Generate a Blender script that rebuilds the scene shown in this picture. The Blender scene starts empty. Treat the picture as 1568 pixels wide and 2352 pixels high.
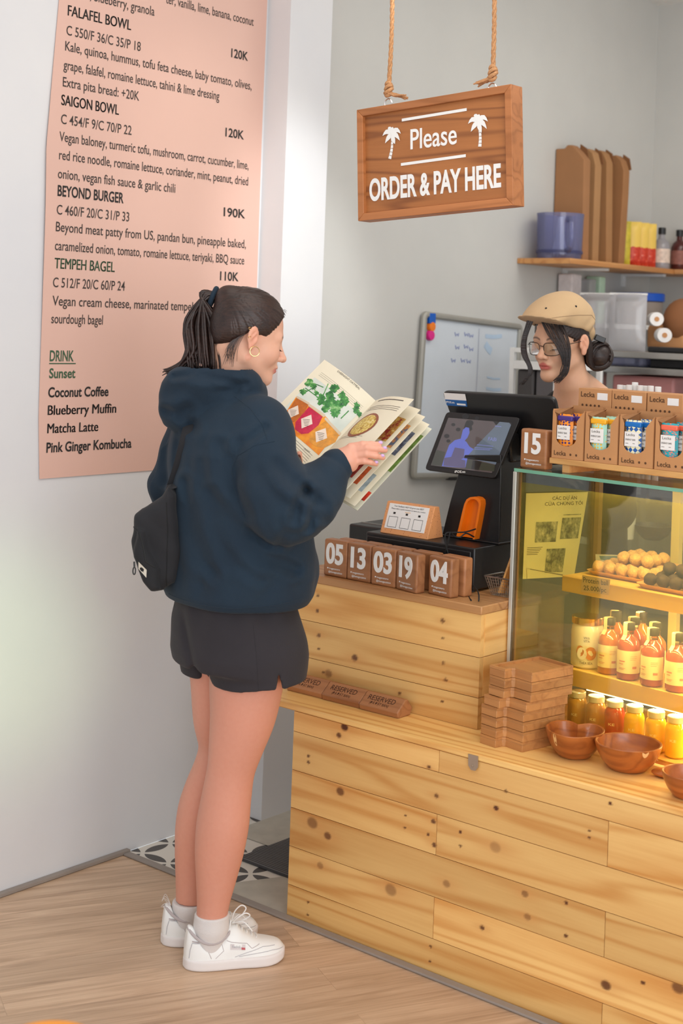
import bpy, bmesh, math, random
import numpy as np
from mathutils import Vector, Matrix
from mathutils.bvhtree import BVHTree
random.seed(7); np.random.seed(7)
SC = bpy.context.scene
COL = SC.collection
PI = math.pi

# ------------------------------------------------------------------ camera
FPX, PPX, PPY = 3272.787, 811.841, 716.383
CA, CB, CC = 2.26531173, 6.46436227e-03, -3.61860002e-02
CAM = np.array([0.0, 0.0, 1.60])
_f = np.array([math.cos(CB)*math.cos(CA), math.cos(CB)*math.sin(CA), math.sin(CB)])
_r = np.array([math.sin(CA), -math.cos(CA), 0.0]); _d = np.cross(_f, _r)
RC = np.array([math.cos(CC)*_r+math.sin(CC)*_d, -math.sin(CC)*_r+math.cos(CC)*_d, _f])
cd = bpy.data.cameras.new('camera'); cam = bpy.data.objects.new('camera', cd); COL.objects.link(cam)
cd.sensor_fit = 'HORIZONTAL'; cd.sensor_width = 24.0; cd.lens = FPX/1568*24.0
cd.shift_x = (784-PPX)/1568; cd.shift_y = -(1176-PPY)/1568
cd.clip_start = 0.05
cam.matrix_world = Matrix(((RC[0][0], -RC[1][0], -RC[2][0], CAM[0]), (RC[0][1], -RC[1][1], -RC[2][1], CAM[1]),
                           (RC[0][2], -RC[1][2], -RC[2][2], CAM[2]), (0, 0, 0, 1)))
cd.dof.use_dof = True; cd.dof.focus_distance = 3.75; cd.dof.aperture_fstop = 3.6
SC.camera = cam

# ------------------------------------------------------------------ light and exposure
SC.view_settings.view_transform = 'Standard'; SC.view_settings.look = 'None'
SC.view_settings.gamma = 1.0; SC.view_settings.use_curve_mapping = False
SC.view_settings.exposure = 0.08
W = bpy.data.worlds.new('daylight'); SC.world = W; W.use_nodes = True
W.node_tree.nodes['Background'].inputs[0].default_value = (0.90, 0.95, 1.0, 1)
W.node_tree.nodes['Background'].inputs[1].default_value = 0.85
def area(name, loc, target, size, power, color=(1, 1, 1), sy=None, spread=PI):
    l = bpy.data.lights.new(name, 'AREA'); l.energy = power; l.color = color
    l.shape = 'RECTANGLE'; l.size = size; l.size_y = sy or size; l.spread = spread
    o = bpy.data.objects.new(name, l); COL.objects.link(o); o.location = loc
    o.rotation_euler = (Vector(target)-Vector(loc)).to_track_quat('-Z', 'Y').to_euler()
    return o
def spot(name, loc, target, power, angle, blend, color=(1, 1, 1), rad=0.1):
    l = bpy.data.lights.new(name, 'SPOT'); l.energy = power; l.color = color
    l.spot_size = math.radians(angle); l.spot_blend = blend; l.shadow_soft_size = rad
    o = bpy.data.objects.new(name, l); COL.objects.link(o); o.location = loc
    o.rotation_euler = (Vector(target)-Vector(loc)).to_track_quat('-Z', 'Y').to_euler()
    return o
area('window_daylight', (1.7, 0.1, 1.5), (-2.6, 2.9, 0.75), 3.2, 84, (0.96, 0.98, 1.0), 2.4)
area('ceiling_bounce_fill', (-1.6, 2.3, 3.0), (-1.7, 2.6, 0.0), 1.8, 16, (1.0, 0.97, 0.93))  # unseen overhead fill, added in place of ceiling bounce
area('kitchen_fill', (-1.7, 4.7, 3.05), (-2.2, 4.9, 0.0), 1.4, 22, (1.0, 0.96, 0.90))  # unseen fill added to brighten the whiteboard and the back wall
spot('pilaster_fill', (-1.9, 2.9, 3.0), (-3.09, 3.45, 1.85), 75, 27, 0.9, (0.98, 1.0, 1.0), 0.08)  # added spot that whitens the pilaster face, not a known fixture
spot('poster_spot', (-2.0, 2.6, 3.05), (-3.19, 3.15, 1.9), 22, 40, 1.0, (1.0, 0.95, 0.85), 0.08)
spot('green_glow_fill', (-0.6, 1.0, 1.5), (-3.19, 2.33, 0.66), 95, 16, 1.0, (0.55, 1.0, 0.40), 0.12)  # green lamp added for the soft glow low on the wall

# ------------------------------------------------------------------ pixel/plane geometry of the room
def ray(x, y): return RC.T @ np.array([(x-PPX)/FPX, (y-PPY)/FPX, 1.0])
def on(x, y, ax, v):
    d = ray(x, y); return CAM+d*((v-CAM[ax])/d[ax])
def onX(x, y, v): return on(x, y, 0, v)
def onY(x, y, v): return on(x, y, 1, v)
def onZ(x, y, v=0.0): return on(x, y, 2, v)
def onP(x, y, p, n):
    d = ray(x, y); n = np.array(n); return CAM+d*(((np.array(p)-CAM) @ n)/(d @ n))
E1 = np.array([0.7682, 0.6402, 0.0]); E2 = np.array([-0.6402, 0.7682, 0.0])
def atD(x, y, D):
    d = ray(x, y); return CAM+d*(D/(d @ E2))

# ------------------------------------------------------------------ materials
def lin(c):
    c = [v/255.0 for v in c]
    return tuple((v/12.92 if v <= 0.04045 else ((v+0.055)/1.055)**2.4) for v in c)+(1.0,)
class NT:
    def __init__(s, name):
        s.m = bpy.data.materials.new(name); s.m.use_nodes = True; s.t = s.m.node_tree
        s.b = s.t.nodes['Principled BSDF']; s.out = s.t.nodes['Material Output']
    def n(s, typ, **kw):
        nd = s.t.nodes.new(typ)
        for k, v in kw.items():
            if k.startswith('i_'):
                nd.inputs[k[2:].replace('_', ' ')].default_value = v
            else: setattr(nd, k, v)
        return nd
    def l(s, a, b): s.t.links.new(a, b)
    def ramp(s, fac, stops):
        r = s.n('ShaderNodeValToRGB'); e = r.color_ramp.elements
        while len(e) < len(stops): e.new(0.5)
        for i, (p, c) in enumerate(stops): e[i].position = p; e[i].color = c
        s.l(fac, r.inputs[0]); return r.outputs[0]
    def coord(s, scale=(1, 1, 1), src='Object', rot=(0, 0, 0), loc=(0, 0, 0)):
        tc = s.n('ShaderNodeTexCoord'); mp = s.n('ShaderNodeMapping')
        mp.inputs['Scale'].default_value = scale; mp.inputs['Rotation'].default_value = rot; mp.inputs['Location'].default_value = loc
        s.l(tc.outputs[src], mp.inputs[0]); return mp.outputs[0]
    def noise(s, vec, scale=5, detail=4, rough=0.5, dist=0.0):
        nd = s.n('ShaderNodeTexNoise'); nd.inputs['Scale'].default_value = scale; nd.inputs['Detail'].default_value = detail
        nd.inputs['Roughness'].default_value = rough; nd.inputs['Distortion'].default_value = dist
        if vec is not None: s.l(vec, nd.inputs['Vector'])
        return nd.outputs['Fac']
    def mix(s, fac, a, b, mode='MIX'):
        m = s.n('ShaderNodeMix', data_type='RGBA', blend_type=mode)
        if isinstance(fac, (int, float)): m.inputs[0].default_value = fac
        else: s.l(fac, m.inputs[0])
        for i, v in ((6, a), (7, b)):
            if isinstance(v, tuple): m.inputs[i].default_value = v
            else: s.l(v, m.inputs[i])
        return m.outputs[2]
    def math(s, op, a, b=0.0):
        m = s.n('ShaderNodeMath', operation=op)
        for i, v in ((0, a), (1, b)):
            if isinstance(v, (int, float)): m.inputs[i].default_value = v
            else: s.l(v, m.inputs[i])
        return m.outputs[0]
    def bump(s, h, strength=0.2, dist=0.01):
        b = s.n('ShaderNodeBump'); b.inputs['Strength'].default_value = strength; b.inputs['Distance'].default_value = dist
        s.l(h, b.inputs['Height']); s.l(b.outputs[0], s.b.inputs['Normal'])
    def set(s, color=None, rough=None, metal=None, **kw):
        if color is not None:
            if isinstance(color, tuple): s.b.inputs['Base Color'].default_value = color
            else: s.l(color, s.b.inputs['Base Color'])
        if rough is not None: s.b.inputs['Roughness'].default_value = rough
        if metal is not None: s.b.inputs['Metallic'].default_value = metal
        for k, v in kw.items(): s.b.inputs[k.replace('_', ' ')].default_value = v
        return s.m
def plain(name, c, rough=0.6, metal=0.0, var=0.06, scale=9.0, bump=0.0, bscale=200.0, **kw):
    """painted / printed / moulded surface: flat colour with a little procedural variation"""
    t = NT(name); c = lin(c)
    v = t.coord()
    f = t.noise(v, scale, 3)
    a = tuple(max(0, x*(1-var)) for x in c[:3])+(1,); b = tuple(min(1, x*(1+var)) for x in c[:3])+(1,)
    t.set(t.ramp(f, [(0.3, a), (0.7, b)]), rough, metal, **kw)
    if bump: t.bump(t.noise(v, bscale, 3), bump, 0.002)
    return t.m
def glassy(name, tint, gloss=0.06, rough=0.02, alpha=None):
    """thin clear sheet: tinted transmission with a Fresnel reflection"""
    t = NT(name); t.t.nodes.remove(t.b)
    tr = t.n('ShaderNodeBsdfTransparent'); tr.inputs[0].default_value = tint
    gl = t.n('ShaderNodeBsdfGlossy'); gl.inputs['Roughness'].default_value = rough
    fr = t.n('ShaderNodeFresnel'); fr.inputs[0].default_value = 1.45
    mx = t.n('ShaderNodeMixShader'); t.l(t.math('ADD', t.math('MULTIPLY', fr.outputs[0], 0.8), gloss*0.3), mx.inputs[0])
    t.l(tr.outputs[0], mx.inputs[1]); t.l(gl.outputs[0], mx.inputs[2])
    if alpha:
        df = t.n('ShaderNodeBsdfDiffuse'); df.inputs[0].default_value = alpha[1]
        m2 = t.n('ShaderNodeMixShader'); m2.inputs[0].default_value = alpha[0]
        t.l(mx.outputs[0], m2.inputs[1]); t.l(df.outputs[0], m2.inputs[2]); t.l(m2.outputs[0], t.out.inputs[0])
    else: t.l(mx.outputs[0], t.out.inputs[0])
    return t.m
def vcol(name, rough=0.6, bump=0.0, bscale=300.0, **kw):
    """colour carried per vertex (the thing's own colours)"""
    t = NT(name); a = t.n('ShaderNodeAttribute', attribute_name='Col')
    f = t.noise(t.coord(), 60, 3)
    c = t.mix(0.08, a.outputs['Color'], t.ramp(f, [(0.3, (0.2, 0.2, 0.2, 1)), (0.7, (1, 1, 1, 1))]), 'SOFT_LIGHT')
    t.set(c, rough, **kw)
    if bump: t.bump(t.noise(t.coord(), bscale, 3), bump, 0.002)
    return t.m
def wood(name, light, dark, axis=0, gscale=1.0, rough=0.5, knots=0.0, contrast=1.0, seed=0.0):
    """grain runs along the local axis; attribute 'plank' shifts the pattern per board, 'knot' darkens knots"""
    t = NT(name)
    at = t.n('ShaderNodeAttribute', attribute_name='plank')
    tc = t.n('ShaderNodeTexCoord')
    ad = t.n('ShaderNodeVectorMath', operation='ADD'); t.l(tc.outputs['Object'], ad.inputs[0])
    ml = t.n('ShaderNodeVectorMath', operation='MULTIPLY'); t.l(at.outputs['Color'], ml.inputs[0]); ml.inputs[1].default_value = (7.3, 5.1, 3.7)
    t.l(ml.outputs[0], ad.inputs[1])
    def mapped(sc):
        mp = t.n('ShaderNodeMapping'); s3 = [sc[1]]*3; s3[axis] = sc[0]
        mp.inputs['Scale'].default_value = [q*gscale for q in s3]; mp.inputs['Location'].default_value = (seed, seed*0.7, seed*1.3)
        t.l(ad.outputs[0], mp.inputs[0]); return mp.outputs[0]
    broad = t.noise(mapped((0.9, 9.0)), 1.0, 3, 0.5, 0.8)
    wv = t.n('ShaderNodeTexNoise'); wv.inputs['Scale'].default_value = 1.0; wv.inputs['Detail'].default_value = 2
    t.l(mapped((0.40, 6.0)), wv.inputs['Vector'])
    rings = t.math('ADD', 0.5, t.math('MULTIPLY', t.math('SINE', t.math('MULTIPLY', wv.outputs['Fac'], 62.0)), 0.5))
    fine = t.noise(mapped((6.0, 160.0)), 1.0, 3, 0.6)
    ln = t.math('POWER', rings, 3.0)
    f = t.math('ADD', t.math('MULTIPLY', broad, 0.55), t.math('ADD', t.math('MULTIPLY', ln, 0.28*contrast), t.math('MULTIPLY', fine, 0.22)))
    col = t.ramp(f, [(0.30, lin(light)), (0.55, tuple((lin(light)[i]*0.55+lin(dark)[i]*0.45) for i in range(3))+(1,)), (0.85, lin(dark))])
    hs = t.n('ShaderNodeHueSaturation')
    sep = t.n('ShaderNodeSeparateColor'); t.l(at.outputs['Color'], sep.inputs[0])
    t.l(t.math('ADD', 0.86, t.math('MULTIPLY', sep.outputs[1], 0.28)), hs.inputs['Value'])
    t.l(col, hs.inputs['Color']); col = hs.outputs[0]
    if knots:
        ka = t.n('ShaderNodeAttribute', attribute_name='knot'); ks = t.n('ShaderNodeSeparateColor'); t.l(ka.outputs['Color'], ks.inputs[0])
        col = t.mix(ks.outputs[1], col, lin((214, 150, 84)))
        col = t.mix(ks.outputs[0], col, lin((92, 48, 26)))
    t.set(col, rough)
    t.bump(t.math('ADD', fine, t.math('MULTIPLY', rings, 0.3)), 0.06, 0.002)
    return t.m

M = {}
def wall_mat(name, a, b):
    t = NT(name); v = t.coord()
    f = t.noise(v, 1.3, 5, 0.6); g = t.noise(v, 40, 4, 0.6)
    t.set(t.ramp(f, [(0.3, lin(a)), (0.7, lin(b))]), 0.85)
    t.bump(g, 0.10, 0.003); return t.m
M['wall'] = wall_mat('wall_paint', (214, 215, 219), (223, 223, 224))
M['wall2'] = wall_mat('back_wall_paint', (196, 195, 191), (205, 204, 199))
M['ceil'] = plain('ceiling_paint', (236, 236, 233), 0.9)
M['pine'] = wood('pine_planks', (241, 196, 124), (206, 138, 64), 0, 1.0, 0.45, knots=1.0)
M['pine_ledge'] = wood('pine_board', (242, 198, 124), (206, 138, 62), 0, 1.0, 0.4, contrast=1.2, seed=2.2)
M['topwood'] = wood('counter_top_wood', (212, 158, 104), (164, 104, 56), 0, 1.3, 0.4, seed=4.0)
M['acacia'] = wood('dark_block_wood', (176, 120, 78), (132, 80, 47), 0, 1.5, 0.45, contrast=0.7, seed=1.1)
M['acacia_end'] = wood('block_end_grain', (176, 122, 88), (140, 88, 56), 2, 2.0, 0.5, seed=3.3)
M['tray'] = wood('tray_wood', (194, 138, 84), (150, 96, 54), 0, 1.6, 0.4, contrast=0.6, seed=5.5)
M['bowlwood'] = wood('bowl_wood', (190, 110, 50), (128, 62, 26), 0, 1.3, 0.28, contrast=0.8, seed=6.1)
M['sap'] = plain('pale_sapwood', (232, 190, 130), 0.4)
M['sign'] = wood('sign_wood', (170, 108, 58), (124, 72, 35), 0, 1.5, 0.5, contrast=1.4, seed=7.7)
M['signframe'] = wood('sign_frame_wood', (190, 122, 72), (152, 92, 48), 0, 1.5, 0.45, seed=8.1)
M['shelfwood'] = wood('shelf_wood', (206, 150, 92), (168, 108, 58), 1, 1.0, 0.5, seed=9.0)
M['bamboo'] = wood('light_wood', (224, 172, 108), (196, 140, 80), 0, 1.6, 0.45, seed=3.9)
M['white'] = plain('white_plastic', (236, 236, 234), 0.45)
M['whitepaint'] = plain('white_lettering', (238, 238, 236), 0.5, var=0.02)
M['black'] = plain('black_plastic', (28, 28, 30), 0.38)
M['blackm'] = plain('matt_black', (22, 22, 23), 0.7)
M['ink'] = plain('black_ink', (38, 34, 33), 0.7)
M['inkgrey'] = plain('grey_ink', (92, 84, 78), 0.7)
M['metal'] = plain('brushed_metal', (190, 188, 184), 0.3, 1.0)
M['chrome'] = plain('chrome', (225, 225, 225), 0.12, 1.0)
M['gold'] = plain('gold_metal', (226, 186, 128), 0.2, 1.0)
M['grey'] = plain('grey_trim', (150, 140, 132), 0.5)
M['kraft'] = plain('kraft_card', (196, 142, 94), 0.8, var=0.05, bump=0.1)
M['kraftdark'] = plain('kraft_card_inside', (150, 104, 64), 0.85)
M['orange'] = plain('orange_plastic', (244, 120, 10), 0.4)
M['paper'] = plain('cream_paper', (238, 230, 206), 0.7, var=0.02)
M['whitepaper'] = plain('white_paper', (238, 236, 234), 0.7, var=0.02)

# ------------------------------------------------------------------ objects
MW = {}
def link(o): COL.objects.link(o); return o
def tag(o, label=None, cat=None, group=None, kind=None):
    if label: o['label'] = label
    if cat: o['category'] = cat
    if group: o['group'] = group
    if kind: o['kind'] = kind
    return o
def thing(name, label, cat, loc=(0, 0, 0), rz=0.0, group=None):
    o = link(bpy.data.objects.new(name, None)); o.empty_display_size = 0.05
    o.location = [float(v) for v in loc]; o.rotation_euler = (0, 0, rz)
    MW[o.name] = Matrix.Translation(Vector([float(v) for v in loc])) @ Matrix.Rotation(rz, 4, 'Z')
    return tag(o, label, cat, group)
class MB:
    def __init__(s): s.v = []; s.f = []; s.mi = []; s.m = 0; s.pl = []; s.plv = (0.5, 0.5, 0.5)
    def add(s, verts, faces):
        o = len(s.v); s.v += [tuple(float(q) for q in p) for p in verts]
        s.f += [tuple(i+o for i in f) for f in faces]; s.mi += [s.m]*len(faces); s.pl += [s.plv]*len(verts); return s
    def quad(s, a, b, c, d): return s.add([a, b, c, d], [(0, 1, 2, 3)])
    def slab(s, q, n, t):
        """quad q (4 points) given thickness t along -n"""
        n = np.array(n, float); n /= np.linalg.norm(n); q = [np.array(p, float) for p in q]
        return s.add(q+[p-n*t for p in q], [(0, 1, 2, 3), (7, 6, 5, 4), (0, 4, 5, 1), (1, 5, 6, 2), (2, 6, 7, 3), (3, 7, 4, 0)])
    def box(s, lo, hi, mt=None):
        (x0, y0, z0), (x1, y1, z1) = lo, hi
        v = [(x0, y0, z0), (x1, y0, z0), (x1, y1, z0), (x0, y1, z0), (x0, y0, z1), (x1, y0, z1), (x1, y1, z1), (x0, y1, z1)]
        if mt is not None: v = [mt @ Vector(p) for p in v]
        return s.add(v, [(3, 2, 1, 0), (4, 5, 6, 7), (0, 1, 5, 4), (1, 2, 6, 5), (2, 3, 7, 6), (3, 0, 4, 7)])
    def prism(s, poly, z0, z1, mt=None):
        n = len(poly); v = [(p[0], p[1], z0) for p in poly]+[(p[0], p[1], z1) for p in poly]
        if mt is not None: v = [mt @ Vector(p) for p in v]
        return s.add(v, [tuple(range(n-1, -1, -1)), tuple(range(n, 2*n))]+[(i, (i+1) % n, n+(i+1) % n, n+i) for i in range(n)])
    def tube(s, path, r, seg=8, cap=True, closed=False):
        P = [np.array(p, float) for p in path]; n = len(P)
        rr = [r]*n if isinstance(r, (int, float)) else list(r)
        ref = np.array([0.13, 0.31, 0.94]); rings = []; prev = None
        for i in range(n):
            if closed: t = P[(i+1) % n]-P[i-1]
            else: t = P[min(i+1, n-1)]-P[max(i-1, 0)]
            t = t/(np.linalg.norm(t)+1e-12)
            a = (np.cross(ref, t) if prev is None else prev-t*(prev @ t))
            if np.linalg.norm(a) < 1e-6: a = np.cross(np.array([1.0, 0, 0]), t)
            a /= np.linalg.norm(a); prev = a; b = np.cross(t, a)
            rings.append([P[i]+(a*math.cos(2*PI*k/seg)+b*math.sin(2*PI*k/seg))*rr[i] for k in range(seg)])
        v = [p for R in rings for p in R]; f = []
        for i in range(n if closed else n-1):
            j = (i+1) % n
            for k in range(seg): f.append((i*seg+k, i*seg+(k+1) % seg, j*seg+(k+1) % seg, j*seg+k))
        if cap and not closed: f += [tuple(range(seg-1, -1, -1)), tuple((n-1)*seg+k for k in range(seg))]
        return s.add(v, f)
    def lathe(s, prof, c=(0, 0, 0), seg=28, mt=None, cap=True):
        v = []; f = []
        for (r, z) in prof:
            for k in range(seg):
                p = (c[0]+r*math.cos(2*PI*k/seg), c[1]+r*math.sin(2*PI*k/seg), c[2]+z)
                v.append(mt @ Vector(p) if mt is not None else p)
        n = len(prof)
        for i in range(n-1):
            for k in range(seg): f.append((i*seg+k, i*seg+(k+1) % seg, (i+1)*seg+(k+1) % seg, (i+1)*seg+k))
        if cap: f += [tuple(range(seg-1, -1, -1)), tuple((n-1)*seg+k for k in range(seg))]
        return s.add(v, f)
    def ell(s, c, r, seg=16, rings=10, mt=None):
        v = []; f = []
        for i in range(rings+1):
            th = PI*i/rings
            for k in range(seg):
                p = Vector((r[0]*math.sin(th)*math.cos(2*PI*k/seg), r[1]*math.sin(th)*math.sin(2*PI*k/seg), r[2]*math.cos(th)))
                if mt is not None: p = mt @ p
                v.append((p[0]+c[0], p[1]+c[1], p[2]+c[2]))
        for i in range(rings):
            for k in range(seg): f.append((i*seg+k, (i+1)*seg+k, (i+1)*seg+(k+1) % seg, i*seg+(k+1) % seg))
        return s.add(v, f)
    def plane_poly(s, pts): return s.add(pts, [tuple(range(len(pts)))])
def mk(name, mb, mats, parent=None, local=False, bevel=0.0, smooth=35, col=None, attrs=None, bseg=2):
    """link the collected geometry as ONE mesh object; world coordinates unless local"""
    if isinstance(mb, MB): v, f, mi, pl = mb.v, mb.f, mb.mi, mb.pl
    else: v, f = mb; mi = None; pl = None
    v = np.array(v, float)
    if parent is not None:
        mw = MW[parent.name]
        if not local:
            inv = np.array(mw.inverted()); v = v @ inv[:3, :3].T+inv[:3, 3]
    else:
        if local: base = np.zeros(3)
        else: base = np.array([(v[:, 0].min()+v[:, 0].max())/2, (v[:, 1].min()+v[:, 1].max())/2, v[:, 2].min()]); v = v-base
    me = bpy.data.meshes.new(name); me.from_pydata(v.tolist(), [], [list(map(int, q)) for q in f])
    if not isinstance(mats, (list, tuple)): mats = [mats]
    for m in mats: me.materials.append(m)
    if mi is not None and max(mi, default=0) > 0: me.polygons.foreach_set('material_index', mi)
    if pl is not None and any(p != (0.5, 0.5, 0.5) for p in pl):
        a = me.color_attributes.new('plank', 'FLOAT_COLOR', 'POINT')
        a.data.foreach_set('color', np.hstack([np.array(pl), np.ones((len(pl), 1))]).ravel())
    elif pl is not None:
        a = me.color_attributes.new('plank', 'FLOAT_COLOR', 'POINT'); q = random.random()
        a.data.foreach_set('color', np.tile([q, random.random(), random.random(), 1], len(v)))
    if col is not None:
        a = me.color_attributes.new('Col', 'FLOAT_COLOR', 'POINT'); a.data.foreach_set('color', np.hstack([np.array(col), np.ones((len(v), 1))]).ravel())
    for k, c in (attrs or {}).items():
        a = me.color_attributes.new(k, 'FLOAT_COLOR', 'POINT'); a.data.foreach_set('color', np.hstack([np.array(c), np.ones((len(v), 1))]).ravel())
    me.update(); me.validate(clean_customdata=False)
    if smooth:
        me.shade_smooth()
        if smooth < 180: me.set_sharp_from_angle(angle=math.radians(smooth))
    o = link(bpy.data.objects.new(name, me))
    if parent is not None: o.parent = parent; MW[o.name] = MW[parent.name]
    else:
        o.location = base; MW[o.name] = Matrix.Translation(Vector(base))
    if bevel:
        b = o.modifiers.new('bevel', 'BEVEL'); b.width = bevel; b.segments = bseg; b.limit_method = 'ANGLE'; b.angle_limit = math.radians(40)
    return o
def structure(o): o['kind'] = 'structure'; return o
def dup(root, loc, rz=0.0, label=None, group=None):
    r = root.copy(); link(r); r.location = [float(q) for q in loc]; r.rotation_euler = (0, 0, rz)
    MW[r.name] = Matrix.Translation(Vector([float(q) for q in loc])) @ Matrix.Rotation(rz, 4, 'Z')
    if label: r['label'] = label
    if group: r['group'] = group
    for ch in list(root.children):
        c = ch.copy(); link(c); c.parent = r; MW[c.name] = MW[r.name]
        for g in list(ch.children):
            d = g.copy(); link(d); d.parent = c; MW[d.name] = MW[r.name]
    return r

# ------------------------------------------------------------------ lettering
_tc = {}
def glyphs(s, bold=0.0, res=2):
    k = (s, bold, res)
    if k not in _tc:
        cu = bpy.data.curves.new('t', 'FONT'); cu.body = s; cu.size = 1.0; cu.offset = bold; cu.resolution_u = res
        ob = bpy.data.objects.new('t', cu); COL.objects.link(ob)
        dg = bpy.context.evaluated_depsgraph_get(); ev = ob.evaluated_get(dg); me = ev.to_mesh()
        v = np.array([tuple(q.co) for q in me.vertices]) if len(me.vertices) else np.zeros((0, 3))
        f = [tuple(p.vertices) for p in me.polygons]; ev.to_mesh_clear()
        COL.objects.unlink(ob); bpy.data.objects.remove(ob); bpy.data.curves.remove(cu)
        _tc[k] = (v, f)
    return _tc[k]
CAPH = None
def text(mb, s, org, xd, yd, cap, width=None, bold=0.0, align='L', lift=0.0006, thick=0.0, shear=0.0, fn=None):
    """lettering of cap height `cap` on a surface: origin at the baseline, xd right, yd up"""
    global CAPH
    if CAPH is None: CAPH = glyphs('H')[0][:, 1].max()
    v, f = glyphs(s, bold, 6 if cap > 0.03 else (4 if cap > 0.012 else 2))
    if not len(v): return
    if bold >= 0.012 and any(ch in s for ch in 'MW'):
        v, f = glyphs(s, 0.0, 4 if cap > 0.012 else 2); n0 = len(v)
        v = np.vstack([v+np.array([d*bold, 0, 0]) for d in (-0.9, -0.3, 0.3, 0.9)]); f = [tuple(i+k*n0 for i in q) for k in range(4) for q in f]
    sc = cap/CAPH; x = v[:, 0]-v[:, 0].min(); y = v[:, 1]*sc
    w0 = x.max()*sc; kx = (width/w0 if width else 1.0)*sc; x = x*kx+y*shear
    if align == 'C': x = x-x.max()/2
    elif align == 'R': x = x-x.max()
    if fn is not None: P = [fn(a, b) for a, b in zip(x, y)]; return mb.add(P, f)
    xd = np.array(xd, float); xd /= np.linalg.norm(xd); yd = np.array(yd, float); yd /= np.linalg.norm(yd)
    n = np.cross(xd, yd); P = np.array(org, float)+np.outer(x, xd)+np.outer(y, yd)+n*lift
    if thick:
        Q = P+n*thick; k = len(P); ed = {}
        for q in f:
            for i in range(len(q)):
                e = (q[i], q[(i+1) % len(q)])
                if (e[1], e[0]) in ed: del ed[(e[1], e[0])]
                else: ed[e] = 1
        return mb.add(np.vstack([P, Q]), [tuple(i+k for i in q) for q in f]+[(a, b, b+k, a+k) for a, b in ed])
    return mb.add(P, f)

# ------------------------------------------------------------------ signed distance modelling
def vmin(*a):
    r = a[0]
    for b in a[1:]: r = np.minimum(r, b)
    return r
def dense(nodes, n=60):
    P = np.array(nodes, float); t = np.concatenate([[0], np.cumsum(np.linalg.norm(np.diff(P[:, :3], axis=0), axis=1))]); m_ = np.gradient(P, t, axis=0); out = []
    for s in np.linspace(0, t[-1], n):
        i = min(max(np.searchsorted(t, s)-1, 0), len(P)-2); h = t[i+1]-t[i]; u = (s-t[i])/h
        out.append((2*u**3-3*u*u+1)*P[i]+(u**3-2*u*u+u)*h*m_[i]+(-2*u**3+3*u*u)*P[i+1]+(u**3-u*u)*h*m_[i+1])
    return out
def smin(a, b, k):
    h = np.clip(0.5+0.5*(b-a)/k, 0, 1); return b*(1-h)+a*h-k*h*(1-h)
def smax(a, b, k): return -smin(-a, -b, k)
def s_rc(P, a, b, ra, rb):
    X, Y, Z = P; a = np.array(a[:3], float); b = np.array(b[:3], float); d = b-a; L = d @ d+1e-12
    t = np.clip(((X-a[0])*d[0]+(Y-a[1])*d[1]+(Z-a[2])*d[2])/L, 0, 1)
    return np.sqrt((X-a[0]-t*d[0])**2+(Y-a[1]-t*d[1])**2+(Z-a[2]-t*d[2])**2)-(ra+(rb-ra)*t)
def s_chain(P, pts, k=0.0):
    r = None
    for p, q in zip(pts[:-1], pts[1:]):
        d = s_rc(P, p, q, p[3], q[3]); r = d if r is None else (smin(r, d, k) if k else np.minimum(r, d))
    return r
def s_ell(P, c, r, Rm=None):
    X, Y, Z = P[0]-c[0], P[1]-c[1], P[2]-c[2]
    if Rm is not None:
        A = np.array(Rm); X, Y, Z = A[0][0]*X+A[1][0]*Y+A[2][0]*Z, A[0][1]*X+A[1][1]*Y+A[2][1]*Z, A[0][2]*X+A[1][2]*Y+A[2][2]*Z
    k0 = np.sqrt((X/r[0])**2+(Y/r[1])**2+(Z/r[2])**2); k1 = np.sqrt((X/r[0]**2)**2+(Y/r[1]**2)**2+(Z/r[2]**2)**2)+1e-9
    return k0*(k0-1)/k1
def s_col(P, rows, yaw=0.0, pw=2.0):
    """upright column: rows of (z, cx, cy, a, b) with the ellipse axes turned by yaw"""
    X, Y, Z = P; rows = sorted(rows); zz = [r[0] for r in rows]
    cx, cy, a, b = [np.interp(Z, zz, [r[i] for r in rows]) for i in (1, 2, 3, 4)]
    c, s = math.cos(yaw), math.sin(yaw); u = (X-cx)*c+(Y-cy)*s; w = -(X-cx)*s+(Y-cy)*c
    k = (np.abs(u/a)**pw+np.abs(w/b)**pw)**(1.0/pw)
    return smax((k-1)*np.minimum(a, b), smax(Z-zz[-1], zz[0]-Z, 0.001), 0.02)
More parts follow.
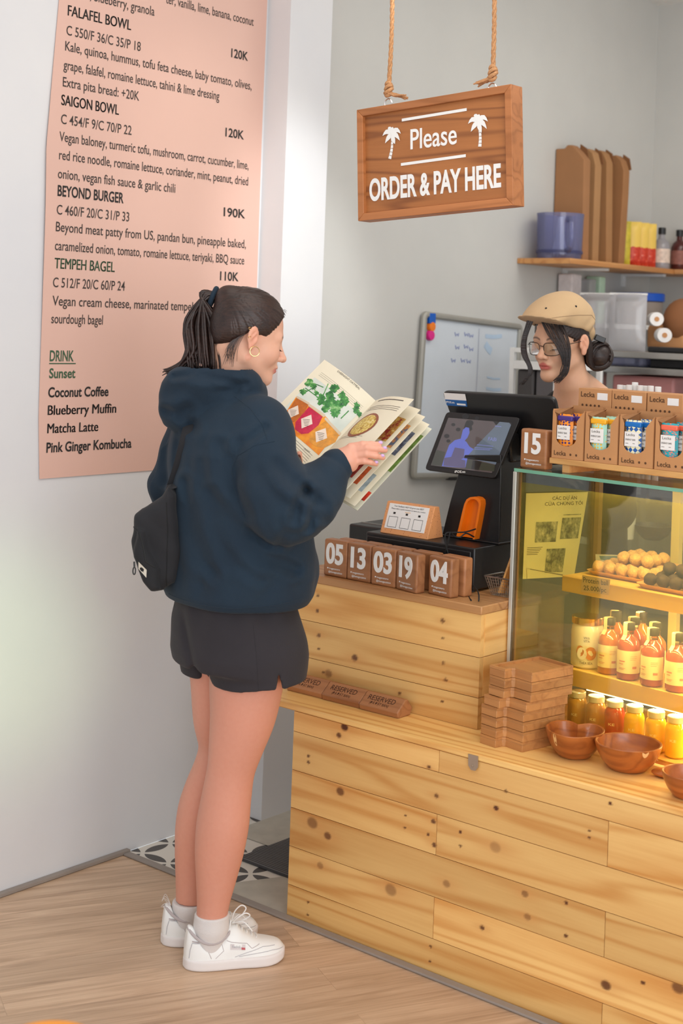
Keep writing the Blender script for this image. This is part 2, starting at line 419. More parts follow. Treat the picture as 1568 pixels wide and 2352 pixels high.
def snet(f, lo, hi, h):
    ax = [np.arange(lo[i], hi[i]+h, h) for i in range(3)]
    G = np.meshgrid(*ax, indexing='ij'); D = f(G).astype(np.float64)
    n = D.shape; S = D < 0
    c = [(i, j, k) for i in (0, 1) for j in (0, 1) for k in (0, 1)]
    cs = np.zeros(tuple(q-1 for q in n), int)
    for (i, j, k) in c: cs += S[i:n[0]-1+i, j:n[1]-1+j, k:n[2]-1+k]
    act = np.argwhere((cs > 0) & (cs < 8)); idx = -np.ones(cs.shape, int); idx[tuple(act.T)] = np.arange(len(act))
    cv = {q: D[act[:, 0]+q[0], act[:, 1]+q[1], act[:, 2]+q[2]] for q in c}
    acc = np.zeros((len(act), 3)); cnt = np.zeros(len(act))
    for q in c:
        for a in range(3):
            if q[a] == 0:
                r = list(q); r[a] = 1; r = tuple(r); d0, d1 = cv[q], cv[r]; m = (d0 < 0) != (d1 < 0)
                t = np.where(m, d0/np.where(m, d0-d1, 1), 0); p = np.tile(np.array(q, float), (len(act), 1)); p[:, a] = t
                acc[m] += p[m]; cnt[m] += 1
    V = np.array(lo)+(act+acc/cnt[:, None])*h; F = []
    for a in range(3):
        b, d = (a+1) % 3, (a+2) % 3
        s0 = [slice(None)]*3; s1 = [slice(None)]*3; s0[a] = slice(0, n[a]-1); s1[a] = slice(1, n[a])
        A, B = S[tuple(s0)], S[tuple(s1)]; e = np.argwhere(A != B)
        e = e[(e[:, b] > 0) & (e[:, d] > 0) & (e[:, b] < n[b]-1) & (e[:, d] < n[d]-1)]
        w = A[tuple(e.T)]
        def cell(db, dd):
            q = e.copy(); q[:, b] += db; q[:, d] += dd; return idx[tuple(q.T)]
        q = np.stack([cell(-1, -1), cell(0, -1), cell(0, 0), cell(-1, 0)], 1)
        q[~w] = q[~w][:, ::-1]; F.append(q)
    return V, np.vstack(F)
def project(mb, bvh, pts_fn, verts, faces, direction, lift=0.0005):
    """lay flat verts (already near the surface) on a mesh along `direction`"""
    out = []
    for p in verts:
        p = Vector(p); d = Vector(direction).normalized()
        hit = bvh.ray_cast(p-d*0.2, d)
        out.append(tuple(hit[0]-d*lift) if hit[0] is not None else tuple(p))
    mb.add(out, faces)

def text_on(mb, s, a, b, cap, fn, n, bold=0.0, lift=0.0006, thick=0.0, shear=0.0):
    """lettering running from pixel a to pixel b on a surface whose points are fn(x, y) and normal n"""
    A, B = fn(*a), fn(*b); xd = B-A; w = np.linalg.norm(xd); yd = np.cross(np.array(n, float), xd)
    text(mb, s, A, xd, yd, cap, w, bold, lift=lift, thick=thick, shear=shear)

# ================================================================== the room
XW, YB, ZC = -3.19, 5.97, 3.12
m = NT('vinyl_floor')
v = m.coord((1, 1, 1), rot=(0, 0, -math.radians(62.8)))
br = m.n('ShaderNodeTexBrick'); br.offset = 0.37; br.offset_frequency = 2; m.l(v, br.inputs['Vector'])
for k, q in (('Scale', 1.0), ('Mortar Size', 0.0007), ('Mortar Smooth', 0.1), ('Brick Width', 1.2), ('Row Height', 0.125), ('Bias', 0.0)): br.inputs[k].default_value = q
br.inputs['Color1'].default_value = (0, 0, 0, 1); br.inputs['Color2'].default_value = (1, 1, 1, 1); br.inputs['Mortar'].default_value = (0.5, 0.5, 0.5, 1)
sv = m.n('ShaderNodeVectorMath', operation='MULTIPLY'); m.l(br.outputs['Color'], sv.inputs[0]); sv.inputs[1].default_value = (3, 7, 0)
av = m.n('ShaderNodeVectorMath', operation='ADD'); m.l(v, av.inputs[0]); m.l(sv.outputs[0], av.inputs[1])
mp = m.n('ShaderNodeMapping'); mp.inputs['Scale'].default_value = (2.2, 30, 1); m.l(av.outputs[0], mp.inputs[0])
mp2 = m.n('ShaderNodeMapping'); mp2.inputs['Scale'].default_value = (5, 150, 1); m.l(av.outputs[0], mp2.inputs[0])
g1 = m.noise(mp.outputs[0], 1.0, 4, 0.6, 1.2); g2 = m.noise(mp2.outputs[0], 1.0, 3, 0.6)
f = m.math('ADD', m.math('MULTIPLY', g1, 0.75), m.math('MULTIPLY', g2, 0.25))
c = m.ramp(f, [(0.32, lin((176, 145, 117))), (0.5, lin((202, 170, 141))), (0.68, lin((220, 190, 160)))])
hs = m.n('ShaderNodeHueSaturation'); m.l(c, hs.inputs['Color']); m.l(m.math('ADD', 0.90, m.math('MULTIPLY', br.outputs['Color'], 0.18)), hs.inputs['Value'])
m.set(m.mix(m.math('MULTIPLY', br.outputs['Fac'], 0.35), hs.outputs[0], lin((120, 92, 70))), 0.38); m.bump(g2, 0.05, 0.002); M['floor'] = m.m
# cement tile with interlocking petals
m = NT('petal_tile'); v = m.coord((1/0.112, 1/0.112, 1))
fr = m.n('ShaderNodeVectorMath', operation='FRACTION'); m.l(v, fr.inputs[0])
def cd2(px, py):
    d = m.n('ShaderNodeVectorMath', operation='DISTANCE'); s = m.n('ShaderNodeSeparateXYZ'); m.l(fr.outputs[0], s.inputs[0])
    cb = m.n('ShaderNodeCombineXYZ'); m.l(s.outputs[0], cb.inputs[0]); m.l(s.outputs[1], cb.inputs[1]); m.l(cb.outputs[0], d.inputs[0]); d.inputs[1].default_value = (px, py, 0)
    return m.math('LESS_THAN', d.outputs['Value'], 0.655)
a, b, c_, d_ = cd2(0, 0), cd2(1, 0), cd2(0, 1), cd2(1, 1)
pet = m.math('MAXIMUM', m.math('MAXIMUM', m.math('MULTIPLY', a, b), m.math('MULTIPLY', c_, d_)), m.math('MAXIMUM', m.math('MULTIPLY', a, c_), m.math('MULTIPLY', b, d_)))
m.set(m.mix(pet, lin((226, 220, 210)), lin((84, 80, 78))), 0.5); M['tile'] = m.m
M['cement'] = plain('cement', (186, 180, 168), 0.8, var=0.1, scale=14)

fl = MB(); fl.add([(XW, -1.2, 0), (2.6, -1.2, 0), (2.6, 2.845, 0), (XW, 2.845, 0)], [(0, 1, 2, 3)])
structure(mk('floor', fl, M['floor'], smooth=0))
ft = MB(); ft.add([(XW, 2.845, -0.001), (2.6, 2.845, -0.001), (2.6, YB, -0.001), (XW, YB, -0.001)], [(0, 1, 2, 3)])
structure(mk('floor_tiled', ft, M['tile'], smooth=0))
cp = MB(); cp.add([(-2.83, 2.868, 0.001), (-2.5, 2.868, 0.001), (-2.5, 3.06, 0.001), (-2.73, 3.06, 0.001)], [(0, 1, 2, 3)])
cp.add([(-3.09, 3.2, 0.001), (-2.90, 3.2, 0.001), (-2.90, 3.9, 0.001), (-3.09, 3.9, 0.001)], [(0, 1, 2, 3)])
structure(mk('floor_cement', cp, M['cement'], smooth=0))
w = MB(); w.box((XW-0.12, -1.2, 0), (XW, 3.45, ZC)); structure(mk('wall_left', w, M['wall'], smooth=0))
w = MB(); w.box((XW-0.12, 3.45, 0), (XW, YB+0.12, ZC)); structure(mk('wall_kitchen', w, M['wall2'], smooth=0))
w = MB(); w.box((XW, YB, 0), (2.6, YB+0.12, ZC)); structure(mk('wall_back', w, M['wall2'], smooth=0))
w = MB(); w.box((XW, 3.342, 0), (-3.09, 3.545, ZC)); structure(mk('wall_pilaster', w, M['wall'], smooth=0))
w = MB(); w.box((XW-0.12, -1.2, ZC), (2.6, YB+0.12, ZC+0.1)); structure(mk('ceiling', w, M['ceil'], smooth=0))
w = MB(); w.box((XW, -1.2, 0), (XW+0.018, 2.868, 0.012)); structure(mk('baseboard_left', w, M['grey'], bevel=0.003))
w = MB(); w.box((XW+0.018, 2.838, 0), (2.6, 2.864, 0.007)); structure(mk('trim_floor', w, M['grey'], bevel=0.003))

# ribbed door mat
mt = NT('ribbed_rubber'); wv = mt.n('ShaderNodeTexWave', bands_direction='Y'); mt.l(mt.coord(), wv.inputs['Vector']); wv.inputs['Scale'].default_value = 32
mt.set(mt.ramp(wv.outputs['Fac'], [(0.2, lin((62, 60, 61))), (0.8, lin((112, 110, 110)))]), 0.85); mt.bump(wv.outputs['Fac'], 0.6, 0.004)
b = MB(); b.box((-2.912, 3.056, 0.0), (-2.55, 3.80, 0.010))
tag(mk('door_mat', b, mt.m, bevel=0.003), 'dark ribbed rubber mat on the patterned tiles behind the customer', 'mat')

# ================================================================== menu poster
M['poster'] = plain('pink_vinyl', (222, 182, 167), 0.55, var=0.03, scale=1.5)
YL, YR = 2.488, 3.331
def wave(y, z): return XW+0.0035+0.0028*(1+math.sin(z*5.3+y*1.7))*(1-0.5*(y-YL)/(YR-YL))
def ledge_l(z): return YL+np.interp(z, [1.13, 1.3, 1.9, 2.05, 2.46, 2.9], [0.004, -0.006, -0.014, -0.018, 0.010, 0.02])
pz = np.linspace(1.131, 2.92, 64); py = np.linspace(0, 1, 16); vs = []; fs = []
for z in pz:
    for t in py:
        y = ledge_l(z)*(1-t)+YR*t; vs.append((wave(y, z), y, z))
for i in range(63):
    for j in range(15): fs.append((i*16+j, i*16+j+1, (i+1)*16+j+1, (i+1)*16+j))
back = [(x-0.0012, y, z) for x, y, z in vs]; n0 = len(vs)
pm = MB(); pm.add(vs, fs); pm.add(back, [f[::-1] for f in fs])
rim = [i*16 for i in range(63, -1, -1)]+list(range(1, 16))+[i*16+15 for i in range(1, 64)]+[63*16+j for j in range(14, 0, -1)]
pm.f += [(rim[i], rim[(i+1) % len(rim)], n0+rim[(i+1) % len(rim)], n0+rim[i]) for i in range(len(rim))]; pm.mi += [0]*len(rim)
poster = thing('menu_poster', 'tall pink menu banner with black lettering hung flat on the white wall', 'poster', (XW, 2.9, 1.131))
mk('banner', pm, M['poster'], poster, smooth=60)
def pzv(x, y): return onX(x, y, XW)[2]
def pyv(x, y): return onX(x, y, XW)[1]
def pline(mb, s, px0, px1, py0, cap, bold=0.0, y1=None, z=None):
    mb, (nm, mt_) = MB(), mb
    A = onX(px0, py0, XW); y0 = A[1]; zz = A[2] if z is None else z; yr = pyv(px1, y1 if y1 else py0)
    text(mb, s, (0, 0, 0), (1, 0, 0), (0, 1, 0), cap, abs(yr-y0), bold, fn=lambda a, b_: (wave(y0+a, zz+b_)+0.0009, y0+a, zz+b_))
    o = mk(nm, mb, mt_, poster, smooth=0)
    if nm == 'flare_tinted_heading': o['label'] = 'dark lettering with green flare light painted in'
lt, bd, gr = ('menu_line', plain('poster_ink', (66, 56, 52), 0.7)), ('menu_heading', M['ink']), ('flare_tinted_heading', plain('flare_tinted_ink', (64, 92, 66), 0.7))  # third ink has the green of lens flare painted into its colour
CB_, CL_ = 0.0290, 0.0265
for s, x0, x1, y in (('FALAFEL BOWL', 153, 299, 35.5), ('SAIGON BOWL', 137, 270, 241), ('BEYOND BURGER', 127, 279, 449.5)): pline(bd, s, x0, x1, y, CB_, 0.022, y1=y+22)
pline(gr, 'TEMPEH BAGEL', 120, 259, 616, CB_, 0.022); pline(gr, 'DRINK', 111, 166, 829, CB_, 0.02); pline(gr, 'Sunset', 110, 170, 868, CB_*0.9, 0.022)
for s, x0, x1, y in (('Coconut Coffee', 108, 246, 912), ('Blueberry Muffin', 107, 264, 953), ('Matcha Latte', 106, 223, 995), ('Pink Ginger Kombucha', 104, 299, 1039)):
    pline(bd, s, x0, x1, y, CB_*0.92, 0.024)
for s, x0, x1, y, y1 in (('C 550/F 36/C 35/P 18', 150, 321, 80, 105), ('Kale, quinoa, hummus, tofu feta cheese, baby tomato, olives,', 147, 575, 116, 207),
        ('grape, falafel, romaine lettuce, tahini & lime dressing', 143, 501, 159, 233), ('Extra pita bread: +20K', 141, 317, 198.5, 228),
        ('C 454/F 9/C 70/P 22', 136, 299, 284, 304), ('Vegan baloney, turmeric tofu, mushroom, carrot, cucumber, lime,', 132, 568, 324, 390),
        ('red rice noodle, romaine lettuce, coriander, mint, peanut, dried', 131, 567, 366, 424), ('onion, vegan fish sauce & garlic chili', 128, 399, 409, 438),
        ('C 460/F 20/C 31/P 33', 125, 292, 492, 506), ('Beyond meat patty from US, pandan bun, pineapple baked,', 123, 561, 531, 570),
        ('caramelized onion, tomato, romaine lettuce, teriyaki, BBQ sauce', 121, 557, 574, 605), ('C 512/F 20/C 60/P 24', 117, 282, 659, 667),
        ('Vegan cream cheese, marinated tempeh', 116, 444, 701, 712), ('sourdough bagel', 114, 232, 742, 745)):
    pline(lt, s, x0, x1, y, CL_, 0.006, y1=y1)
for s, x0, x1, y in (('120K', 528, 567, 131), ('120K', 515, 558, 313), ('190K', 510, 560, 496), ('110K', 501, 544, 643)):
    pline(bd, s, x0, x1, y, CL_, 0.02)
z1 = onX(579, 60, XW)[2]; z2 = onX(352, 37, XW)[2]
y0 = pyv(378, 10); pline(lt, 'ter, vanilla, lime, banana, coconut', 378, 579, 10, CL_, 0.006, y1=60, z=z1)
pline(lt, 's, blueberry, granola', 196, 352, 8, CL_, 0.006, y1=37, z=z2)
A = onX(110, 833.5, XW); B = onX(171, 832, XW); um = MB()
um.add([(wave(A[1], A[2])+0.001, A[1], A[2]-0.003), (wave(B[1], A[2])+0.001, B[1], A[2]-0.003), (wave(B[1], A[2])+0.001, B[1], A[2]), (wave(A[1], A[2])+0.001, A[1], A[2])], [(0, 1, 2, 3)])
mk('underline', um, gr[1], poster, smooth=0)

# ================================================================== hanging sign
YS = 2.96
def S(x, y, yy=YS): return onY(x, y, yy)
tl, tr, brr, bl = S(823, 252.5), S(1176.5, 191), S(1175, 472.5), S(816.5, 507.5)
x0, x1 = (tl[0]+bl[0])/2, (tr[0]+brr[0])/2; zt, zb = (tl[2]+tr[2])/2, (bl[2]+brr[2])/2
tilt = math.atan2((tr[2]-tl[2])+(brr[2]-bl[2]), 2*(x1-x0))
sg = thing('hanging_sign', 'brown wooden sign hanging on two ropes reading Please order & pay here', 'sign', ((x0+x1)/2, YS, zb))
cx, cz = (x0+x1)/2, (zt+zb)/2
RT = Matrix.Translation((cx, YS, cz)) @ Matrix.Rotation(-tilt, 4, 'Y') @ Matrix.Translation((-cx, -YS, -cz))
fw, th = 0.020, 0.052
b = MB()
for q in ([(x0, zt), (x1, zt), (x1-fw, zt-fw), (x0+fw, zt-fw)], [(x1, zt), (x1, zb), (x1-fw, zb+fw), (x1-fw, zt-fw)],
          [(x1, zb), (x0, zb), (x0+fw, zb+fw), (x1-fw, zb+fw)], [(x0, zb), (x0, zt), (x0+fw, zt-fw), (x0+fw, zb+fw)]):
    b.plv = (random.random(), random.random(), random.random())
    vv = [RT @ Vector((p[0], YS, p[1])) for p in q]+[RT @ Vector((p[0], YS+th, p[1])) for p in q]
    b.add(vv, [(0, 1, 2, 3), (7, 6, 5, 4), (0, 4, 5, 1), (1, 5, 6, 2), (2, 6, 7, 3), (3, 7, 4, 0)])
mk('frame', b, M['signframe'], sg, bevel=0.0015)
b = MB(); b.box((x0+0.008, YS+0.012, zb+0.008), (x1-0.008, YS+0.03, zt-0.008), RT); mk('board', b, M['sign'], sg)
YF = YS+0.012; N_ = (0, -1, 0); Sf = lambda x, y: onY(x, y, YF)
b = MB()
text_on(b, 'Please', (943, 343), (1049, 330), 0.052, Sf, N_, 0.008, 0.0004, 0.0012)
text_on(b, 'ORDER & PAY HERE', (849, 461), (1151, 428), 0.056, Sf, N_, 0.028, 0.0004, 0.0012)
def stroke(mb, pts, w, fn=Sf, n=(0, -1, 0), t=0.0012):
    P = [fn(*p) for p in pts]; n = np.array(n, float); L, Rr = [], []
    for i, p in enumerate(P):
        d = P[min(i+1, len(P)-1)]-P[max(i-1, 0)]; s = np.cross(n, d); s /= np.linalg.norm(s)+1e-9
        ww = w[i] if isinstance(w, (list, tuple)) else w
        L.append(p+s*ww/2+n*t); Rr.append(p-s*ww/2+n*t)
    k = len(P); mb.add(L+Rr, [(k+i, k+i+1, i+1, i) for i in range(k-1)])
stroke(b, [(923, 276), (1072, 251.5)], 0.0075); stroke(b, [(921, 378), (1070, 357.5)], 0.0075)
mk('painted_text', b, M['whitepaint'], sg, smooth=0)
for (tx, ty, bx, by, sc) in ((900, 309, 895, 366, 1.0), (1098, 281, 1102, 338, 1.08)):
    b = MB()
    for i in range(7):
        t0, t1 = i/7, (i+0.86)/7
        xa = bx+(tx-bx)*(1-t0)+3*math.sin(t0*PI); xb_ = bx+(tx-bx)*(1-t1)+3*math.sin(t1*PI); ya, yb_ = ty+(by-ty)*t0, ty+(by-ty)*t1
        stroke(b, [(xa, ya), (xb_, yb_)], [0.005+0.005*t0, 0.0055+0.005*t1])
    for li, (dx, dy, up) in enumerate(((-21, 3, -10), (-15, 20, -4), (-9, -14, -7), (3, -17, -4), (21, -2, -12), (19, 14, -8), (8, 22, 0))):
        pts = [(tx+dx*sc*t, ty+(dy*t+up*math.sin(t*PI)*0.8)*sc) for t in (0, .2, .4, .6, .8, 1.0)]
        stroke(b, pts, [0.003, 0.010, 0.0135, 0.012, 0.007, 0.0006], t=0.0013+0.00018*li)
    mk('painted_palm', b, M['whitepaint'], sg, smooth=0)
M['rope'] = plain('jute_rope', (190, 140, 96), 0.9, var=0.2, scale=180, bump=0.5, bscale=400)
def rope(px_top, px_bot, tail):
    A = onY(px_top[0], px_top[1], YS+0.025); B = onY(px_bot[0], px_bot[1], YS+0.025)
    d = A-B; top = B+d*((ZC-B[2])/d[2]); r = MB(); B0 = B.copy(); B = B+np.array([0, 0, 0.012])
    for ph in (0, 2*PI/3, 4*PI/3):
        P = []
        for i in range(170):
            t = i/169; c = B+(top-B)*t; a = ph+t*95
            P.append((c[0]+0.0031*math.cos(a)+0.004*math.sin(t*9), c[1]+0.0031*math.sin(a), c[2]))
        r.tube(P, 0.0035, 6)
    for k, (zz, rr) in enumerate(((0.004, 0.007), (0.012, 0.010), (0.020, 0.009), (0.028, 0.007))):
        r.tube([(B[0]+rr*math.cos(a), B[1]+rr*math.sin(a)*0.8, B[2]-0.018+zz+0.006*math.sin(a+k)) for a in np.linspace(0, 2*PI, 13)[:-1]], 0.0052, 6, closed=True)
    for k in range(9):
        q = random.uniform(-1, 1); tx = tail*(1+0.12*random.random())
        r.tube([(B[0], B[1]+0.004*q, B[2]-0.012), (B[0]+tx*0.45, B[1]+0.008*q, B[2]-0.016-0.006*random.random()), (B[0]+tx, B[1]+0.012*q, B[2]-0.027+0.006*random.uniform(-1, 1))], [0.0042, 0.0035, 0.002], 5)
    r.v = [tuple(p) for p in r.v]; mk('rope', r, M['rope'], sg, smooth=60)
    B = B0; e = MB(); e.tube([(B[0]+0.012*math.cos(a), B[1], B[2]-0.028+0.013*math.sin(a)) for a in np.linspace(0, 2*PI, 17)[:-1]], 0.0018, 6, closed=True)
    e.tube([(B[0], B[1], B[2]-0.040), (B[0], B[1], B[2]-0.056)], 0.0018, 6); mk('screw_eye', e, M['chrome'], sg)
rope((899, 0), (892, 214), 0.055); rope((1132, 0), (1131, 178), -0.045)

# ================================================================== counter
YC, ZL, YU, ZT = 2.8673, 0.5653, 3.0354, 0.882
XL, XR = -2.5457, -0.75
ct = thing('service_counter', 'stepped service counter clad in knotty pine planks', 'counter', ((XL+XR)/2, YC, 0))
def planks(rows, joints, Y, xa, xb, knots, step=0.005, t=0.018):
    b = MB(); K = []
    kn = [(onY(x, y, Y), r*0.00095, d) for x, y, r, d in knots]
    for ri, (z0, z1) in enumerate(rows):
        xs = [xa]+[j for j in joints[ri] if xa < j < xb]+[xb]
        for q0, q1 in zip(xs[:-1], xs[1:]):
            b.plv = (random.random(), random.random(), random.random()); g = 0.0008
            nx = max(2, int((q1-q0)/step)); nz = max(2, int((z1-z0)/step))
            gx = np.linspace(q0+g, q1-g, nx+1); gz = np.linspace(z0+g, z1-g, nz+1)
            X, Z = np.meshgrid(gx, gz, indexing='ij'); P = np.stack([X.ravel(), np.full(X.size, Y), Z.ravel()], 1)
            F = [(i*(nz+1)+j, (i+1)*(nz+1)+j, (i+1)*(nz+1)+j+1, i*(nz+1)+j+1) for i in range(nx) for j in range(nz)]
            dk = np.zeros(len(P)); lk = np.zeros(len(P))
            for c, r, dd in kn:
                if not (z0-0.005 < c[2] < z1+0.005): continue
                e = np.sqrt(((P[:, 0]-c[0])/1.25)**2+(P[:, 2]-c[2])**2)
                dk = np.maximum(dk, dd*np.clip(2.6*(1.18-e/r), 0, 1)); lk = np.maximum(lk, (0.5 if r > 0.0045 else 0.12)*np.exp(-(((P[:, 0]-c[0])/(r*5))**2+((P[:, 2]-c[2])/(r*1.7))**2)))
            b.add(P, F); K.append(np.stack([dk, lk, dk*0], 1))
            b.add([(q0+g, Y, z0+g), (q1-g, Y, z0+g), (q1-g, Y, z1-g), (q0+g, Y, z1-g), (q0+g, Y+t, z0+g), (q1-g, Y+t, z0+g), (q1-g, Y+t, z1-g), (q0+g, Y+t, z1-g)],
                  [(0, 4, 5, 1), (1, 5, 6, 2), (2, 6, 7, 3), (3, 7, 4, 0)]); K.append(np.zeros((8, 3)))
    return b, np.vstack(K)
rows = [(0.0, 0.0854), (0.0854, 0.188), (0.188, 0.291), (0.291, 0.392), (0.392, 0.495), (0.495, 0.549)]
ja, jb = [-2.062, -1.10], [-1.587]
kn = [(791, 1670, 10, 1), (778, 1689, 7, .9), (781, 1818, 11, .8), (1139, 1856, 6, 1), (1002, 1828, 6, .8), (735, 1988, 9, .45), (897, 2044, 15, .5), (1137, 1946, 13, .35),
      (1205, 2053, 8, .6), (1211, 2106, 8, .5), (1300, 2073, 4.5, 1), (1299, 2149, 4.5, 1), (1107, 2131, 6, .9), (1391, 2263, 11, .9), (995, 1887, 6, .9), (997, 1941, 6, .9),
      (717, 1890, 15, .6), (752, 1920, 10, .8), (1403, 1822, 4.5, 1), (1401, 1846, 4.5, 1), (1057, 1911, 3.5, 1), (1057, 1943, 3.5, 1), (707, 2072, 3.5, 1), (706, 2101, 3.5, 1),
      (989, 2174, 3.5, 1), (987, 2208, 3.5, 1), (1353, 1908, 3.5, 1), (1353, 1924, 3.5, 1), (1557, 2269, 13, .8), (1476, 2257, 4.5, 1), (708, 1736, 4.5, .9), (708, 1751, 4.5, .9),
      (1161, 1817, 4, .9), (985, 1707, 7, .6), (985, 1762, 5, .9), (983, 1917, 3.5, 1), (931, 1873, 3.5, 1), (929, 1901, 3.5, 1), (1025, 2030, 9, .5)]
b, K = planks(rows, [jb, ja, jb, ja, jb, ja], YC, XL, XR, kn, 0.0038)
mk('lower_front_planks', b, M['pine'], ct, smooth=0, attrs={'knot': K})
b = MB(); b.box((XL+0.001, YC+0.018, 0), (XL+0.02, 3.49, 0.549)); mk('lower_end_panel', b, M['pine'], ct)
b = MB(); b.box((-2.74, YC-0.003, 0.549), (XR, 3.545, ZL)); mk('ledge_board', b, M['pine_ledge'], ct, bevel=0.004)
b = MB(); b.box((XL+0.02, YC+0.03, 0.0), (XR-0.02, 3.50, 0.549)); mk('carcass', b, M['pine'], ct)
zr = [ZL, onY(706, 1510, YU)[2], onY(700, 1424, YU)[2], 0.860]
kn2 = [(814.5, 1511, 9, .9), (754, 1547, 11, .6), (917, 1592, 5, .9), (732, 1490, 3.5, 1), (1018, 1523, 3.5, 1), (1023, 1562, 5, .9), (1015, 1610, 3.5, 1), (730, 1368, 4.5, .9), (729, 1403, 4.5, .9),
       (1016, 1426, 6, .8), (1016, 1465, 3.5, .9), (732, 1460, 6, .8), (742, 1545, 4, .9)]
XU = -2.066
b, K = planks([(zr[0], zr[1]), (zr[1], zr[2]), (zr[2], zr[3])], [[], [], []], YU, -2.72, XU, kn2, 0.005)
mk('upper_front_planks', b, M['pine'], ct, smooth=0, attrs={'knot': K})
ep = wood('end_pine', (241, 196, 124), (206, 138, 64), 1, 1.0, 0.45, seed=2.9)
for x0, x1 in ((XU-0.018, XU), (-2.72, -2.702)):
    b = MB()
    for z0, z1 in zip(zr[:-1], zr[1:]):
        b.plv = (random.random(), random.random(), random.random()); b.box((x0, YU+0.018, z0+0.001), (x1, 3.44, z1-0.001))
    mk('upper_end_planks', b, ep, ct)
b = MB(); b.box((-2.735, YU-0.006, 0.860), (XU+0.004, 3.46, ZT)); mk('counter_top', b, M['topwood'], ct, bevel=0.003)
b = MB(); q = [onY(x, y, YC-0.0045) for x, y in ((1076, 1731), (1098, 1737), (1098, 1762), (1092, 1770), (1082, 1768), (1076, 1757))]
b.add(q+[p+np.array([0, -0.002, 0]) for p in q], [(6, 11, 10, 9, 8, 7)]+[(i, (i+1) % 6, 6+(i+1) % 6, 6+i) for i in range(6)])
p = onY(1085, 1759, YC-0.0068); b.lathe([(0.003, 0), (0.003, 0.0012), (0.001, 0.0016)], (0, 0, 0), 10, Matrix.Translation(Vector(p)) @ Matrix.Rotation(PI/2, 4, 'X'))
tag(mk('metal_bracket', b, plain('dull_metal', (176, 158, 140), 0.45, 0.5), ct, smooth=0), 'flat grey metal bracket')

# ================================================================== number blocks on the counter
BW, BT, BH = 0.084, 0.034, 0.103
def block(num, loc, rz, label, back=False, cap=0.053):
    t = thing('number_block', label, 'block', loc, rz, 'table number blocks')
    b = MB(); b.plv = (random.random(), random.random(), random.random()); b.box((0, 0, 0), (BW, BT, BH)); mk('block', b, M['acacia'], t, local=True, bevel=0.006, bseg=3)
    if num:
        b = MB(); text(b, num, (BW*0.5-0.001, 0, BH-0.012-cap), (1, 0, 0), (0, 0, 1), cap, 0.062 if num[0] != '1' else 0.052, 0.03, 'C', 0.0002, 0.0022)
        mk('raised_number', b, M['whitepaint'], t, local=True, smooth=0)
        b = MB(); text(b, 'iveganstoro', (0.022, 0, 0.020), (1, 0, 0), (0, 0, 1), 0.0052, 0.040, 0.01)
        text(b, '@thevegacuiston', (0.020, 0, 0.0105), (1, 0, 0), (0, 0, 1), 0.0052, 0.050, 0.01)
        b.lathe([(0.0022, 0.0001), (0.0022, 0.0004)], (0, 0, 0), 10, Matrix.Translation((0.017, 0, 0.0228)) @ Matrix.Rotation(PI/2, 4, 'X'))
        mk('small_print', b, M['whitepaint'], t, local=True, smooth=0)
    return t
for num, x, y, rz in (('05', -2.6195, 3.052, 0.0), ('13', -2.5335, 3.051, 0.01), ('03', -2.4445, 3.048, 0.015), ('19', -2.3570, 3.047, -0.20), ('04', -2.2600, 3.062, -0.13)):
    block(num, (x, y, ZT), rz, 'brown wooden block with the white number %s on the counter edge' % num)
pos_w = {0: 'behind the 05 block', 1: 'behind the 13 block', 2: 'behind the 03 block', 3: 'behind the 19 block', 4: 'behind the 04 block'}
for i, x in enumerate((-2.600, -2.513, -2.426, -2.339, -2.2465)):
    block(None, (x, 3.0895+(0.004 if i % 2 else 0)+(0.011 if i == 4 else 0), ZT), -0.08 if i == 4 else 0.0, 'plain-backed wooden block standing %s, beside the cash drawer' % pos_w[i])

# ================================================================== cash drawer, printer, feedback block
t = thing('cash_drawer', 'wide black cash drawer behind the row of number blocks', 'cash drawer', (-2.372, 3.161, ZT))
ZD = 1.0015
b = MB(); b.box((-2.561, 3.166, ZT+0.006), (-2.184, 3.435, ZD)); mk('casing', b, M['black'], t, bevel=0.004)
b = MB(); b.box((-2.552, 3.159, ZT+0.012), (-2.193, 3.166, ZD-0.010)); mk('drawer_front', b, M['black'], t, bevel=0.002)
b = MB(); b.lathe([(0.009, 0), (0.009, 0.003), (0.004, 0.0035)], (0, 0, 0), 16, Matrix.Translation((-2.40, 3.159, 0.95)) @ Matrix.Rotation(PI/2, 4, 'X')); mk('keyhole', b, M['metal'], t)
for x in (-2.545, -2.20):
    for y in (3.18, 3.41):
        b = MB(); b.lathe([(0.01, 0), (0.01, 0.006)], (x, y, ZT), 12); mk('foot', b, M['blackm'], t)
t = thing('receipt_printer', 'low black box behind the cash drawer, left of the feedback block', 'printer', (-2.62, 3.33, ZT))
b = MB(); b.box((-2.70, 3.255, ZT), (-2.567, 3.43, 1.0)); mk('casing', b, M['black'], t, bevel=0.006)
b = MB(); b.box((-2.69, 3.30, 1.0), (-2.577, 3.305, 1.0025)); mk('paper_slot', b, M['metal'], t)

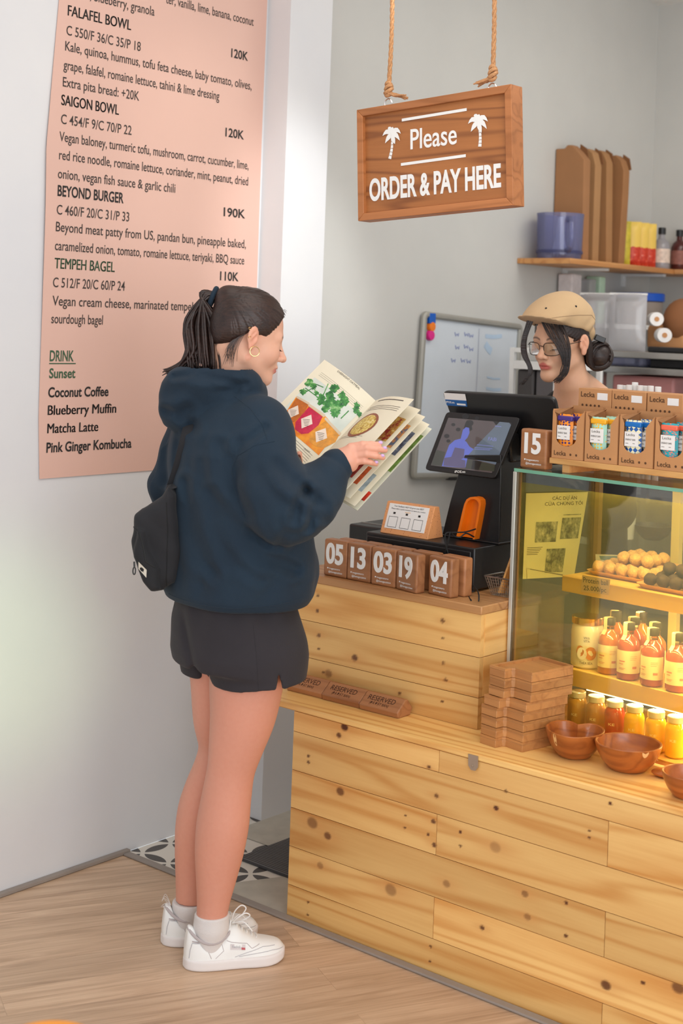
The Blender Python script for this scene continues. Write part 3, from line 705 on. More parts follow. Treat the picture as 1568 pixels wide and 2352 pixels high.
fl_, fr_ = onZ(872, 1223, ZD), onZ(981, 1240, ZD)
L = np.linalg.norm(fr_-fl_); rz = math.atan2(fr_[1]-fl_[1], fr_[0]-fl_[0])
t = thing('feedback_stand', 'cork-coloured wedge stand with a white feedback card on the cash drawer', 'card stand', fl_, rz)
sec = [(0, 0), (0.075, 0), (0.052, 0.088), (0.030, 0.088)]
b = MB()
for x in (0, L): b.v += [(x, y, z) for y, z in sec]; b.pl += [(0.4, 0.6, 0.3)]*4
b.f = [(0, 1, 2, 3), (7, 6, 5, 4), (0, 4, 5, 1), (1, 5, 6, 2), (2, 6, 7, 3), (3, 7, 4, 0)]; b.mi = [0]*6
b.f = [f[::-1] for f in b.f]
cork = NT('speckled_cork'); vv = cork.coord(); vo = cork.n('ShaderNodeTexVoronoi'); vo.inputs['Scale'].default_value = 150; cork.l(vv, vo.inputs['Vector'])
cork.set(cork.mix(cork.math('LESS_THAN', vo.outputs['Distance'], 0.16), lin((226, 158, 104)), lin((150, 92, 56))), 0.6)
mk('wedge', b, cork.m, t, local=True, bevel=0.002)
up = np.array([0, 0.030, 0.088]); up /= np.linalg.norm(up); nn = np.cross((1, 0, 0), up)
c0 = np.array([0.012, 0, 0])+up*0.016; b = MB()
q = [c0, c0+np.array([L-0.028, 0, 0]), c0+np.array([L-0.028, 0, 0])+up*0.072, c0+up*0.072]
b.slab([p+nn*0.0012 for p in q], nn, 0.0012); mk('feedback_card', b, M['whitepaper'], t, local=True, smooth=0)
b = MB()
def fc(s, x, h, cap, w): text(b, s, c0+np.array([x, 0, 0])+up*h+nn*0.0012, (1, 0, 0), up, cap, w, 0.01, 'C', 0.0002)
fc('Your feedback HELP US grow even BEST', (L-0.028)/2, 0.0635, 0.0042, 0.105); fc('Please take a quick moment to leave us a review', (L-0.028)/2, 0.0560, 0.0038, 0.120)
for i, x in enumerate((0.024, 0.068, 0.112)):
    for k in range(5): b.box((x-0.004+k*0.0018, -0.0, 0), (x-0.003+k*0.0018, 0.0001, 0.0001)) if 0 else None
    P = c0+np.array([x, 0, 0])+up*0.042+nn*0.0014
    b.add([P+np.array([-0.004, 0, 0]), P+np.array([0.004, 0, 0]), P+np.array([0.004, 0, 0])+up*0.006, P+np.array([-0.004, 0, 0])+up*0.006], [(0, 1, 2, 3)])
    for sx0, sx1, h0, h1 in ((-.016, .016, .004, .0052), (-.016, .016, .0338, .035), (-.016, -.0148, .004, .035), (.0148, .016, .004, .035)):
        P = c0+np.array([x, 0, 0])+nn*0.0014
        b.add([P+np.array([sx0, 0, 0])+up*h0, P+np.array([sx1, 0, 0])+up*h0, P+np.array([sx1, 0, 0])+up*h1, P+np.array([sx0, 0, 0])+up*h1], [(0, 1, 2, 3)])
mk('card_print', b, M['ink'], t, local=True, smooth=0)
b = MB()
for k in range(5): b.ell(c0+np.array([(L-0.028)/2-0.008+k*0.004, 0, 0])+up*0.0505+nn*0.0014, (0.0014, 0.0004, 0.0014), 6, 4)
mk('rating_star', b, plain('star_gold', (240, 170, 60), 0.5), t, local=True)

# ================================================================== point of sale terminal
t = thing('pos_terminal', 'black point of sale terminal with a tilted customer screen', 'till', (-2.27, 3.30, ZD))
YP = 3.275
def pface(x, y, Y=YP): return onY(x, y, Y)
fr = [pface(1014, 1238), pface(1146, 1256), pface(1150, 1100), pface(1150, 1045), pface(1066, 1045), pface(1048, 1100), pface(1032, 1156)]
fr[0][2] = fr[1][2] = ZD+0.002
b = MB(); dp = np.array([0.0, 0.10, 0.0]); n = len(fr)
b.add(fr+[p+dp for p in fr], [tuple(range(n))]+[tuple(range(2*n-1, n-1, -1))]+[(i, n+i, n+(i+1) % n, (i+1) % n) for i in range(n)])
b.box((fr[0][0]-0.005, YP-0.006, ZD), (fr[1][0]+0.004, YP+0.125, ZD+0.006))
mk('stand', b, M['black'], t, bevel=0.008, bseg=3)
orx = [(1047, 1240), (1053, 1211), (1062, 1172), (1066, 1157), (1071, 1147), (1079, 1142), (1088, 1141), (1097, 1143), (1103, 1149), (1104, 1158), (1099, 1190), (1089, 1246)]
inx = [(1054, 1239), (1059, 1211), (1067, 1176), (1070, 1160), (1074, 1152), (1080, 1147), (1088, 1146.5), (1094, 1149), (1098, 1154), (1099, 1160), (1094, 1190), (1085, 1245)]
O_ = [pface(x, y, YP-0.024) for x, y in orx]; I_ = [pface(x, y, YP-0.024) for x, y in inx]; I2 = [p+np.array([0.004, 0.018, 0]) for p in I_]; O2 = [p+np.array([0, 0.024, 0]) for p in O_]
k = len(O_); b = MB()
b.add(O_+I_+I2+O2, [(i, i+1, k+i+1, k+i) for i in range(k-1)]+[(k+i, k+i+1, 2*k+i+1, 2*k+i) for i in range(k-1)]+[(3*k+i, 3*k+i+1, i+1, i) for i in range(k-1)]+[tuple(2*k+i for i in range(k))])
b.v = [(x, y, max(z, ZD+0.0085)) for x, y, z in b.v]
tag(mk('phone_cradle', b, M['orange'], t, smooth=40), 'bright orange recessed cradle')
# customer screen
q = [pface(974.6, 1078.4, 3.262), pface(1136.4, 1099, 3.262), pface(1194.4, 958.7, 3.315), pface(1025, 945.6, 3.315)]
nrm = np.cross(q[1]-q[0], q[3]-q[0]); nrm /= np.linalg.norm(nrm)
cs_, ct_ = np.mean(q, axis=0), None
b = MB()
def rq(q, r):
    out = []
    for i in range(4):
        a, c, d = q[i-1], q[i], q[(i+1) % 4]; u = (a-c)/np.linalg.norm(a-c); w = (d-c)/np.linalg.norm(d-c)
        for s in (0, .33, .66, 1): out.append(c+u*r*(1-s)**2+w*r*s**2)
    return out
rp = rq(q, 0.012); n = len(rp)
b.add(rp+[p-nrm*0.012 for p in rp], [tuple(range(n)), tuple(range(2*n-1, n-1, -1))]+[(i, n+i, n+(i+1) % n, (i+1) % n) for i in range(n)])
mk('screen_casing', b, M['black'], t, bevel=0.0015)
sq = [onP(x, y, q[0], nrm)+nrm*0.0006 for x, y in ((989.6, 1069), (1135.5-6, 1086.5), (1175.7, 971.8), (1029.8, 959.6))]
def em(name, c, s=0.8):
    m_ = NT(name); m_.set(lin((10, 10, 12)), 0.12); m_.b.inputs['Emission Color'].default_value = lin(c); m_.b.inputs['Emission Strength'].default_value = s
    f_ = m_.noise(m_.coord(), 20, 2); m_.l(m_.ramp(f_, [(0.2, tuple(x*0.85 for x in lin(c)[:3])+(1,)), (0.8, lin(c))]), m_.b.inputs['Emission Color']); return m_.m
def scr(pts, lift=0.0012): return [onP(x, y, q[0], nrm)+nrm*lift for x, y in pts]
def zz(x, y): return (940+x/5.346, 680+y/5.346)
mats = [em('screen_brown', (92, 78, 78)), em('screen_slate', (104, 116, 132)), em('screen_blue', (104, 116, 214)), em('screen_dark', (62, 62, 52)), em('screen_mauve', (98, 88, 128)), em('screen_ink', (26, 22, 24)), em('screen_violet', (132, 138, 200))]
b = MB(); b.add(sq, [(0, 1, 2, 3)]); b.m = 1
b.plane_poly(scr([zz(1110, 1545), zz(1258, 1560), zz(1060, 2070), zz(700, 1985), zz(830, 1830)], 0.0008)[::-1])
b.m = 3; b.plane_poly(scr([zz(272, 2075), zz(330, 1890), zz(440, 1915), zz(400, 2090)], 0.0009)[::-1]); b.plane_poly(scr([zz(690, 1995), zz(1055, 2075), zz(1040, 2155), zz(680, 2120)], 0.0009)[::-1])
b.m = 5; b.plane_poly(scr([zz(780, 2015), zz(890, 2035), zz(850, 2140), zz(760, 2125)], 0.0010)[::-1])
b.m = 5
for cx_, cy_, r_ in ((690, 1480, 45), (740, 1560, 50), (540, 1580, 26), (600, 1640, 30), (460, 1720, 34), (480, 1780, 26), (830, 1500, 30)):
    b.plane_poly(scr([zz(cx_+r_*math.cos(a), cy_+r_*math.sin(a)*0.8) for a in np.linspace(0, 2*PI, 9)[:-1]], 0.0009)[::-1])
b.m = 2
b.plane_poly(scr([zz(400, 2090), zz(430, 1990), zz(490, 1830), zz(560, 1770), zz(640, 1750), zz(700, 1790), zz(740, 1850), zz(790, 1880), zz(720, 1960), zz(690, 2110)], 0.0011)[::-1])
b.plane_poly(scr([zz(630, 1760), zz(660, 1640), zz(690, 1610), zz(735, 1620), zz(740, 1680), zz(715, 1740), zz(660, 1800)], 0.0012)[::-1])
b.m = 5; b.plane_poly(scr([zz(665, 1640), zz(690, 1560), zz(760, 1570), zz(775, 1640), zz(745, 1660), zz(735, 1620), zz(695, 1612)], 0.0013)[::-1])
b.m = 4; b.plane_poly(scr([zz(510, 1990), zz(560, 1860), zz(680, 1880), zz(670, 1990), zz(600, 2020)], 0.0013)[::-1])
b.plane_poly(scr([zz(430, 1990), zz(520, 1975), zz(690, 2020), zz(690, 2110), zz(420, 2085)], 0.00125)[::-1])
b.m = 6
SF = lambda x, y: onP(x, y, q[0], nrm)
xd_ = (sq[1]-sq[0]); xd_ /= np.linalg.norm(xd_)
text_on(b, 'FABi', zz(965, 1775), zz(1068, 1785), 0.010, SF, nrm, 0.01, 0.0013)
for (xa, ya, xb_, yb_) in ((830, 1830, 1030, 1850), (800, 1865, 1020, 1880), (800, 1885, 990, 1895), (1050, 1600, 1130, 1610)):
    P0, P1 = SF(*zz(xa, ya)), SF(*zz(xb_, yb_)); up_ = np.cross(nrm, P1-P0); up_ /= np.linalg.norm(up_)
    b.add([P0+nrm*0.0012, P1+nrm*0.0012, P1+nrm*0.0012+up_*0.0018, P0+nrm*0.0012+up_*0.0018], [(0, 1, 2, 3)])
mk('screen_picture', b, mats, t, smooth=0)
b = MB(); text_on(b, 'iPOS.vn', zz(555, 2170), zz(685, 2172), 0.0065, SF, nrm, 0.02, 0.0008); mk('screen_logo', b, M['whitepaint'], t, smooth=0)
gb = MB(); gb.add([p+nrm*0.0019 for p in sq], [(0, 1, 2, 3)]); mk('screen_glass', gb, glassy('screen_glass', (0.97, 0.97, 0.97, 1), 0.10, 0.03), t, smooth=0)
# main monitor seen from the back
q2 = [onY(1034, 955, 3.345), onY(1275, 985, 3.345), onY(1271, 914, 3.318), onY(1014, 899.5, 3.318)]
d_ = (q2[0]-q2[3])/np.linalg.norm(q2[0]-q2[3]); q2[0] = q2[0]+d_*0.10; q2[1] = q2[1]+d_*0.10
n2 = np.cross(q2[1]-q2[0], q2[3]-q2[0]); n2 /= np.linalg.norm(n2); rp = rq(q2, 0.016); n = len(rp); b = MB()
b.add(rp+[p-n2*0.016 for p in rp], [tuple(range(n)), tuple(range(2*n-1, n-1, -1))]+[(i, n+i, n+(i+1) % n, (i+1) % n) for i in range(n)])
mk('monitor', b, M['black'], t, bevel=0.004, bseg=3)
MF = lambda x, y: onP(x, y, q2[3], n2)+n2*0.0006
b = MB(); b.add([MF(1019, 902), MF(1068, 905), MF(1071, 920), MF(1022, 917)][::-1], [(0, 1, 2, 3)]); tag(mk('sticker', b, M['whitepaper'], t, smooth=0), 'white and blue sticker')
b = MB(); b.add([MF(1022, 917), MF(1071, 920), MF(1073, 934), MF(1026, 931)][::-1], [(0, 1, 2, 3)]); mk('blue_band', b, plain('sticker_blue', (24, 92, 160), 0.4), t, smooth=0)
b = MB(); text_on(b, 'iPOS.vn', (1025, 925), (1044, 926.5), 0.006, MF, n2, 0.02, 0.0004)
b.add([p+n2*0.0004 for p in (MF(1049, 926), MF(1069, 927.5), MF(1070, 931.5), MF(1050, 930))][::-1], [(0, 1, 2, 3)]); mk('sticker_print', b, M['whitepaint'], t, smooth=0)
b = MB(); text_on(b, 'HOTLINE', (1030, 909), (1058, 911), 0.004, MF, n2, 0.01, 0.0004); mk('sticker_red_print', b, plain('sticker_red', (226, 110, 90), 0.5), t, smooth=0) if 0 else None
b = MB(); c = np.mean(q2, axis=0)
b.add([c+np.array([-0.03, 0, -0.02]), c+np.array([0.05, 0, -0.02]), c+np.array([0.05, 0.02, -0.10]), c+np.array([-0.03, 0.02, -0.10])]+[p-np.array([0, 0.05, 0]) for p in (c+np.array([-0.03, 0, -0.02]), c+np.array([0.05, 0, -0.02]), c+np.array([0.05, 0.02, -0.10]), c+np.array([-0.03, 0.02, -0.10]))],
      [(0, 1, 2, 3), (7, 6, 5, 4), (0, 4, 5, 1), (1, 5, 6, 2), (2, 6, 7, 3), (3, 7, 4, 0)])
mk('hinge_arm', b, M['black'], t, bevel=0.005)
# loose cable
b = MB()
def cable(pts, r=0.0021):
    P = [np.array(p, float) for p in pts]; out = []
    for i in range(len(P)-1):
        p0, p1, p2, p3 = P[max(i-1, 0)], P[i], P[i+1], P[min(i+2, len(P)-1)]
        for s in np.linspace(0, 1, 7)[:-1]: out.append(0.5*((2*p1)+(p2-p0)*s+(2*p0-5*p1+4*p2-p3)*s*s+(3*p1-p0-3*p2+p3)*s**3))
    out.append(P[-1]); b.tube(out, r, 7)
Yc = 3.15
cable([onY(1092, 1215, 3.24), onY(1068, 1222, 3.20), onY(1040, 1223, 3.166), onY(1024, 1225, 3.15), onY(1022, 1240, 3.146), onY(1026, 1262, 3.147), onY(1032, 1280, 3.150)])
cable([onY(1088, 1233, 3.24), onY(1070, 1225, 3.20), onY(1056, 1234, 3.182), onY(1042, 1231, 3.166), onY(1034, 1223, 3.152), onY(1030, 1240, 3.147), onY(1024, 1262, 3.147), onY(1022, 1275, 3.150)])
tag(mk('cable', b, M['blackm']), 'thin black cable looped over the cash drawer in front of the orange cradle', 'cable')
b = MB(); cable([onZ(1082, 1379, ZT+0.002), onY(1076, 1368, 3.125), onY(1082, 1345, 3.13), onY(1094, 1353, 3.11), onY(1099, 1366, 3.08), onZ(1099, 1381, ZT+0.003)], 0.002)
tag(mk('cable', b, M['blackm']), 'short black cable end curling on the counter right of the 04 block', 'cable')

# ================================================================== wire basket with wooden paddles
t = thing('wire_basket', 'small metal wire basket on the counter beside the display case', 'basket', (-2.105, 3.205, ZT))
b = MB(); N = 10; wt, wb_, hh = 0.042, 0.028, 0.052
def bp(i, n, w, z): return [(-w+2*w*i/n, -w, z), (w, -w+2*w*i/n, z), (w-2*w*i/n, w, z), (-w, w-2*w*i/n, z)]
for s in range(4):
    for i in range(N): b.tube([bp(i, N, wb_, 0.002)[s], bp(i, N, wt, hh)[s]], 0.0007, 4)
for z in np.linspace(0.002, hh, 7):
    w = wb_+(wt-wb_)*(z-0.002)/(hh-0.002); b.tube([(-w, -w, z), (w, -w, z), (w, w, z), (-w, w, z)], 0.0007, 4, closed=True)
for i in range(N+1):
    x = -wb_+2*wb_*i/N; b.tube([(x, -wb_, 0.002), (x, wb_, 0.002)], 0.0007, 4); b.tube([(-wb_, x, 0.002), (wb_, x, 0.002)], 0.0007, 4)
mk('wire_mesh', b, M['metal'], t, local=True)
b = MB(); b.tube([(-wt, -wt, hh), (wt, -wt, hh), (wt, wt, hh), (-wt, wt, hh)], 0.0022, 8, closed=True); mk('rim', b, M['metal'], t, local=True)
for i, (a, c, w, lab) in enumerate((((-0.016, -0.004, 0.006), (0.026, 0.012, 0.148), 0.030, 'pale wooden paddle leaning in the wire basket, nearest the till'), ((0.008, 0.012, 0.006), (0.035, 0.028, 0.130), 0.026, 'pale wooden paddle leaning in the wire basket, nearest the display case'))):
    A, C = np.array([-2.105, 3.205, ZT])+a, np.array([-2.105, 3.205, ZT])+c; ax = (C-A)/np.linalg.norm(C-A); sd = np.cross(ax, (1, 0, 0)); sd /= np.linalg.norm(sd); nr = np.cross(ax, sd)
    b = MB(); b.slab([A-sd*w/2, A+sd*w/2, C+sd*w/2, C-sd*w/2], nr, 0.006); tag(mk('wooden_paddle', b, M['bamboo'], bevel=0.002), lab, 'paddle', 'paddles in the wire basket')

# ================================================================== reserved blocks on the ledge
sec = [(0, 0), (0.052, 0), (0.062, 0.018), (0.040, 0.044), (0.030, 0.044), (-0.006, 0.016)]
for i, (x0, x1) in enumerate(((-2.660, -2.530), (-2.529, -2.398), (-2.397, -2.267))):
    lab = ('leftmost, half hidden by the shorts', 'middle one of the three', 'rightmost, with its pale cut end showing')[i]
    t = thing('reserved_block', 'brown wooden reserved sign lying on the ledge, '+lab, 'sign', (x0, 2.982, ZL), 0.028, 'reserved signs on the ledge')
    b = MB(); n = 6; b.plv = (random.random(), 0.3+0.4*random.random(), random.random()); w = x1-x0-0.001
    b.v = [(0, y-0.02, z) for y, z in sec]+[(w, y-0.02, z) for y, z in sec]; b.pl = [b.plv]*12
    b.f = [tuple(range(n-1, -1, -1)), tuple(range(n, 2*n))]+[(i_, (i_+1) % n, n+(i_+1) % n, n+i_) for i_ in range(n)]; b.mi = [0]*len(b.f)
    mk('block', b, M['acacia'], t, local=True, bevel=0.003)
    A = np.array([0, -0.026, 0.016]); B = np.array([0, 0.010, 0.044]); ud = (B-A)/np.linalg.norm(B-A)
    b = MB(); text(b, 'RESERVED', A+np.array([w/2-0.004, 0, 0])+ud*0.022, (1, 0, 0), ud, 0.0155, 0.088, 0.0, 'C', 0.0004)
    text(b, '(\u0110\u00c3 \u0110\u1eb6T B\u00c0N)', A+np.array([w/2-0.004, 0, 0])+ud*0.009, (1, 0, 0), ud, 0.008, 0.062, 0.0, 'C', 0.0004)
    mk('burnt_lettering', b, plain('burnt_wood', (66, 34, 20), 0.8), t, local=True, smooth=0)

# ================================================================== stacked wooden trays
F0 = onZ(1200, 1729, ZL)
def tray(k, dx, dy):
    names = ['topmost of the stack', 'second from the top', 'third from the top', 'fourth from the top', 'fourth from the bottom', 'third from the bottom', 'second from the bottom', 'lowest, lying on the ledge']
    t = thing('wooden_tray', 'brown wooden tray in the stack beside the bowls, '+names[7-k], 'tray', (F0[0]+dx, F0[1]+dy, ZL+k*0.0243), -0.185, 'stacked wooden trays')
    h = 0.0237; po = [(0, 0), (0, 0.150), (-0.115, 0.150), (-0.115, -0.030), (-0.062, -0.030), (-0.062, -0.006), (-0.056, 0)]
    b = MB(); b.plv = (random.random(), random.random(), random.random()); b.prism(po, 0, h-0.006); mk('base', b, M['tray'], t, local=True, bevel=0.0012)
    r = 0.008; pi_ = [(-r, r), (-r, 0.150-r), (-0.115+r, 0.150-r), (-0.115+r, -0.030+r), (-0.062-r, -0.030+r), (-0.062-r, -0.006+r), (-0.056-r*0.3, r)]
    n = 7; b = MB(); b.plv = (random.random(), random.random(), random.random())
    b.add([(x, y, h-0.006) for x, y in po]+[(x, y, h) for x, y in po]+[(x, y, h) for x, y in pi_]+[(x, y, h-0.006) for x, y in pi_],
          [(i, (i+1) % n, n+(i+1) % n, n+i) for i in range(n)]+[(n+i, n+(i+1) % n, 2*n+(i+1) % n, 2*n+i) for i in range(n)]+[(2*n+i, 2*n+(i+1) % n, 3*n+(i+1) % n, 3*n+i) for i in range(n)])
    mk('rim', b, M['tray'], t, local=True)
for k, (dx, dy) in enumerate(((-0.002, 0), (0, -0.001), (-0.001, 0.0), (-0.002, 0.001), (0.003, 0.004), (0.010, 0.012), (0.011, 0.013), (0.011, 0.012))): tray(k, dx, dy)

# ================================================================== bowls on the ledge
def bowl(name, label, c, prof, heart=0.0, rz=0.0, sap=None):
    """prof: outer (r,z) rows from the foot up, then inner rows back down; heart pulls a notch and a tip"""
    t = thing(name, label, 'bowl', c, rz); b = MB(); seg = 48; V = []; F = []
    for r, z in prof:
        for k in range(seg):
            a = 2*PI*k/seg; rr = r
            if heart:
                g = min(1.0, z/0.03) if z > 0 else 0.0
                d = math.atan2(math.sin(a-PI/2), math.cos(a-PI/2)); s = 1-heart*0.46*math.exp(-(d/0.30)**2)+heart*0.14*math.exp(-((abs(d)-PI)/0.5)**2)+0.05*heart*math.exp(-((abs(d)-0.8)/0.4)**2)
                rr = r*(1+(s-1)*(0.35+0.65*g))
            V.append((rr*math.cos(a), rr*math.sin(a), z))
    n = len(prof)
    F = [(i*seg+k, i*seg+(k+1) % seg, (i+1)*seg+(k+1) % seg, (i+1)*seg+k) for i in range(n-1) for k in range(seg)]+[tuple(range(seg-1, -1, -1)), tuple((n-1)*seg+k for k in range(seg))]
    b.add(V, F); o = mk('bowl_body', b, M['bowlwood'], t, local=True, smooth=50)
    if sap:
        bv = BVHTree.FromPolygons([Vector(p) for p in V], F); s = MB(); az, zz_, w, h = sap; pts = []
        for k in range(14):
            a = 2*PI*k/14; y = h*math.sin(a); x = w*math.cos(a)*(1-0.35*(1-y/h)*0.5); pts.append((az+x, zz_+y))
        out = []
        for a, z in pts+[(az, zz_)]:
            d = Vector((-math.cos(a), -math.sin(a), 0)); hit = bv.ray_cast(Vector((math.cos(a), math.sin(a), 0))*0.3+Vector((0, 0, z)), d)
            out.append(hit[0]-d*0.0005 if hit[0] else Vector((0, 0, 0)))
        s.add(out, [(i, (i+1) % 14, 14) for i in range(14)]); tag(mk('sapwood_patch', s, M['sap'], t, local=True), 'pale sapwood patch')
pr = [(0.036, 0), (0.046, 0.004), (0.062, 0.022), (0.073, 0.042), (0.078, 0.058), (0.079, 0.064), (0.077, 0.0655), (0.073, 0.064), (0.070, 0.050), (0.060, 0.028), (0.044, 0.012), (0.0, 0.009)]
bowl('round_bowl', 'round brown wooden bowl in front of the yellow jars', onZ(1441, 1766, ZL), [(r*1.0, z*0.98) for r, z in pr], sap=(-0.55, 0.058, 0.13, 0.010))
bowl('heart_bowl', 'heart-shaped brown wooden bowl between the tray stack and the round bowl', onZ(1318, 1736, ZL), [(r*0.90, z*1.02) for r, z in pr], heart=1.0, rz=0.35, sap=(-1.75-0.35, 0.050, 0.10, 0.016))
pb = onZ(1600, 1815, ZL)
bowl('small_bowl', 'brown wooden bowl cut off by the right edge of the picture', (-1.435, 2.955, ZL), [(r*0.80, z*0.85) for r, z in pr])
t = thing('wooden_spoon', 'small flat wooden spoon lying behind the round bowl', 'spoon', onZ(1528, 1786, ZL), 0.25)
b = MB(); b.ell((0, 0, 0.010), (0.034, 0.020, 0.010), 20, 10); mk('spoon_head', b, M['bowlwood'], t, local=True)
b = MB(); b.tube([(0.03, 0, 0.011), (0.07, -0.004, 0.010), (0.10, -0.006, 0.007)], [0.007, 0.005, 0.006], 10); mk('spoon_handle', b, M['bowlwood'], t, local=True)

# ================================================================== glass display case
RZ = -math.radians(5); C0 = np.array([-2.0578, 3.15, ZL]); UX = np.array([math.cos(RZ), math.sin(RZ), 0]); UY = np.array([-math.sin(RZ), math.cos(RZ), 0])
def CL(x, y, yl):
    p = onP(x, y, C0+UY*yl, UY)-C0; return np.array([p @ UX, p @ UY, p[2]])
def CW(x, y, z): return C0+UX*x+UY*y+np.array([0, 0, z])
HC, DC, WC = 0.665, 0.36, 1.05
M['caseshelf'] = wood('case_shelf_wood', (238, 196, 110), (212, 160, 72), 0, 1.0, 0.45, seed=5.1)
M['clear'] = glassy('clear_glass', (0.96, 0.975, 0.965, 1), 0.04)
M['film'] = glassy('yellow_film', (0.98, 0.90, 0.50, 1), 0.02, 0.05, alpha=(0.22, lin((240, 216, 104))))
M['glassedge'] = plain('green_glass_edge', (120, 176, 150), 0.1)
M['alu'] = plain('pale_aluminium', (214, 216, 208), 0.35, 0.4)
M['brownalu'] = plain('bronze_profile', (150, 116, 70), 0.4, 0.3)
M['cream'] = plain('cream_profile', (222, 206, 150), 0.45)
dc = thing('display_case', 'glass display case with yellow tinted front holding drinks and snack balls', 'display case', C0, RZ)
def part(name, lo, hi, mat, **kw):
    b = MB(); b.box(lo, hi); return mk(name, b, mat, dc, local=True, **kw)
part('base', (0.0, 0.012, 0.0), (WC, DC, 0.012), M['shelfwood'])
part('front_pane', (0.009, 0.0, 0.012), (WC, 0.005, HC-0.010), M['clear'], smooth=0)
b = MB(); b.add([(0.020, 0.0062, 0.014), (WC, 0.0062, 0.014), (WC, 0.0062, 0.630), (0.020, 0.0062, 0.630)], [(0, 1, 2, 3)]); tag(mk('tint_film', b, M['film'], dc, local=True, smooth=0), 'yellow tinted film')
part('side_pane', (0.002, 0.012, 0.012), (0.006, DC, HC-0.010), M['clear'], smooth=0)
part('top_pane', (0.0, 0.004, HC-0.008), (WC, DC, HC), M['clear'], smooth=0)
b = MB(); b.box((0, 0.0, HC-0.0085), (WC, 0.0038, HC)); tag(mk('top_glass_edge', b, M['glassedge'], dc, local=True), 'green glass edge')
part('front_post', (-0.002, -0.001, 0.0), (0.0085, 0.009, HC-0.009), M['alu'], bevel=0.001)
part('inner_post', (0.0086, 0.0065, 0.0), (0.0165, 0.014, HC-0.010), M['brownalu'])
part('rear_post', (0.0, DC, 0.0), (0.02, DC+0.018, HC-0.010), M['brownalu'])
part('door_stile', (0.255, DC, 0.012), (0.280, DC+0.018, HC-0.03), M['cream'])
part('door_stile', (0.780, DC, 0.012), (0.805, DC+0.018, HC-0.03), M['cream'])
part('rear_rail', (0.0, DC, HC-0.03), (WC, DC+0.018, HC-0.010), M['cream'])
part('rear_rail', (0.0, DC, 0.0), (WC, DC+0.018, 0.012), M['cream'])
s1 = part('shelf', (0.128, 0.052, 0.358), (WC, 0.325, 0.398), M['caseshelf'], bevel=0.002)
s2 = part('shelf', (0.150, 0.052, 0.122), (WC, 0.325, 0.165), M['caseshelf'], bevel=0.002)
b = MB(); b.tube([(0.13, 0.053, 0.399), (0.005, 0.053, 0.399)], 0.0016, 6); mk('shelf_pin', b, M['chrome'], dc, local=True)
led = em('warm_led', (255, 236, 190), 14.0)
part('led_strip', (0.20, 0.075, 0.113), (WC, 0.095, 0.1215), led, smooth=0)
part('led_strip', (0.20, 0.200, 0.351), (WC, 0.212, 0.3575), led, smooth=0)
def warm(x, y, z, tx, ty, tz, p, sx, sy):
    o = area('case_lamp', CW(x, y, z), CW(tx, ty, tz), sx, p, (1.0, 0.74, 0.34), sy); return o
def bar(x, y, z, p, sx=0.75, tilt=0.0):
    l = bpy.data.lights.new('case_led_and_fill', 'AREA'); l.energy = p; l.color = (1.0, 0.82, 0.50); l.shape = 'RECTANGLE'; l.size = sx; l.size_y = 0.012
    o = bpy.data.objects.new('case_led_and_fill', l); COL.objects.link(o); o.location = CW(x, y, z); o.rotation_euler = (tilt, 0, RZ)
bar(0.62, 0.085, 0.1125, 2.5); bar(0.62, 0.206, 0.350, 2.2); bar(0.62, 0.030, HC-0.014, 4.0, tilt=0.15); bar(0.62, 0.028, 0.352, 2.0, tilt=0.12)  # last two bars are added fill for shelf fronts and bottles, without strips

# leaflet on the left pane
M['leaf'] = plain('leaflet_paper', (224, 222, 170), 0.7)
def SX(x, y, xl=0.012):
    p = onP(x, y, C0+UX*xl, UX)-C0; return np.array([xl, p @ UY, p[2]])
lf = thing('leaflet', 'pale printed leaflet with house photographs hung inside the left pane of the display case', 'leaflet', C0, RZ)
qd = [SX(1200, 1330), SX(1318, 1324), SX(1350, 1130), SX(1208, 1133)]
qd = [np.array([p[0], min(p[1], 0.34), p[2]]) for p in qd]
b = MB(); b.slab(qd, (1, 0, 0), 0.0006); mk('sheet', b, M['leaf'], lf, local=True, smooth=0)
def LQ(u, v, l=0.0006): p = qd[0]*(1-u)*(1-v)+qd[1]*u*(1-v)+qd[2]*u*v+qd[3]*(1-u)*v; return p+np.array([l, 0, 0])
b = MB()
for (u0, v0, u1, v1) in ((0.18, 0.42, 0.55, 0.66), (0.62, 0.45, 0.95, 0.70), (0.40, 0.06, 0.75, 0.34), (0.63, 0.73, 0.94, 0.74)): b.add([LQ(u0, v0), LQ(u1, v0), LQ(u1, v1), LQ(u0, v1)], [(0, 1, 2, 3)])
ph = NT('leaflet_photo'); ph.set(ph.ramp(ph.noise(ph.coord(), 45, 3, 0.7), [(0.35, lin((70, 76, 60))), (0.55, lin((150, 154, 120))), (0.7, lin((200, 200, 160)))]), 0.6)
mk('photo', b, ph.m, lf, local=True, smooth=0)
b = MB()
for s, u, v, w, cp in (('C\u00c1C D\u1ef0 \u00c1N', 0.62, 0.915, 0.40, 0.009), ('C\u1ee6A CH\u00daNG T\u00d4I', 0.62, 0.85, 0.62, 0.009)):
    W_ = np.linalg.norm(qd[2]-qd[3]); text(b, s, LQ(u, v), qd[2]-qd[3], (0, 0, 1), cp, W_*w, 0.0, 'C', 0.0005)
for k in range(5):
    y = 0.36-0.02*k; b.add([LQ(0.05, y, .001), LQ(0.32-0.02*k, y, .001), LQ(0.32-0.02*k, y+0.006, .001), LQ(0.05, y+0.006, .001)], [(0, 1, 2, 3)])
mk('print', b, M['inkgrey'], lf, local=True, smooth=0)

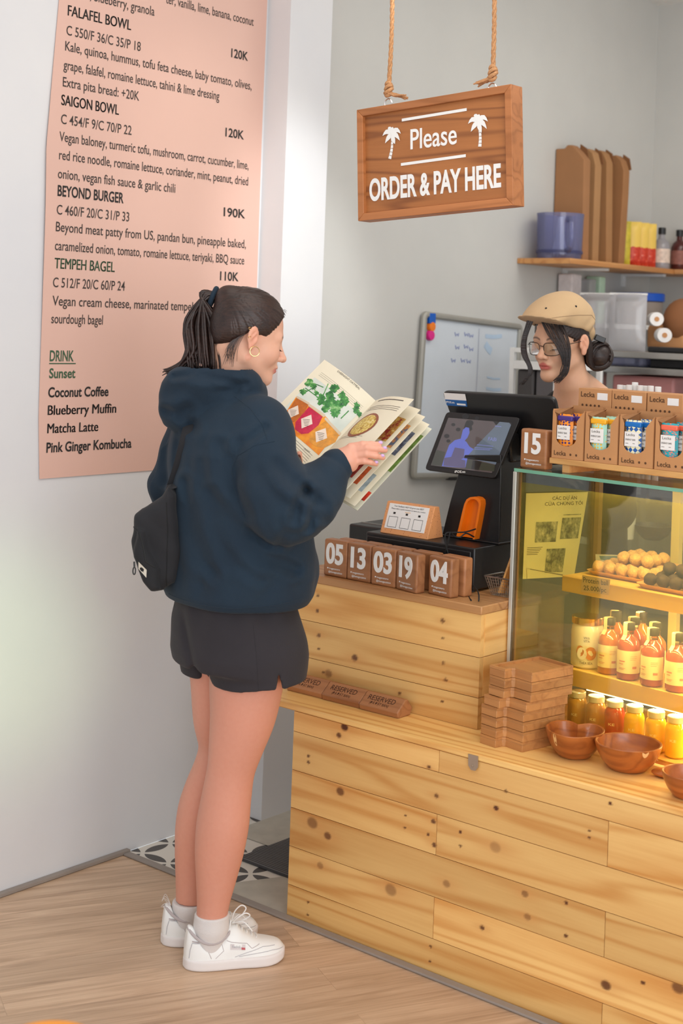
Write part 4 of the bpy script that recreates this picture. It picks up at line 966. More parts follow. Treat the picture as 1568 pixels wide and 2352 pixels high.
# snack balls on their plates
Z1 = 0.3985
def plate(name, x0, x1, y0, y1, label):
    t = thing(name, label, 'plate', C0, RZ); b = MB(); r = 0.02; po = []
    for cx_, cy_, a0 in ((x1-r, y0+r, -PI/2), (x1-r, y1-r, 0), (x0+r, y1-r, PI/2), (x0+r, y0+r, PI)):
        for k in range(5): po.append((cx_+r*math.cos(a0+k*PI/8), cy_+r*math.sin(a0+k*PI/8)))
    n = len(po); cx_, cy_ = (x0+x1)/2, (y0+y1)/2
    def sc(k): return [(cx_+(x-cx_)*k, cy_+(y-cy_)*k) for x, y in po]
    rows_ = [(sc(0.88), Z1+0.0005), (sc(1.0), Z1+0.012), (sc(0.97), Z1+0.012), (sc(0.88), Z1+0.004)]
    b.add([(x, y, z) for R_, z in rows_ for x, y in R_], [(i*n+k, i*n+(k+1) % n, (i+1)*n+(k+1) % n, (i+1)*n+k) for i in range(3) for k in range(n)]+[tuple(range(n-1, -1, -1)), tuple(3*n+k for k in range(n))])
    mk('dish', b, M['bamboo'], t, local=True, smooth=50); return t
plate('snack_plate', 0.15, 0.355, 0.115, 0.315, 'shallow wooden plate under the pale snack balls')
plate('snack_plate', 0.335, 0.56, 0.066, 0.200, 'shallow wooden plate under the dark snack balls')
bm_l = plain('oat_ball', (214, 168, 112), 0.9, var=0.22, scale=160, bump=0.9, bscale=220); bm_d = plain('cocoa_ball', (70, 52, 44), 0.85, var=0.2, scale=120, bump=0.6, bscale=160)
def lump(r, seed):
    rnd = np.random.RandomState(seed); b = MB(); b.ell((0, 0, 0), (r, r*0.98, r*0.92), 18, 12)
    P = np.array(b.v); d = P/np.linalg.norm(P, axis=1)[:, None]; k = rnd.normal(size=(9, 3))*4; ph_ = rnd.rand(9)*6
    b.v = [tuple(p*(1+0.018*sum(math.sin(q @ dd+f) for q, f in zip(k, ph_)))) for p, dd in zip(P, d)]; return b
ords = ['first', 'second', 'third', 'fourth', 'fifth', 'sixth']
lp = [lump(0.0175, i) for i in range(4)]; protos = {}
def ball(kind, x, y, z, label, i):
    k = (kind, i % 4)
    if k not in protos:
        o = mk('snack_ball', lp[i % 4], bm_l if kind == 'l' else bm_d, None, local=True, smooth=180); protos[k] = o
    else: o = protos[k].copy(); link(o)
    o.location = CW(x, y, z); o.rotation_euler = (0, 0, i*1.7)
    tag(o, label, 'snack ball', 'pale snack balls on their plate' if kind == 'l' else 'dark snack balls on their plate')
i = 0
for row, y in enumerate((0.140, 0.174, 0.208, 0.242, 0.276)):
    for c in range(5):
        ball('l', 0.180+c*0.0355+(0.008 if row % 2 else 0), y, Z1+0.0215, 'pale oat ball, %s row from the front, %s from the left' % (ords[row], ords[c]), i); i += 1
for row, y in enumerate((0.172, 0.208, 0.244)):
    for c in range(3):
        ball('l', 0.232+c*0.036, y+0.004, Z1+0.0490, 'pale oat ball piled on top, %s row from the front, %s from the left' % (ords[row], ords[c]), i); i += 1
for row, y in enumerate((0.095, 0.130, 0.165)):
    for c in range(5):
        ball('d', 0.366+c*0.037+(0.01 if row % 2 else 0), y, Z1+0.0215, 'dark cocoa ball, %s row from the front, %s from the left' % (ords[row], ords[c]), i); i += 1
for c in range(4): ball('d', 0.395+c*0.037, 0.135, Z1+0.0490, 'dark cocoa ball piled on top of the others, %s from the left' % ords[c], i); i += 1
t = thing('price_tag', 'handwritten brown price card on the upper shelf edge reading protein ball', 'price tag', C0, RZ)
def FY(yl): return lambda x, y: CL(x, y, yl)
qd2 = [CL(1333, 1359, 0.047), CL(1397, 1367, 0.047), CL(1401, 1331, 0.049), CL(1337, 1321, 0.049)]
b = MB(); b.slab(qd2, (0, -1, 0), 0.0008); mk('card', b, plain('kraft_tag', (206, 170, 122), 0.8), t, local=True, smooth=0)
b = MB(); f_ = FY(0.046)
text_on(b, 'Protein ball', (1339, 1337), (1396, 1345), 0.0125, f_, (0, -1, 0), 0.006, 0.0004); text_on(b, '25.000/pc', (1340, 1355), (1392, 1361), 0.0115, f_, (0, -1, 0), 0.006, 0.0004)
mk('handwriting', b, M['ink'], t, local=True, smooth=0)
t = thing('small_card', 'small white and blue card standing behind the pale snack balls', 'card', C0, RZ)
qd2 = [CL(1367, 1302, 0.318), CL(1426, 1306, 0.318), CL(1427, 1275, 0.318), CL(1367, 1273, 0.318)]
qd2[0][2] = qd2[1][2] = Z1+0.0005
b = MB(); b.slab(qd2, (0, -1, 0), 0.001); mk('card', b, M['whitepaper'], t, local=True, smooth=0)
b = MB(); g = [qd2[0]*0.8+qd2[2]*0.2, qd2[1]*0.8+qd2[3]*0.2, qd2[2]*0.85+qd2[0]*0.15, qd2[3]*0.85+qd2[1]*0.15]
b.add([p+np.array([0, -0.0006, 0]) for p in g], [(0, 1, 2, 3)]); mk('picture', b, plain('card_blue', (116, 150, 176), 0.6, var=0.3, scale=40), t, local=True, smooth=0)

# drinks
Z2 = 0.1655
def liquid(name, c):
    return plain(name, c, 0.12, var=0.03, **{'Transmission_Weight': 0.25, 'Coat_Weight': 1.0, 'Coat_Roughness': 0.03})
LQD = {'orange': liquid('orange_drink', (214, 122, 52)), 'pink': liquid('pink_drink', (190, 84, 66)), 'amber': liquid('amber_drink', (196, 140, 50)), 'red': liquid('red_drink', (186, 40, 40)), 'yellow': liquid('yellow_drink', (246, 190, 30)), 'tan': liquid('tan_drink', (190, 130, 70))}
M['label'] = plain('cream_label', (244, 228, 186), 0.6, var=0.02); M['cap'] = plain('dark_cap', (34, 28, 26), 0.55); M['lid'] = plain('silver_lid', (226, 222, 212), 0.3, 0.4)
BR = 0.0285
def bottle(kind, loc, label):
    t = thing('juice_bottle', label, 'bottle', CW(*loc), RZ+random.uniform(-0.3, 0.3), 'drink bottles on the lower shelf')
    b = MB(); b.lathe([(0.024, 0), (BR, 0.004), (BR, 0.083), (0.0265, 0.092), (0.020, 0.101), (0.0125, 0.108), (0.0115, 0.113)], seg=30); mk('drink', b, LQD[kind], t, local=True, smooth=40)
    b = MB(); b.lathe([(0.0118, 0.112), (0.0120, 0.126)], seg=24, cap=False); mk('neck', b, M['clear'], t, local=True)
    b = MB(); b.lathe([(0.0138, 0.122), (0.0142, 0.123), (0.0142, 0.139), (0.0132, 0.1405)], seg=24); mk('cap', b, M['cap'], t, local=True, smooth=40)
    b = MB(); a0, a1 = -2.55, 0.1; n = 20; V = []
    for k in range(n+1):
        a = a0+(a1-a0)*k/n
        V += [((BR+0.0006)*math.cos(a), (BR+0.0006)*math.sin(a), 0.018), ((BR+0.0006)*math.cos(a), (BR+0.0006)*math.sin(a), 0.074)]
    b.add(V, [(2*k, 2*k+2, 2*k+3, 2*k+1) for k in range(n)]); lb = mk('paper_label', b, M['label'], t, local=True, smooth=180)
    b = MB()
    for z, a_0, a_1, hh_ in ((0.046, -2.1, -1.55, 0.003), (0.040, -2.1, -1.7, 0.002), (0.030, -2.1, -1.5, 0.0012), (0.027, -2.1, -1.6, 0.0012), (0.060, -1.1, -0.5, 0.001), (0.056, -1.1, -0.5, 0.001), (0.052, -1.1, -0.6, 0.001), (0.030, -0.9, -0.5, 0.006)):
        V = []
        for k in range(6):
            a = a_0+(a_1-a_0)*k/5; V += [((BR+0.001)*math.cos(a), (BR+0.001)*math.sin(a), z), ((BR+0.001)*math.cos(a), (BR+0.001)*math.sin(a), z+hh_)]
        b.add(V, [(2*k, 2*k+2, 2*k+3, 2*k+1) for k in range(5)])
    mk('label_print', b, plain('label_ink', (216, 132, 110), 0.6), lb, local=True)
    b = MB(); w = 0.0065; pth = [(-0.0155, 0.098), (-0.0150, 0.112), (-0.0150, 0.139), (-0.013, 0.1415), (0.006, 0.1415)]
    pth = [(-0.0225, 0.099)]+[(-0.0148, 0.110)]+pth[2:]
    V = []
    ca, sa = math.cos(1.15), math.sin(1.15)
    for x, z in pth: V += [(x*ca+w*sa, x*sa-w*ca, z), (x*ca-w*sa, x*sa+w*ca, z)]
    b.add(V, [(2*k, 2*k+1, 2*k+3, 2*k+2) for k in range(len(pth)-1)]); mk('paper_seal', b, M['label'], t, local=True, smooth=0)
    return t
for kind, px, py, yl, lab in (('orange', 1398, 1500, 0.094, 'orange drink bottle with a cream label beside the coconut jar'), ('pink', 1443, 1500, 0.084, 'pink drink bottle with a cream label, second in the front row'),
        ('pink', 1499, 1500, 0.078, 'pink drink bottle with a cream label, third in the front row'), ('pink', 1556, 1500, 0.080, 'pink drink bottle at the right end of the front row')):
    p = CL(px, py, yl); bottle(kind, (p[0], yl, Z2), lab)
for kind, px, yl, lab in (('orange', 1414, 0.178, 'orange drink bottle behind the one beside the coconut jar'), ('pink', 1456, 0.150, 'pink drink bottle in the second row, behind the second front bottle'),
        ('orange', 1505, 0.140, 'orange drink bottle in the second row, behind the third front bottle'), ('orange', 1472, 0.222, 'orange drink bottle at the very back of the lower shelf')):
    p = CL(px, 1440, yl); bottle(kind, (p[0], yl, Z2), lab)
p = CL(1348, 1480, 0.108); t = thing('coconut_jar', 'white jar of coconut with a gold lid on the lower shelf', 'jar', CW(p[0], 0.108, Z2), RZ+0.72)
b = MB(); b.lathe([(0.036, 0), (0.041, 0.005), (0.042, 0.090), (0.040, 0.104), (0.037, 0.110)], seg=36); mk('contents', b, plain('coconut_white', (238, 232, 214), 0.25, **{'Coat_Weight': 1.0}), t, local=True, smooth=40)
b = MB(); b.lathe([(0.040, 0.111), (0.0415, 0.112), (0.0415, 0.128), (0.040, 0.1295)], seg=36); mk('lid', b, M['gold'], t, local=True, smooth=40)
b = MB(); R_ = 0.0426
def on_cyl(a, z, r=R_): return (r*math.cos(a), r*math.sin(a), z)
def disc(b, a0, z0, ra, rz_, r=R_+0.0004): b.plane_poly([on_cyl(a0+ra*math.cos(k*PI/8), z0+rz_*math.sin(k*PI/8), r) for k in range(16)])
disc(b, -1.45, 0.041, 0.36, 0.017); disc(b, -2.1, 0.046, 0.25, 0.014); mk('coconut_picture', b, plain('coconut_brown', (206, 122, 66), 0.6, var=0.2, scale=120), t, local=True)
b = MB(); disc(b, -1.98, 0.040, 0.30, 0.016, R_+0.0010); mk('coconut_half', b, M['whitepaper'], t, local=True)
b = MB()
for s, z, c_, w_ in (('VIVA', 0.077, 0.006, 0.016), ('VITA', 0.069, 0.006, 0.016), ('TH\u00c9A B\u00c9A', 0.013, 0.006, 0.034)):
    text(b, s, (0, 0, 0), (1, 0, 0), (0, 1, 0), c_, w_, 0.01, 'C', fn=lambda a, d, z=z: on_cyl(-1.72+a/R_, z+d, R_+0.0004))
mk('jar_lettering', b, M['inkgrey'], t, local=True, smooth=0)
def small_jar(kind, loc, label):
    t = thing('drink_jar', label, 'jar', CW(*loc), RZ, 'small jars on the floor of the case')
    b = MB(); b.lathe([(0.021, 0), (0.025, 0.004), (0.0255, 0.068), (0.023, 0.077), (0.0185, 0.083)], seg=28); mk('drink', b, LQD[kind], t, local=True, smooth=40)
    b = MB(); b.lathe([(0.0195, 0.083), (0.0208, 0.084), (0.0208, 0.097), (0.0198, 0.098)], seg=28); mk('lid', b, M['lid'], t, local=True, smooth=40)
    b = MB(); text(b, 'KE' if kind == 'yellow' else 'KE', (0, 0, 0), (1, 0, 0), (0, 1, 0), 0.006, 0.016, 0.01, 'C', fn=lambda a, d: (0.0259*math.cos(-1.25+a/0.0259), 0.0259*math.sin(-1.25+a/0.0259), 0.040+d))
    mk('jar_lettering', b, M['label'], t, local=True, smooth=0)
for k, (kind, px, lab) in enumerate((('amber', 1324, 'amber drink jar beside the tray stack, leftmost of the small jars'), ('tan', 1367, 'brownish drink jar second from the left among the small jars'), ('red', 1410, 'small jar of red drink with a silver lid'),
        ('yellow', 1456, 'yellow drink jar right next to the red one'), ('yellow', 1506, 'yellow drink jar behind the round bowl, between two yellow jars'), ('yellow', 1552, 'yellow drink jar at the right edge of the picture'))):
    p = CL(px, 1660, 0.060); small_jar(kind, (p[0], 0.060+0.0, 0.0125), lab)

# ================================================================== on top of the case
t = thing('wooden_riser', 'low light wooden stand under the snack bar cartons', 'stand', CW(0.09, 0.03, HC), RZ)
b = MB(); b.box((0, 0, 0.020), (0.92, 0.24, 0.035)); mk('top', b, M['bamboo'], t, local=True, bevel=0.002)
for x in (0.04, 0.86): b = MB(); b.box((x, 0.004, 0.0005), (x+0.022, 0.236, 0.0198)); mk('leg', b, M['bamboo'], t, local=True)
ZR = HC+0.0355
p = CL(1188, 1078, 0.03); tb = block('15', CW(p[0]+0.006, 0.030, HC+0.0005), RZ+0.02, 'brown wooden block with the white number 15 on top of the display case', cap=0.050)
KW, KH, KD = 0.098, 0.122, 0.085
def pattern(name, base, dot, kind, sc):
    m_ = NT(name); v = m_.coord()
    if kind == 'dots':
        vo = m_.n('ShaderNodeTexVoronoi'); vo.inputs['Scale'].default_value = sc; vo.inputs['Randomness'].default_value = 0.35; m_.l(v, vo.inputs['Vector']); f_ = m_.math('LESS_THAN', vo.outputs['Distance'], 0.34)
    elif kind == 'check':
        mp_ = m_.n('ShaderNodeMapping'); mp_.inputs['Rotation'].default_value = (0, 0.78, 0); m_.l(v, mp_.inputs[0]); ck = m_.n('ShaderNodeTexChecker'); ck.inputs['Scale'].default_value = sc; m_.l(mp_.outputs[0], ck.inputs['Vector']); f_ = ck.outputs['Fac']
    else:
        wv_ = m_.n('ShaderNodeTexVoronoi'); wv_.inputs['Scale'].default_value = sc; wv_.inputs['Randomness'].default_value = 0.5
        mp_ = m_.n('ShaderNodeMapping'); mp_.inputs['Scale'].default_value = (1, 1, 2.2); mp_.inputs['Rotation'].default_value = (0, 0.5, 0); m_.l(v, mp_.inputs[0]); m_.l(mp_.outputs[0], wv_.inputs['Vector']); f_ = m_.math('LESS_THAN', wv_.outputs['Distance'], 0.36)
    m_.set(m_.mix(f_, lin(base), lin(dot)), 0.4); return m_.m
flav = [('orange', pattern('wrap_orange', (250, 150, 40), (70, 44, 110), 'dots', 110), (74, 52, 130)), ('mint', pattern('wrap_mint', (176, 226, 206), (246, 196, 70), 'dots', 120), (246, 180, 40)),
        ('blue', pattern('wrap_blue', (30, 92, 168), (244, 236, 196), 'check', 110), (20, 110, 190)), ('teal', pattern('wrap_teal', (40, 168, 180), (244, 130, 110), 'dash', 110), (240, 110, 84))]
for k in range(4):
    nm, pm_, tc_ = flav[k]; x = 0.094+k*0.1035
    t = thing('snack_carton', 'open brown snack bar carton holding bars in %s wrappers' % nm, 'carton', CW(x, 0.034, ZR), RZ, 'snack bar cartons on the stand')
    ox0, ox1, oz = 0.012, 0.076, 0.030
    arc = [(ox0, KH*0.86)]+[(ox0, oz+0.024)]+[((ox0+ox1)/2-(ox1-ox0)/2*math.cos(a), oz+0.024-0.022*math.sin(a)) for a in np.linspace(0.25, PI-0.25, 9)]+[(ox1, oz+0.024), (ox1, KH*0.80)]
    po = [(0, 0), (KW, 0), (KW, KH), (KW-0.003, KH)]+arc[::-1]+[(0.003, KH), (0, KH)]
    b = MB(); mt_ = Matrix(((1, 0, 0, 0), (0, 0, 1, 0), (0, 1, 0, 0), (0, 0, 0, 1)))
    b.prism([(x_, z_) for x_, z_ in po], 0.0, 0.0012, mt_); mk('front_panel', b, M['kraft'], t, local=True, smooth=0)
    b = MB(); b.box((0, 0.0012, 0), (0.0012, KD, KH+0.004)); b.box((KW-0.0012, 0.0012, 0), (KW, KD, KH+0.004)); b.box((0.0012, KD-0.0012, 0), (KW-0.0012, KD, KH+0.012)); b.box((0.0012, 0.0012, 0), (KW-0.0012, KD-0.0012, 0.0012))
    mk('carton_walls', b, M['kraft'], t, local=True, smooth=0)
    b = MB(); b.add([(0.0, 0.0, KH*0.99), (0.0012, KD, KH+0.004), (0.020, KD*0.75, KH+0.010), (0.012, 0.01, KH*0.93)], [(0, 1, 2, 3)]); mk('flap', b, M['kraftdark'], t, local=True, smooth=0)
    b = MB(); text(b, 'Lecka', (0.008, 0, 0.008), (1, 0, 0), (0, 0, 1), 0.0115, 0.038, 0.012)
    for xx in (0.060, 0.078): b.plane_poly([(xx+0.0032*math.cos(a), -0.0004, 0.012+0.0032*math.sin(a)) for a in np.linspace(0, 2*PI, 11)[:-1]])
    mk('carton_print', b, plain('carton_ink', (92, 60, 36), 0.8), t, local=True, smooth=0)
    for j, (xx, yy, zz_) in enumerate(((0.010, 0.012, 0.010), (0.046, 0.030, 0.012), (0.028, 0.050, 0.018))):
        wt_ = thing('snack_bar', 'snack bar in %s wrapper, %s in its carton' % (nm, ('front left', 'front right', 'rearmost')[j]), 'snack bar', CW(x+xx, 0.034+yy, ZR+0.002), RZ+(0.05, -0.04, 0.03)[j], 'snack bars in the cartons')
        w_, h_, d_ = 0.046, 0.110+zz_*0.2, 0.007; nz = 14; V = []; b = MB()
        for iz in range(nz+1):
            tz = iz/nz; th_ = d_*(1-(2*tz-1)**6)+0.0006
            for ix in range(9):
                tx = ix/8; V.append((w_*tx, -th_*(math.sin(PI*tx)**0.6)-0.0003, h_*tz+0.0006*math.sin(ix*2.6)*(1 if iz in (0, nz) else 0)))
        m0 = len(V); V += [(x_, -y_, z_) for x_, y_, z_ in V]
        Fq = [(a*9+c, a*9+c+1, (a+1)*9+c+1, (a+1)*9+c) for a in range(nz) for c in range(8)]
        b.add(V, Fq+[tuple(m0+q_ for q_ in f[::-1]) for f in Fq]); mk('wrapper', b, pm_, wt_, local=True, smooth=60)
        b = MB(); b.box((0.003, -0.0098, h_*0.42), (w_-0.004, -0.0093, h_*0.74)); lb = mk('label_panel', b, M['whitepaper'], wt_, local=True, smooth=0)
        b = MB(); text(b, 'Lecka', (0.008, -0.0098, h_*0.65), (1, 0, 0), (0, 0, 1), 0.0065, 0.024, 0.0); text(b, 'ENERGY BAR', (0.006, -0.0098, h_*0.55), (1, 0, 0), (0, 0, 1), 0.0042, 0.028, 0.008)
        b.box((0.006, -0.0101, h_*0.48), (0.014, -0.0099, h_*0.49)); b.box((0.026, -0.0101, h_*0.48), (0.032, -0.0099, h_*0.49)); mk('label_print', b, M['inkgrey'], lb, local=True, smooth=0)
        b = MB(); b.box((0.0, -0.0075, h_*0.84), (w_, 0.0075, h_*0.96)); mk('wrapper_top', b, plain('wrap_top', tc_, 0.4), wt_, local=True, bevel=0.003)
    if k == 0: pass
for k, x in enumerate((0.100, 0.205, 0.312)):
    t = thing('tall_carton', 'closed brown snack carton behind the open ones, '+('leftmost, next to the barista', 'middle one', 'rightmost')[k], 'carton', CW(x, 0.135, ZR), RZ, 'closed snack cartons')
    hz = CL(1335, 891, 0.135)[2]-ZR; b = MB(); b.box((0, 0, 0), (0.103, 0.075, hz)); mk('carton_box', b, M['kraft'], t, local=True, bevel=0.0012)
    b = MB(); text(b, 'Lecka', (0.008, 0, hz-0.022), (1, 0, 0), (0, 0, 1), 0.013, 0.044, 0.012)
    for j in range(5):
        xx = 0.014+j*0.013; b.plane_poly([(xx+0.0034*math.cos(a), -0.0004, hz-0.044+0.0034*math.sin(a)) for a in np.linspace(0, 2*PI, 9)[:-1]]); b.add([(xx-0.005, -0.0004, hz-0.052), (xx+0.005, -0.0004, hz-0.052), (xx+0.005, -0.0004, hz-0.050), (xx-0.005, -0.0004, hz-0.050)], [(0, 1, 2, 3)])
    mk('carton_print', b, plain('carton_ink2', (92, 60, 36), 0.8), t, local=True, smooth=0)
    b = MB(); b.box((0.060, -0.0008, hz-0.028), (0.092, -0.0001, hz-0.010)); mk('white_sticker', b, M['whitepaper'], t, local=True)
for k, (px, py) in enumerate(((1424, 884), (1434, 885), (1445, 884), (1458, 878), (1470, 885), (1482, 886), (1494, 886), (1511, 888))):
    yl = 0.285+0.018*(k % 2); p = CL(px, py, yl); b = MB(); b.lathe([(0.0085, 0), (0.0085, p[2]-HC-0.001), (0.007, p[2]-HC-0.0005), (0.006, p[2]-HC-0.02)], CW(p[0], yl, HC+0.0005), 14)
    tag(mk('paper_tube', b, M['whitepaper']), 'white paper tube end behind the closed cartons, %s from the left' % ['first', 'second', 'third', 'fourth', 'fifth', 'sixth', 'seventh', 'eighth'][k], 'tube', 'white paper tubes')

# ================================================================== behind the counter
wb = thing('whiteboard', 'grey-framed whiteboard hung slightly crooked on the wall behind the till', 'whiteboard', (XW, 4.54, 1.03))
A = np.array([XW+0.012, 4.210, 1.645]); B = np.array([XW+0.012, 4.876, 1.610]); C = np.array([XW+0.012, 4.199, 1.025])
uy_ = (B-A)/np.linalg.norm(B-A); uz_ = np.cross((1, 0, 0), uy_); Wb, Hb = np.linalg.norm(B-A), 0.618
def WBp(s, t, l=0.0): return A+uy_*s-uz_*t+np.array([l, 0, 0])
b = MB(); b.slab([WBp(0.01, Hb-0.01), WBp(Wb-0.01, Hb-0.01), WBp(Wb-0.01, 0.01), WBp(0.01, 0.01)], (1, 0, 0), 0.010); mk('panel', b, plain('whiteboard_face', (214, 222, 230), 0.25, var=0.02), wb, smooth=0)
rp = []
for cx_, cy_, a0 in ((0.022, 0.022, PI), (Wb-0.022, 0.022, 1.5*PI), (Wb-0.022, Hb-0.022, 0), (0.022, Hb-0.022, PI/2)):
    for k in range(4): rp.append(WBp(cx_+0.012*math.cos(a0+k*PI/6), cy_+0.012*math.sin(a0+k*PI/6), 0.004))
b = MB(); b.tube(rp, 0.0125, 8, closed=True); mk('frame', b, plain('whiteboard_frame', (168, 166, 158), 0.45, 0.3), wb)
WX = lambda x, y: onX(x, y, XW+0.0125)
b = MB()
def wstroke(pts, w): stroke(b, pts, w, WX, (1, 0, 0), 0.0006)
for x, y in ((1044, 768), (1066, 768), (1077, 771), (1045, 798), (1065, 796), (1077, 802), (1036, 828), (1058, 828), (1071, 830)):
    wstroke([(x, y-5), (x+2, y+4), (x+5, y-1), (x+8, y+4), (x+9, y-3)], 0.004)
mk('blue_writing', b, plain('marker_blue', (112, 128, 190), 0.6), wb, smooth=0)
b = MB(); wstroke([(1100, 755), (1098, 800), (1096, 850), (1093, 900)], 0.003); mk('drawn_line', b, plain('marker_grey', (164, 170, 190), 0.6), wb, smooth=0)
b = MB()
for x0, y0, x1, y1, w in ((1114, 772, 1152, 772, 0.016), (1114, 790, 1128, 808, 0.03), (1118, 866, 1148, 870, 0.008), (1116, 892, 1150, 895, 0.012)): wstroke([(x0, y0), ((x0+x1)/2, (y0+y1)/2+2), (x1, y1)], w)
mk('faded_writing', b, plain('faded_blue', (186, 208, 230), 0.6), wb, smooth=0)
b = MB(); b.slab([WBp(0.22, Hb+0.006, .02), WBp(0.36, Hb+0.006, .02), WBp(0.36, Hb-0.004, .02), WBp(0.22, Hb-0.004, .02)], (1, 0, 0), 0.02); mk('pen_ledge', b, M['black'], wb)
for i, (px, py, c, nm) in enumerate(((986, 731, (10, 92, 190), 'blue'), (986, 750, (244, 128, 30), 'orange'), (984, 770, (228, 40, 140), 'pink'))):
    p = WX(px, py); b = MB(); mt_ = Matrix.Translation(Vector(p)) @ Matrix.Rotation(PI/2, 4, 'Y')
    if nm == 'blue': b.box((-0.019, -0.019, 0.001), (0.019, 0.019, 0.016), mt_)
    else: b.lathe([(0.0195, 0.001), (0.020, 0.010), (0.017, 0.016), (0.0, 0.017)], seg=20, mt=mt_)
    tag(mk('magnet', b, plain(nm+'_magnet', c, 0.4), bevel=0.002 if nm == 'blue' else 0), '%s magnet on the top left corner of the whiteboard' % nm, 'magnet')

# upper shelf around the corner
ZS = 1.879
sh = thing('wall_shelf', 'long wooden wall shelf with boxes and jars running around the corner', 'shelf', (-3.06, 5.4, 1.857))
b = MB(); b.box((XW+0.001, 4.850, 1.857), (-2.939, YB-0.001, ZS)); mk('shelf_board', b, M['shelfwood'], sh, bevel=0.002)
b = MB(); b.box((-2.938, YB-0.25, 1.857), (-0.4, YB-0.001, ZS)); mk('shelf_board', b, M['topwood'], sh, bevel=0.002)
for y in (5.2, 5.7): b = MB(); b.box((XW+0.001, y, 1.80), (XW+0.012, y+0.025, 1.8565)); b.box((XW+0.012, y, 1.846), (-2.98, y+0.025, 1.8565)); mk('bracket', b, M['white'], sh)

M['bluepoly'] = glassy('smoky_polycarbonate', (0.70, 0.72, 0.86, 1), 0.06, 0.08, alpha=(0.24, lin((160, 162, 204))))
xj = -3.06; pj = onX(1258, 590, xj); wj = abs(onX(1308, 560, xj)[1]-onX(1208, 560, xj)[1])/2*0.66
t = thing('processor_jug', 'smoky blue food processor jug with a handle on the left end of the shelf', 'jug', (xj, max(pj[1], 4.96), ZS), -0.69)
b = MB(); b.lathe([(0.086, 0.001), (0.090, 0.02), (0.094, 0.17), (0.096, 0.185), (0.092, 0.185), (0.088, 0.02), (0.0, 0.016)], seg=32); mk('bowl', b, M['bluepoly'], t, local=True, smooth=50)
b = MB(); b.tube([(0.090, 0, 0.155), (0.118, 0, 0.160), (0.140, 0, 0.145), (0.144, 0, 0.09), (0.138, 0, 0.045), (0.114, 0, 0.032), (0.090, 0, 0.036)], 0.010, 8); mk('handle', b, M['bluepoly'], t, local=True, smooth=60)
b = MB(); b.lathe([(0.030, 0.02), (0.028, 0.05), (0.018, 0.09), (0.013, 0.14), (0.011, 0.172), (0.0, 0.174)], seg=20); mk('spindle', b, M['white'], t, local=True, smooth=50)
b = MB(); b.lathe([(0.0945, 0.024), (0.0945, 0.036)], seg=32, cap=False); mk('dark_band', b, plain('dark_blue_band', (58, 60, 100), 0.4), t, local=True)

def outline_slab(name, label, cat, Y, px, thick, mats, group=None, lean=0.0, parent=None):
    pts = [onY(x, y, Y) for x, y in px]; zmin = min(p[2] for p in pts)
    if zmin < ZS+0.03:
        for p in pts:
            if p[2] < ZS+0.03: p[2] = max(ZS+0.0005, min(p[2], ZS+0.0005) if p[2] < ZS+0.012 else p[2])
    b = MB(); n = len(pts)
    b.add(pts+[p+np.array([0, thick, 0]) for p in pts], [tuple(range(n)), tuple(range(2*n-1, n-1, -1))]+[(i, n+i, n+(i+1) % n, (i+1) % n) for i in range(n)])
    b.f = [f[::-1] for f in b.f]; b.f = [f[::-1] for f in b.f]
    return tag(mk(name, b, mats, parent, bevel=0.003), label, cat, group)
kr = [plain('kraft_box_%s' % n, c, 0.8, var=0.04) for n, c in (('a', (164, 116, 76)), ('b', (172, 128, 84)), ('c', (166, 120, 76)), ('d', (160, 112, 70)))]
kd = plain('kraft_box_inside', (128, 84, 48), 0.85)
boxes = [(5.11, [(1240, 598), (1252, 366), (1276, 342), (1296, 341), (1302, 333), (1313, 333), (1327, 347), (1342, 366), (1337, 600)]),
         (5.21, [(1300, 603), (1320, 372), (1338, 345), (1350, 341), (1361, 350), (1368, 380), (1360, 606)]),
         (5.31, [(1335, 606), (1352, 372), (1368, 350), (1376, 344), (1386, 352), (1394, 372), (1392, 610)]),
         (5.41, [(1370, 608), (1386, 380), (1400, 358), (1414, 356), (1426, 368), (1433, 392), (1431, 440), (1426, 520), (1420, 612)])]
onames = ['frontmost, beside the blender jug', 'second from the left', 'third from the left', 'rightmost, beside the yellow packets']
for k, (Y, px) in enumerate(boxes):
    pts = [onY(x, y, Y) for x, y in px]
    for i in (0, len(pts)-1): pts[i][2] = ZS+0.0005
    for p in pts: p[0] = max(p[0], XW+0.003)
    t = thing('folded_box', 'tall kraft takeaway box stood upright on the shelf, '+onames[k], 'box', (pts[0][0], Y, ZS), 0, 'kraft boxes on the shelf')
    b = MB(); n = len(pts); b.add(pts+[p+np.array([0.0, 0.05, 0]) for p in pts], [tuple(range(n))[::-1], tuple(range(n, 2*n))]+[(i, (i+1) % n, n+(i+1) % n, n+i) for i in range(n)])
    b.f = [f[::-1] for f in b.f]; mk('box_body', b, kr[k], t, bevel=0.004)
    top = max(p[2] for p in pts); xm = [p[0] for p in pts if p[2] > top-0.05]; b = MB(); x_ = max(xm)
    b.add([(x_-0.03, Y+0.052, top-0.07), (x_+0.02, Y+0.054, top-0.06), (x_+0.01, Y+0.054, top-0.012), (x_-0.02, Y+0.052, top+0.008)]+[(x_-0.03, Y+0.056, top-0.07), (x_+0.02, Y+0.058, top-0.06), (x_+0.01, Y+0.058, top-0.012), (x_-0.02, Y+0.056, top+0.008)],
          [(0, 1, 2, 3), (7, 6, 5, 4), (0, 4, 5, 1), (1, 5, 6, 2), (2, 6, 7, 3), (3, 7, 4, 0)]); tag(mk('tab', b, kd, t), 'dark folded tab')

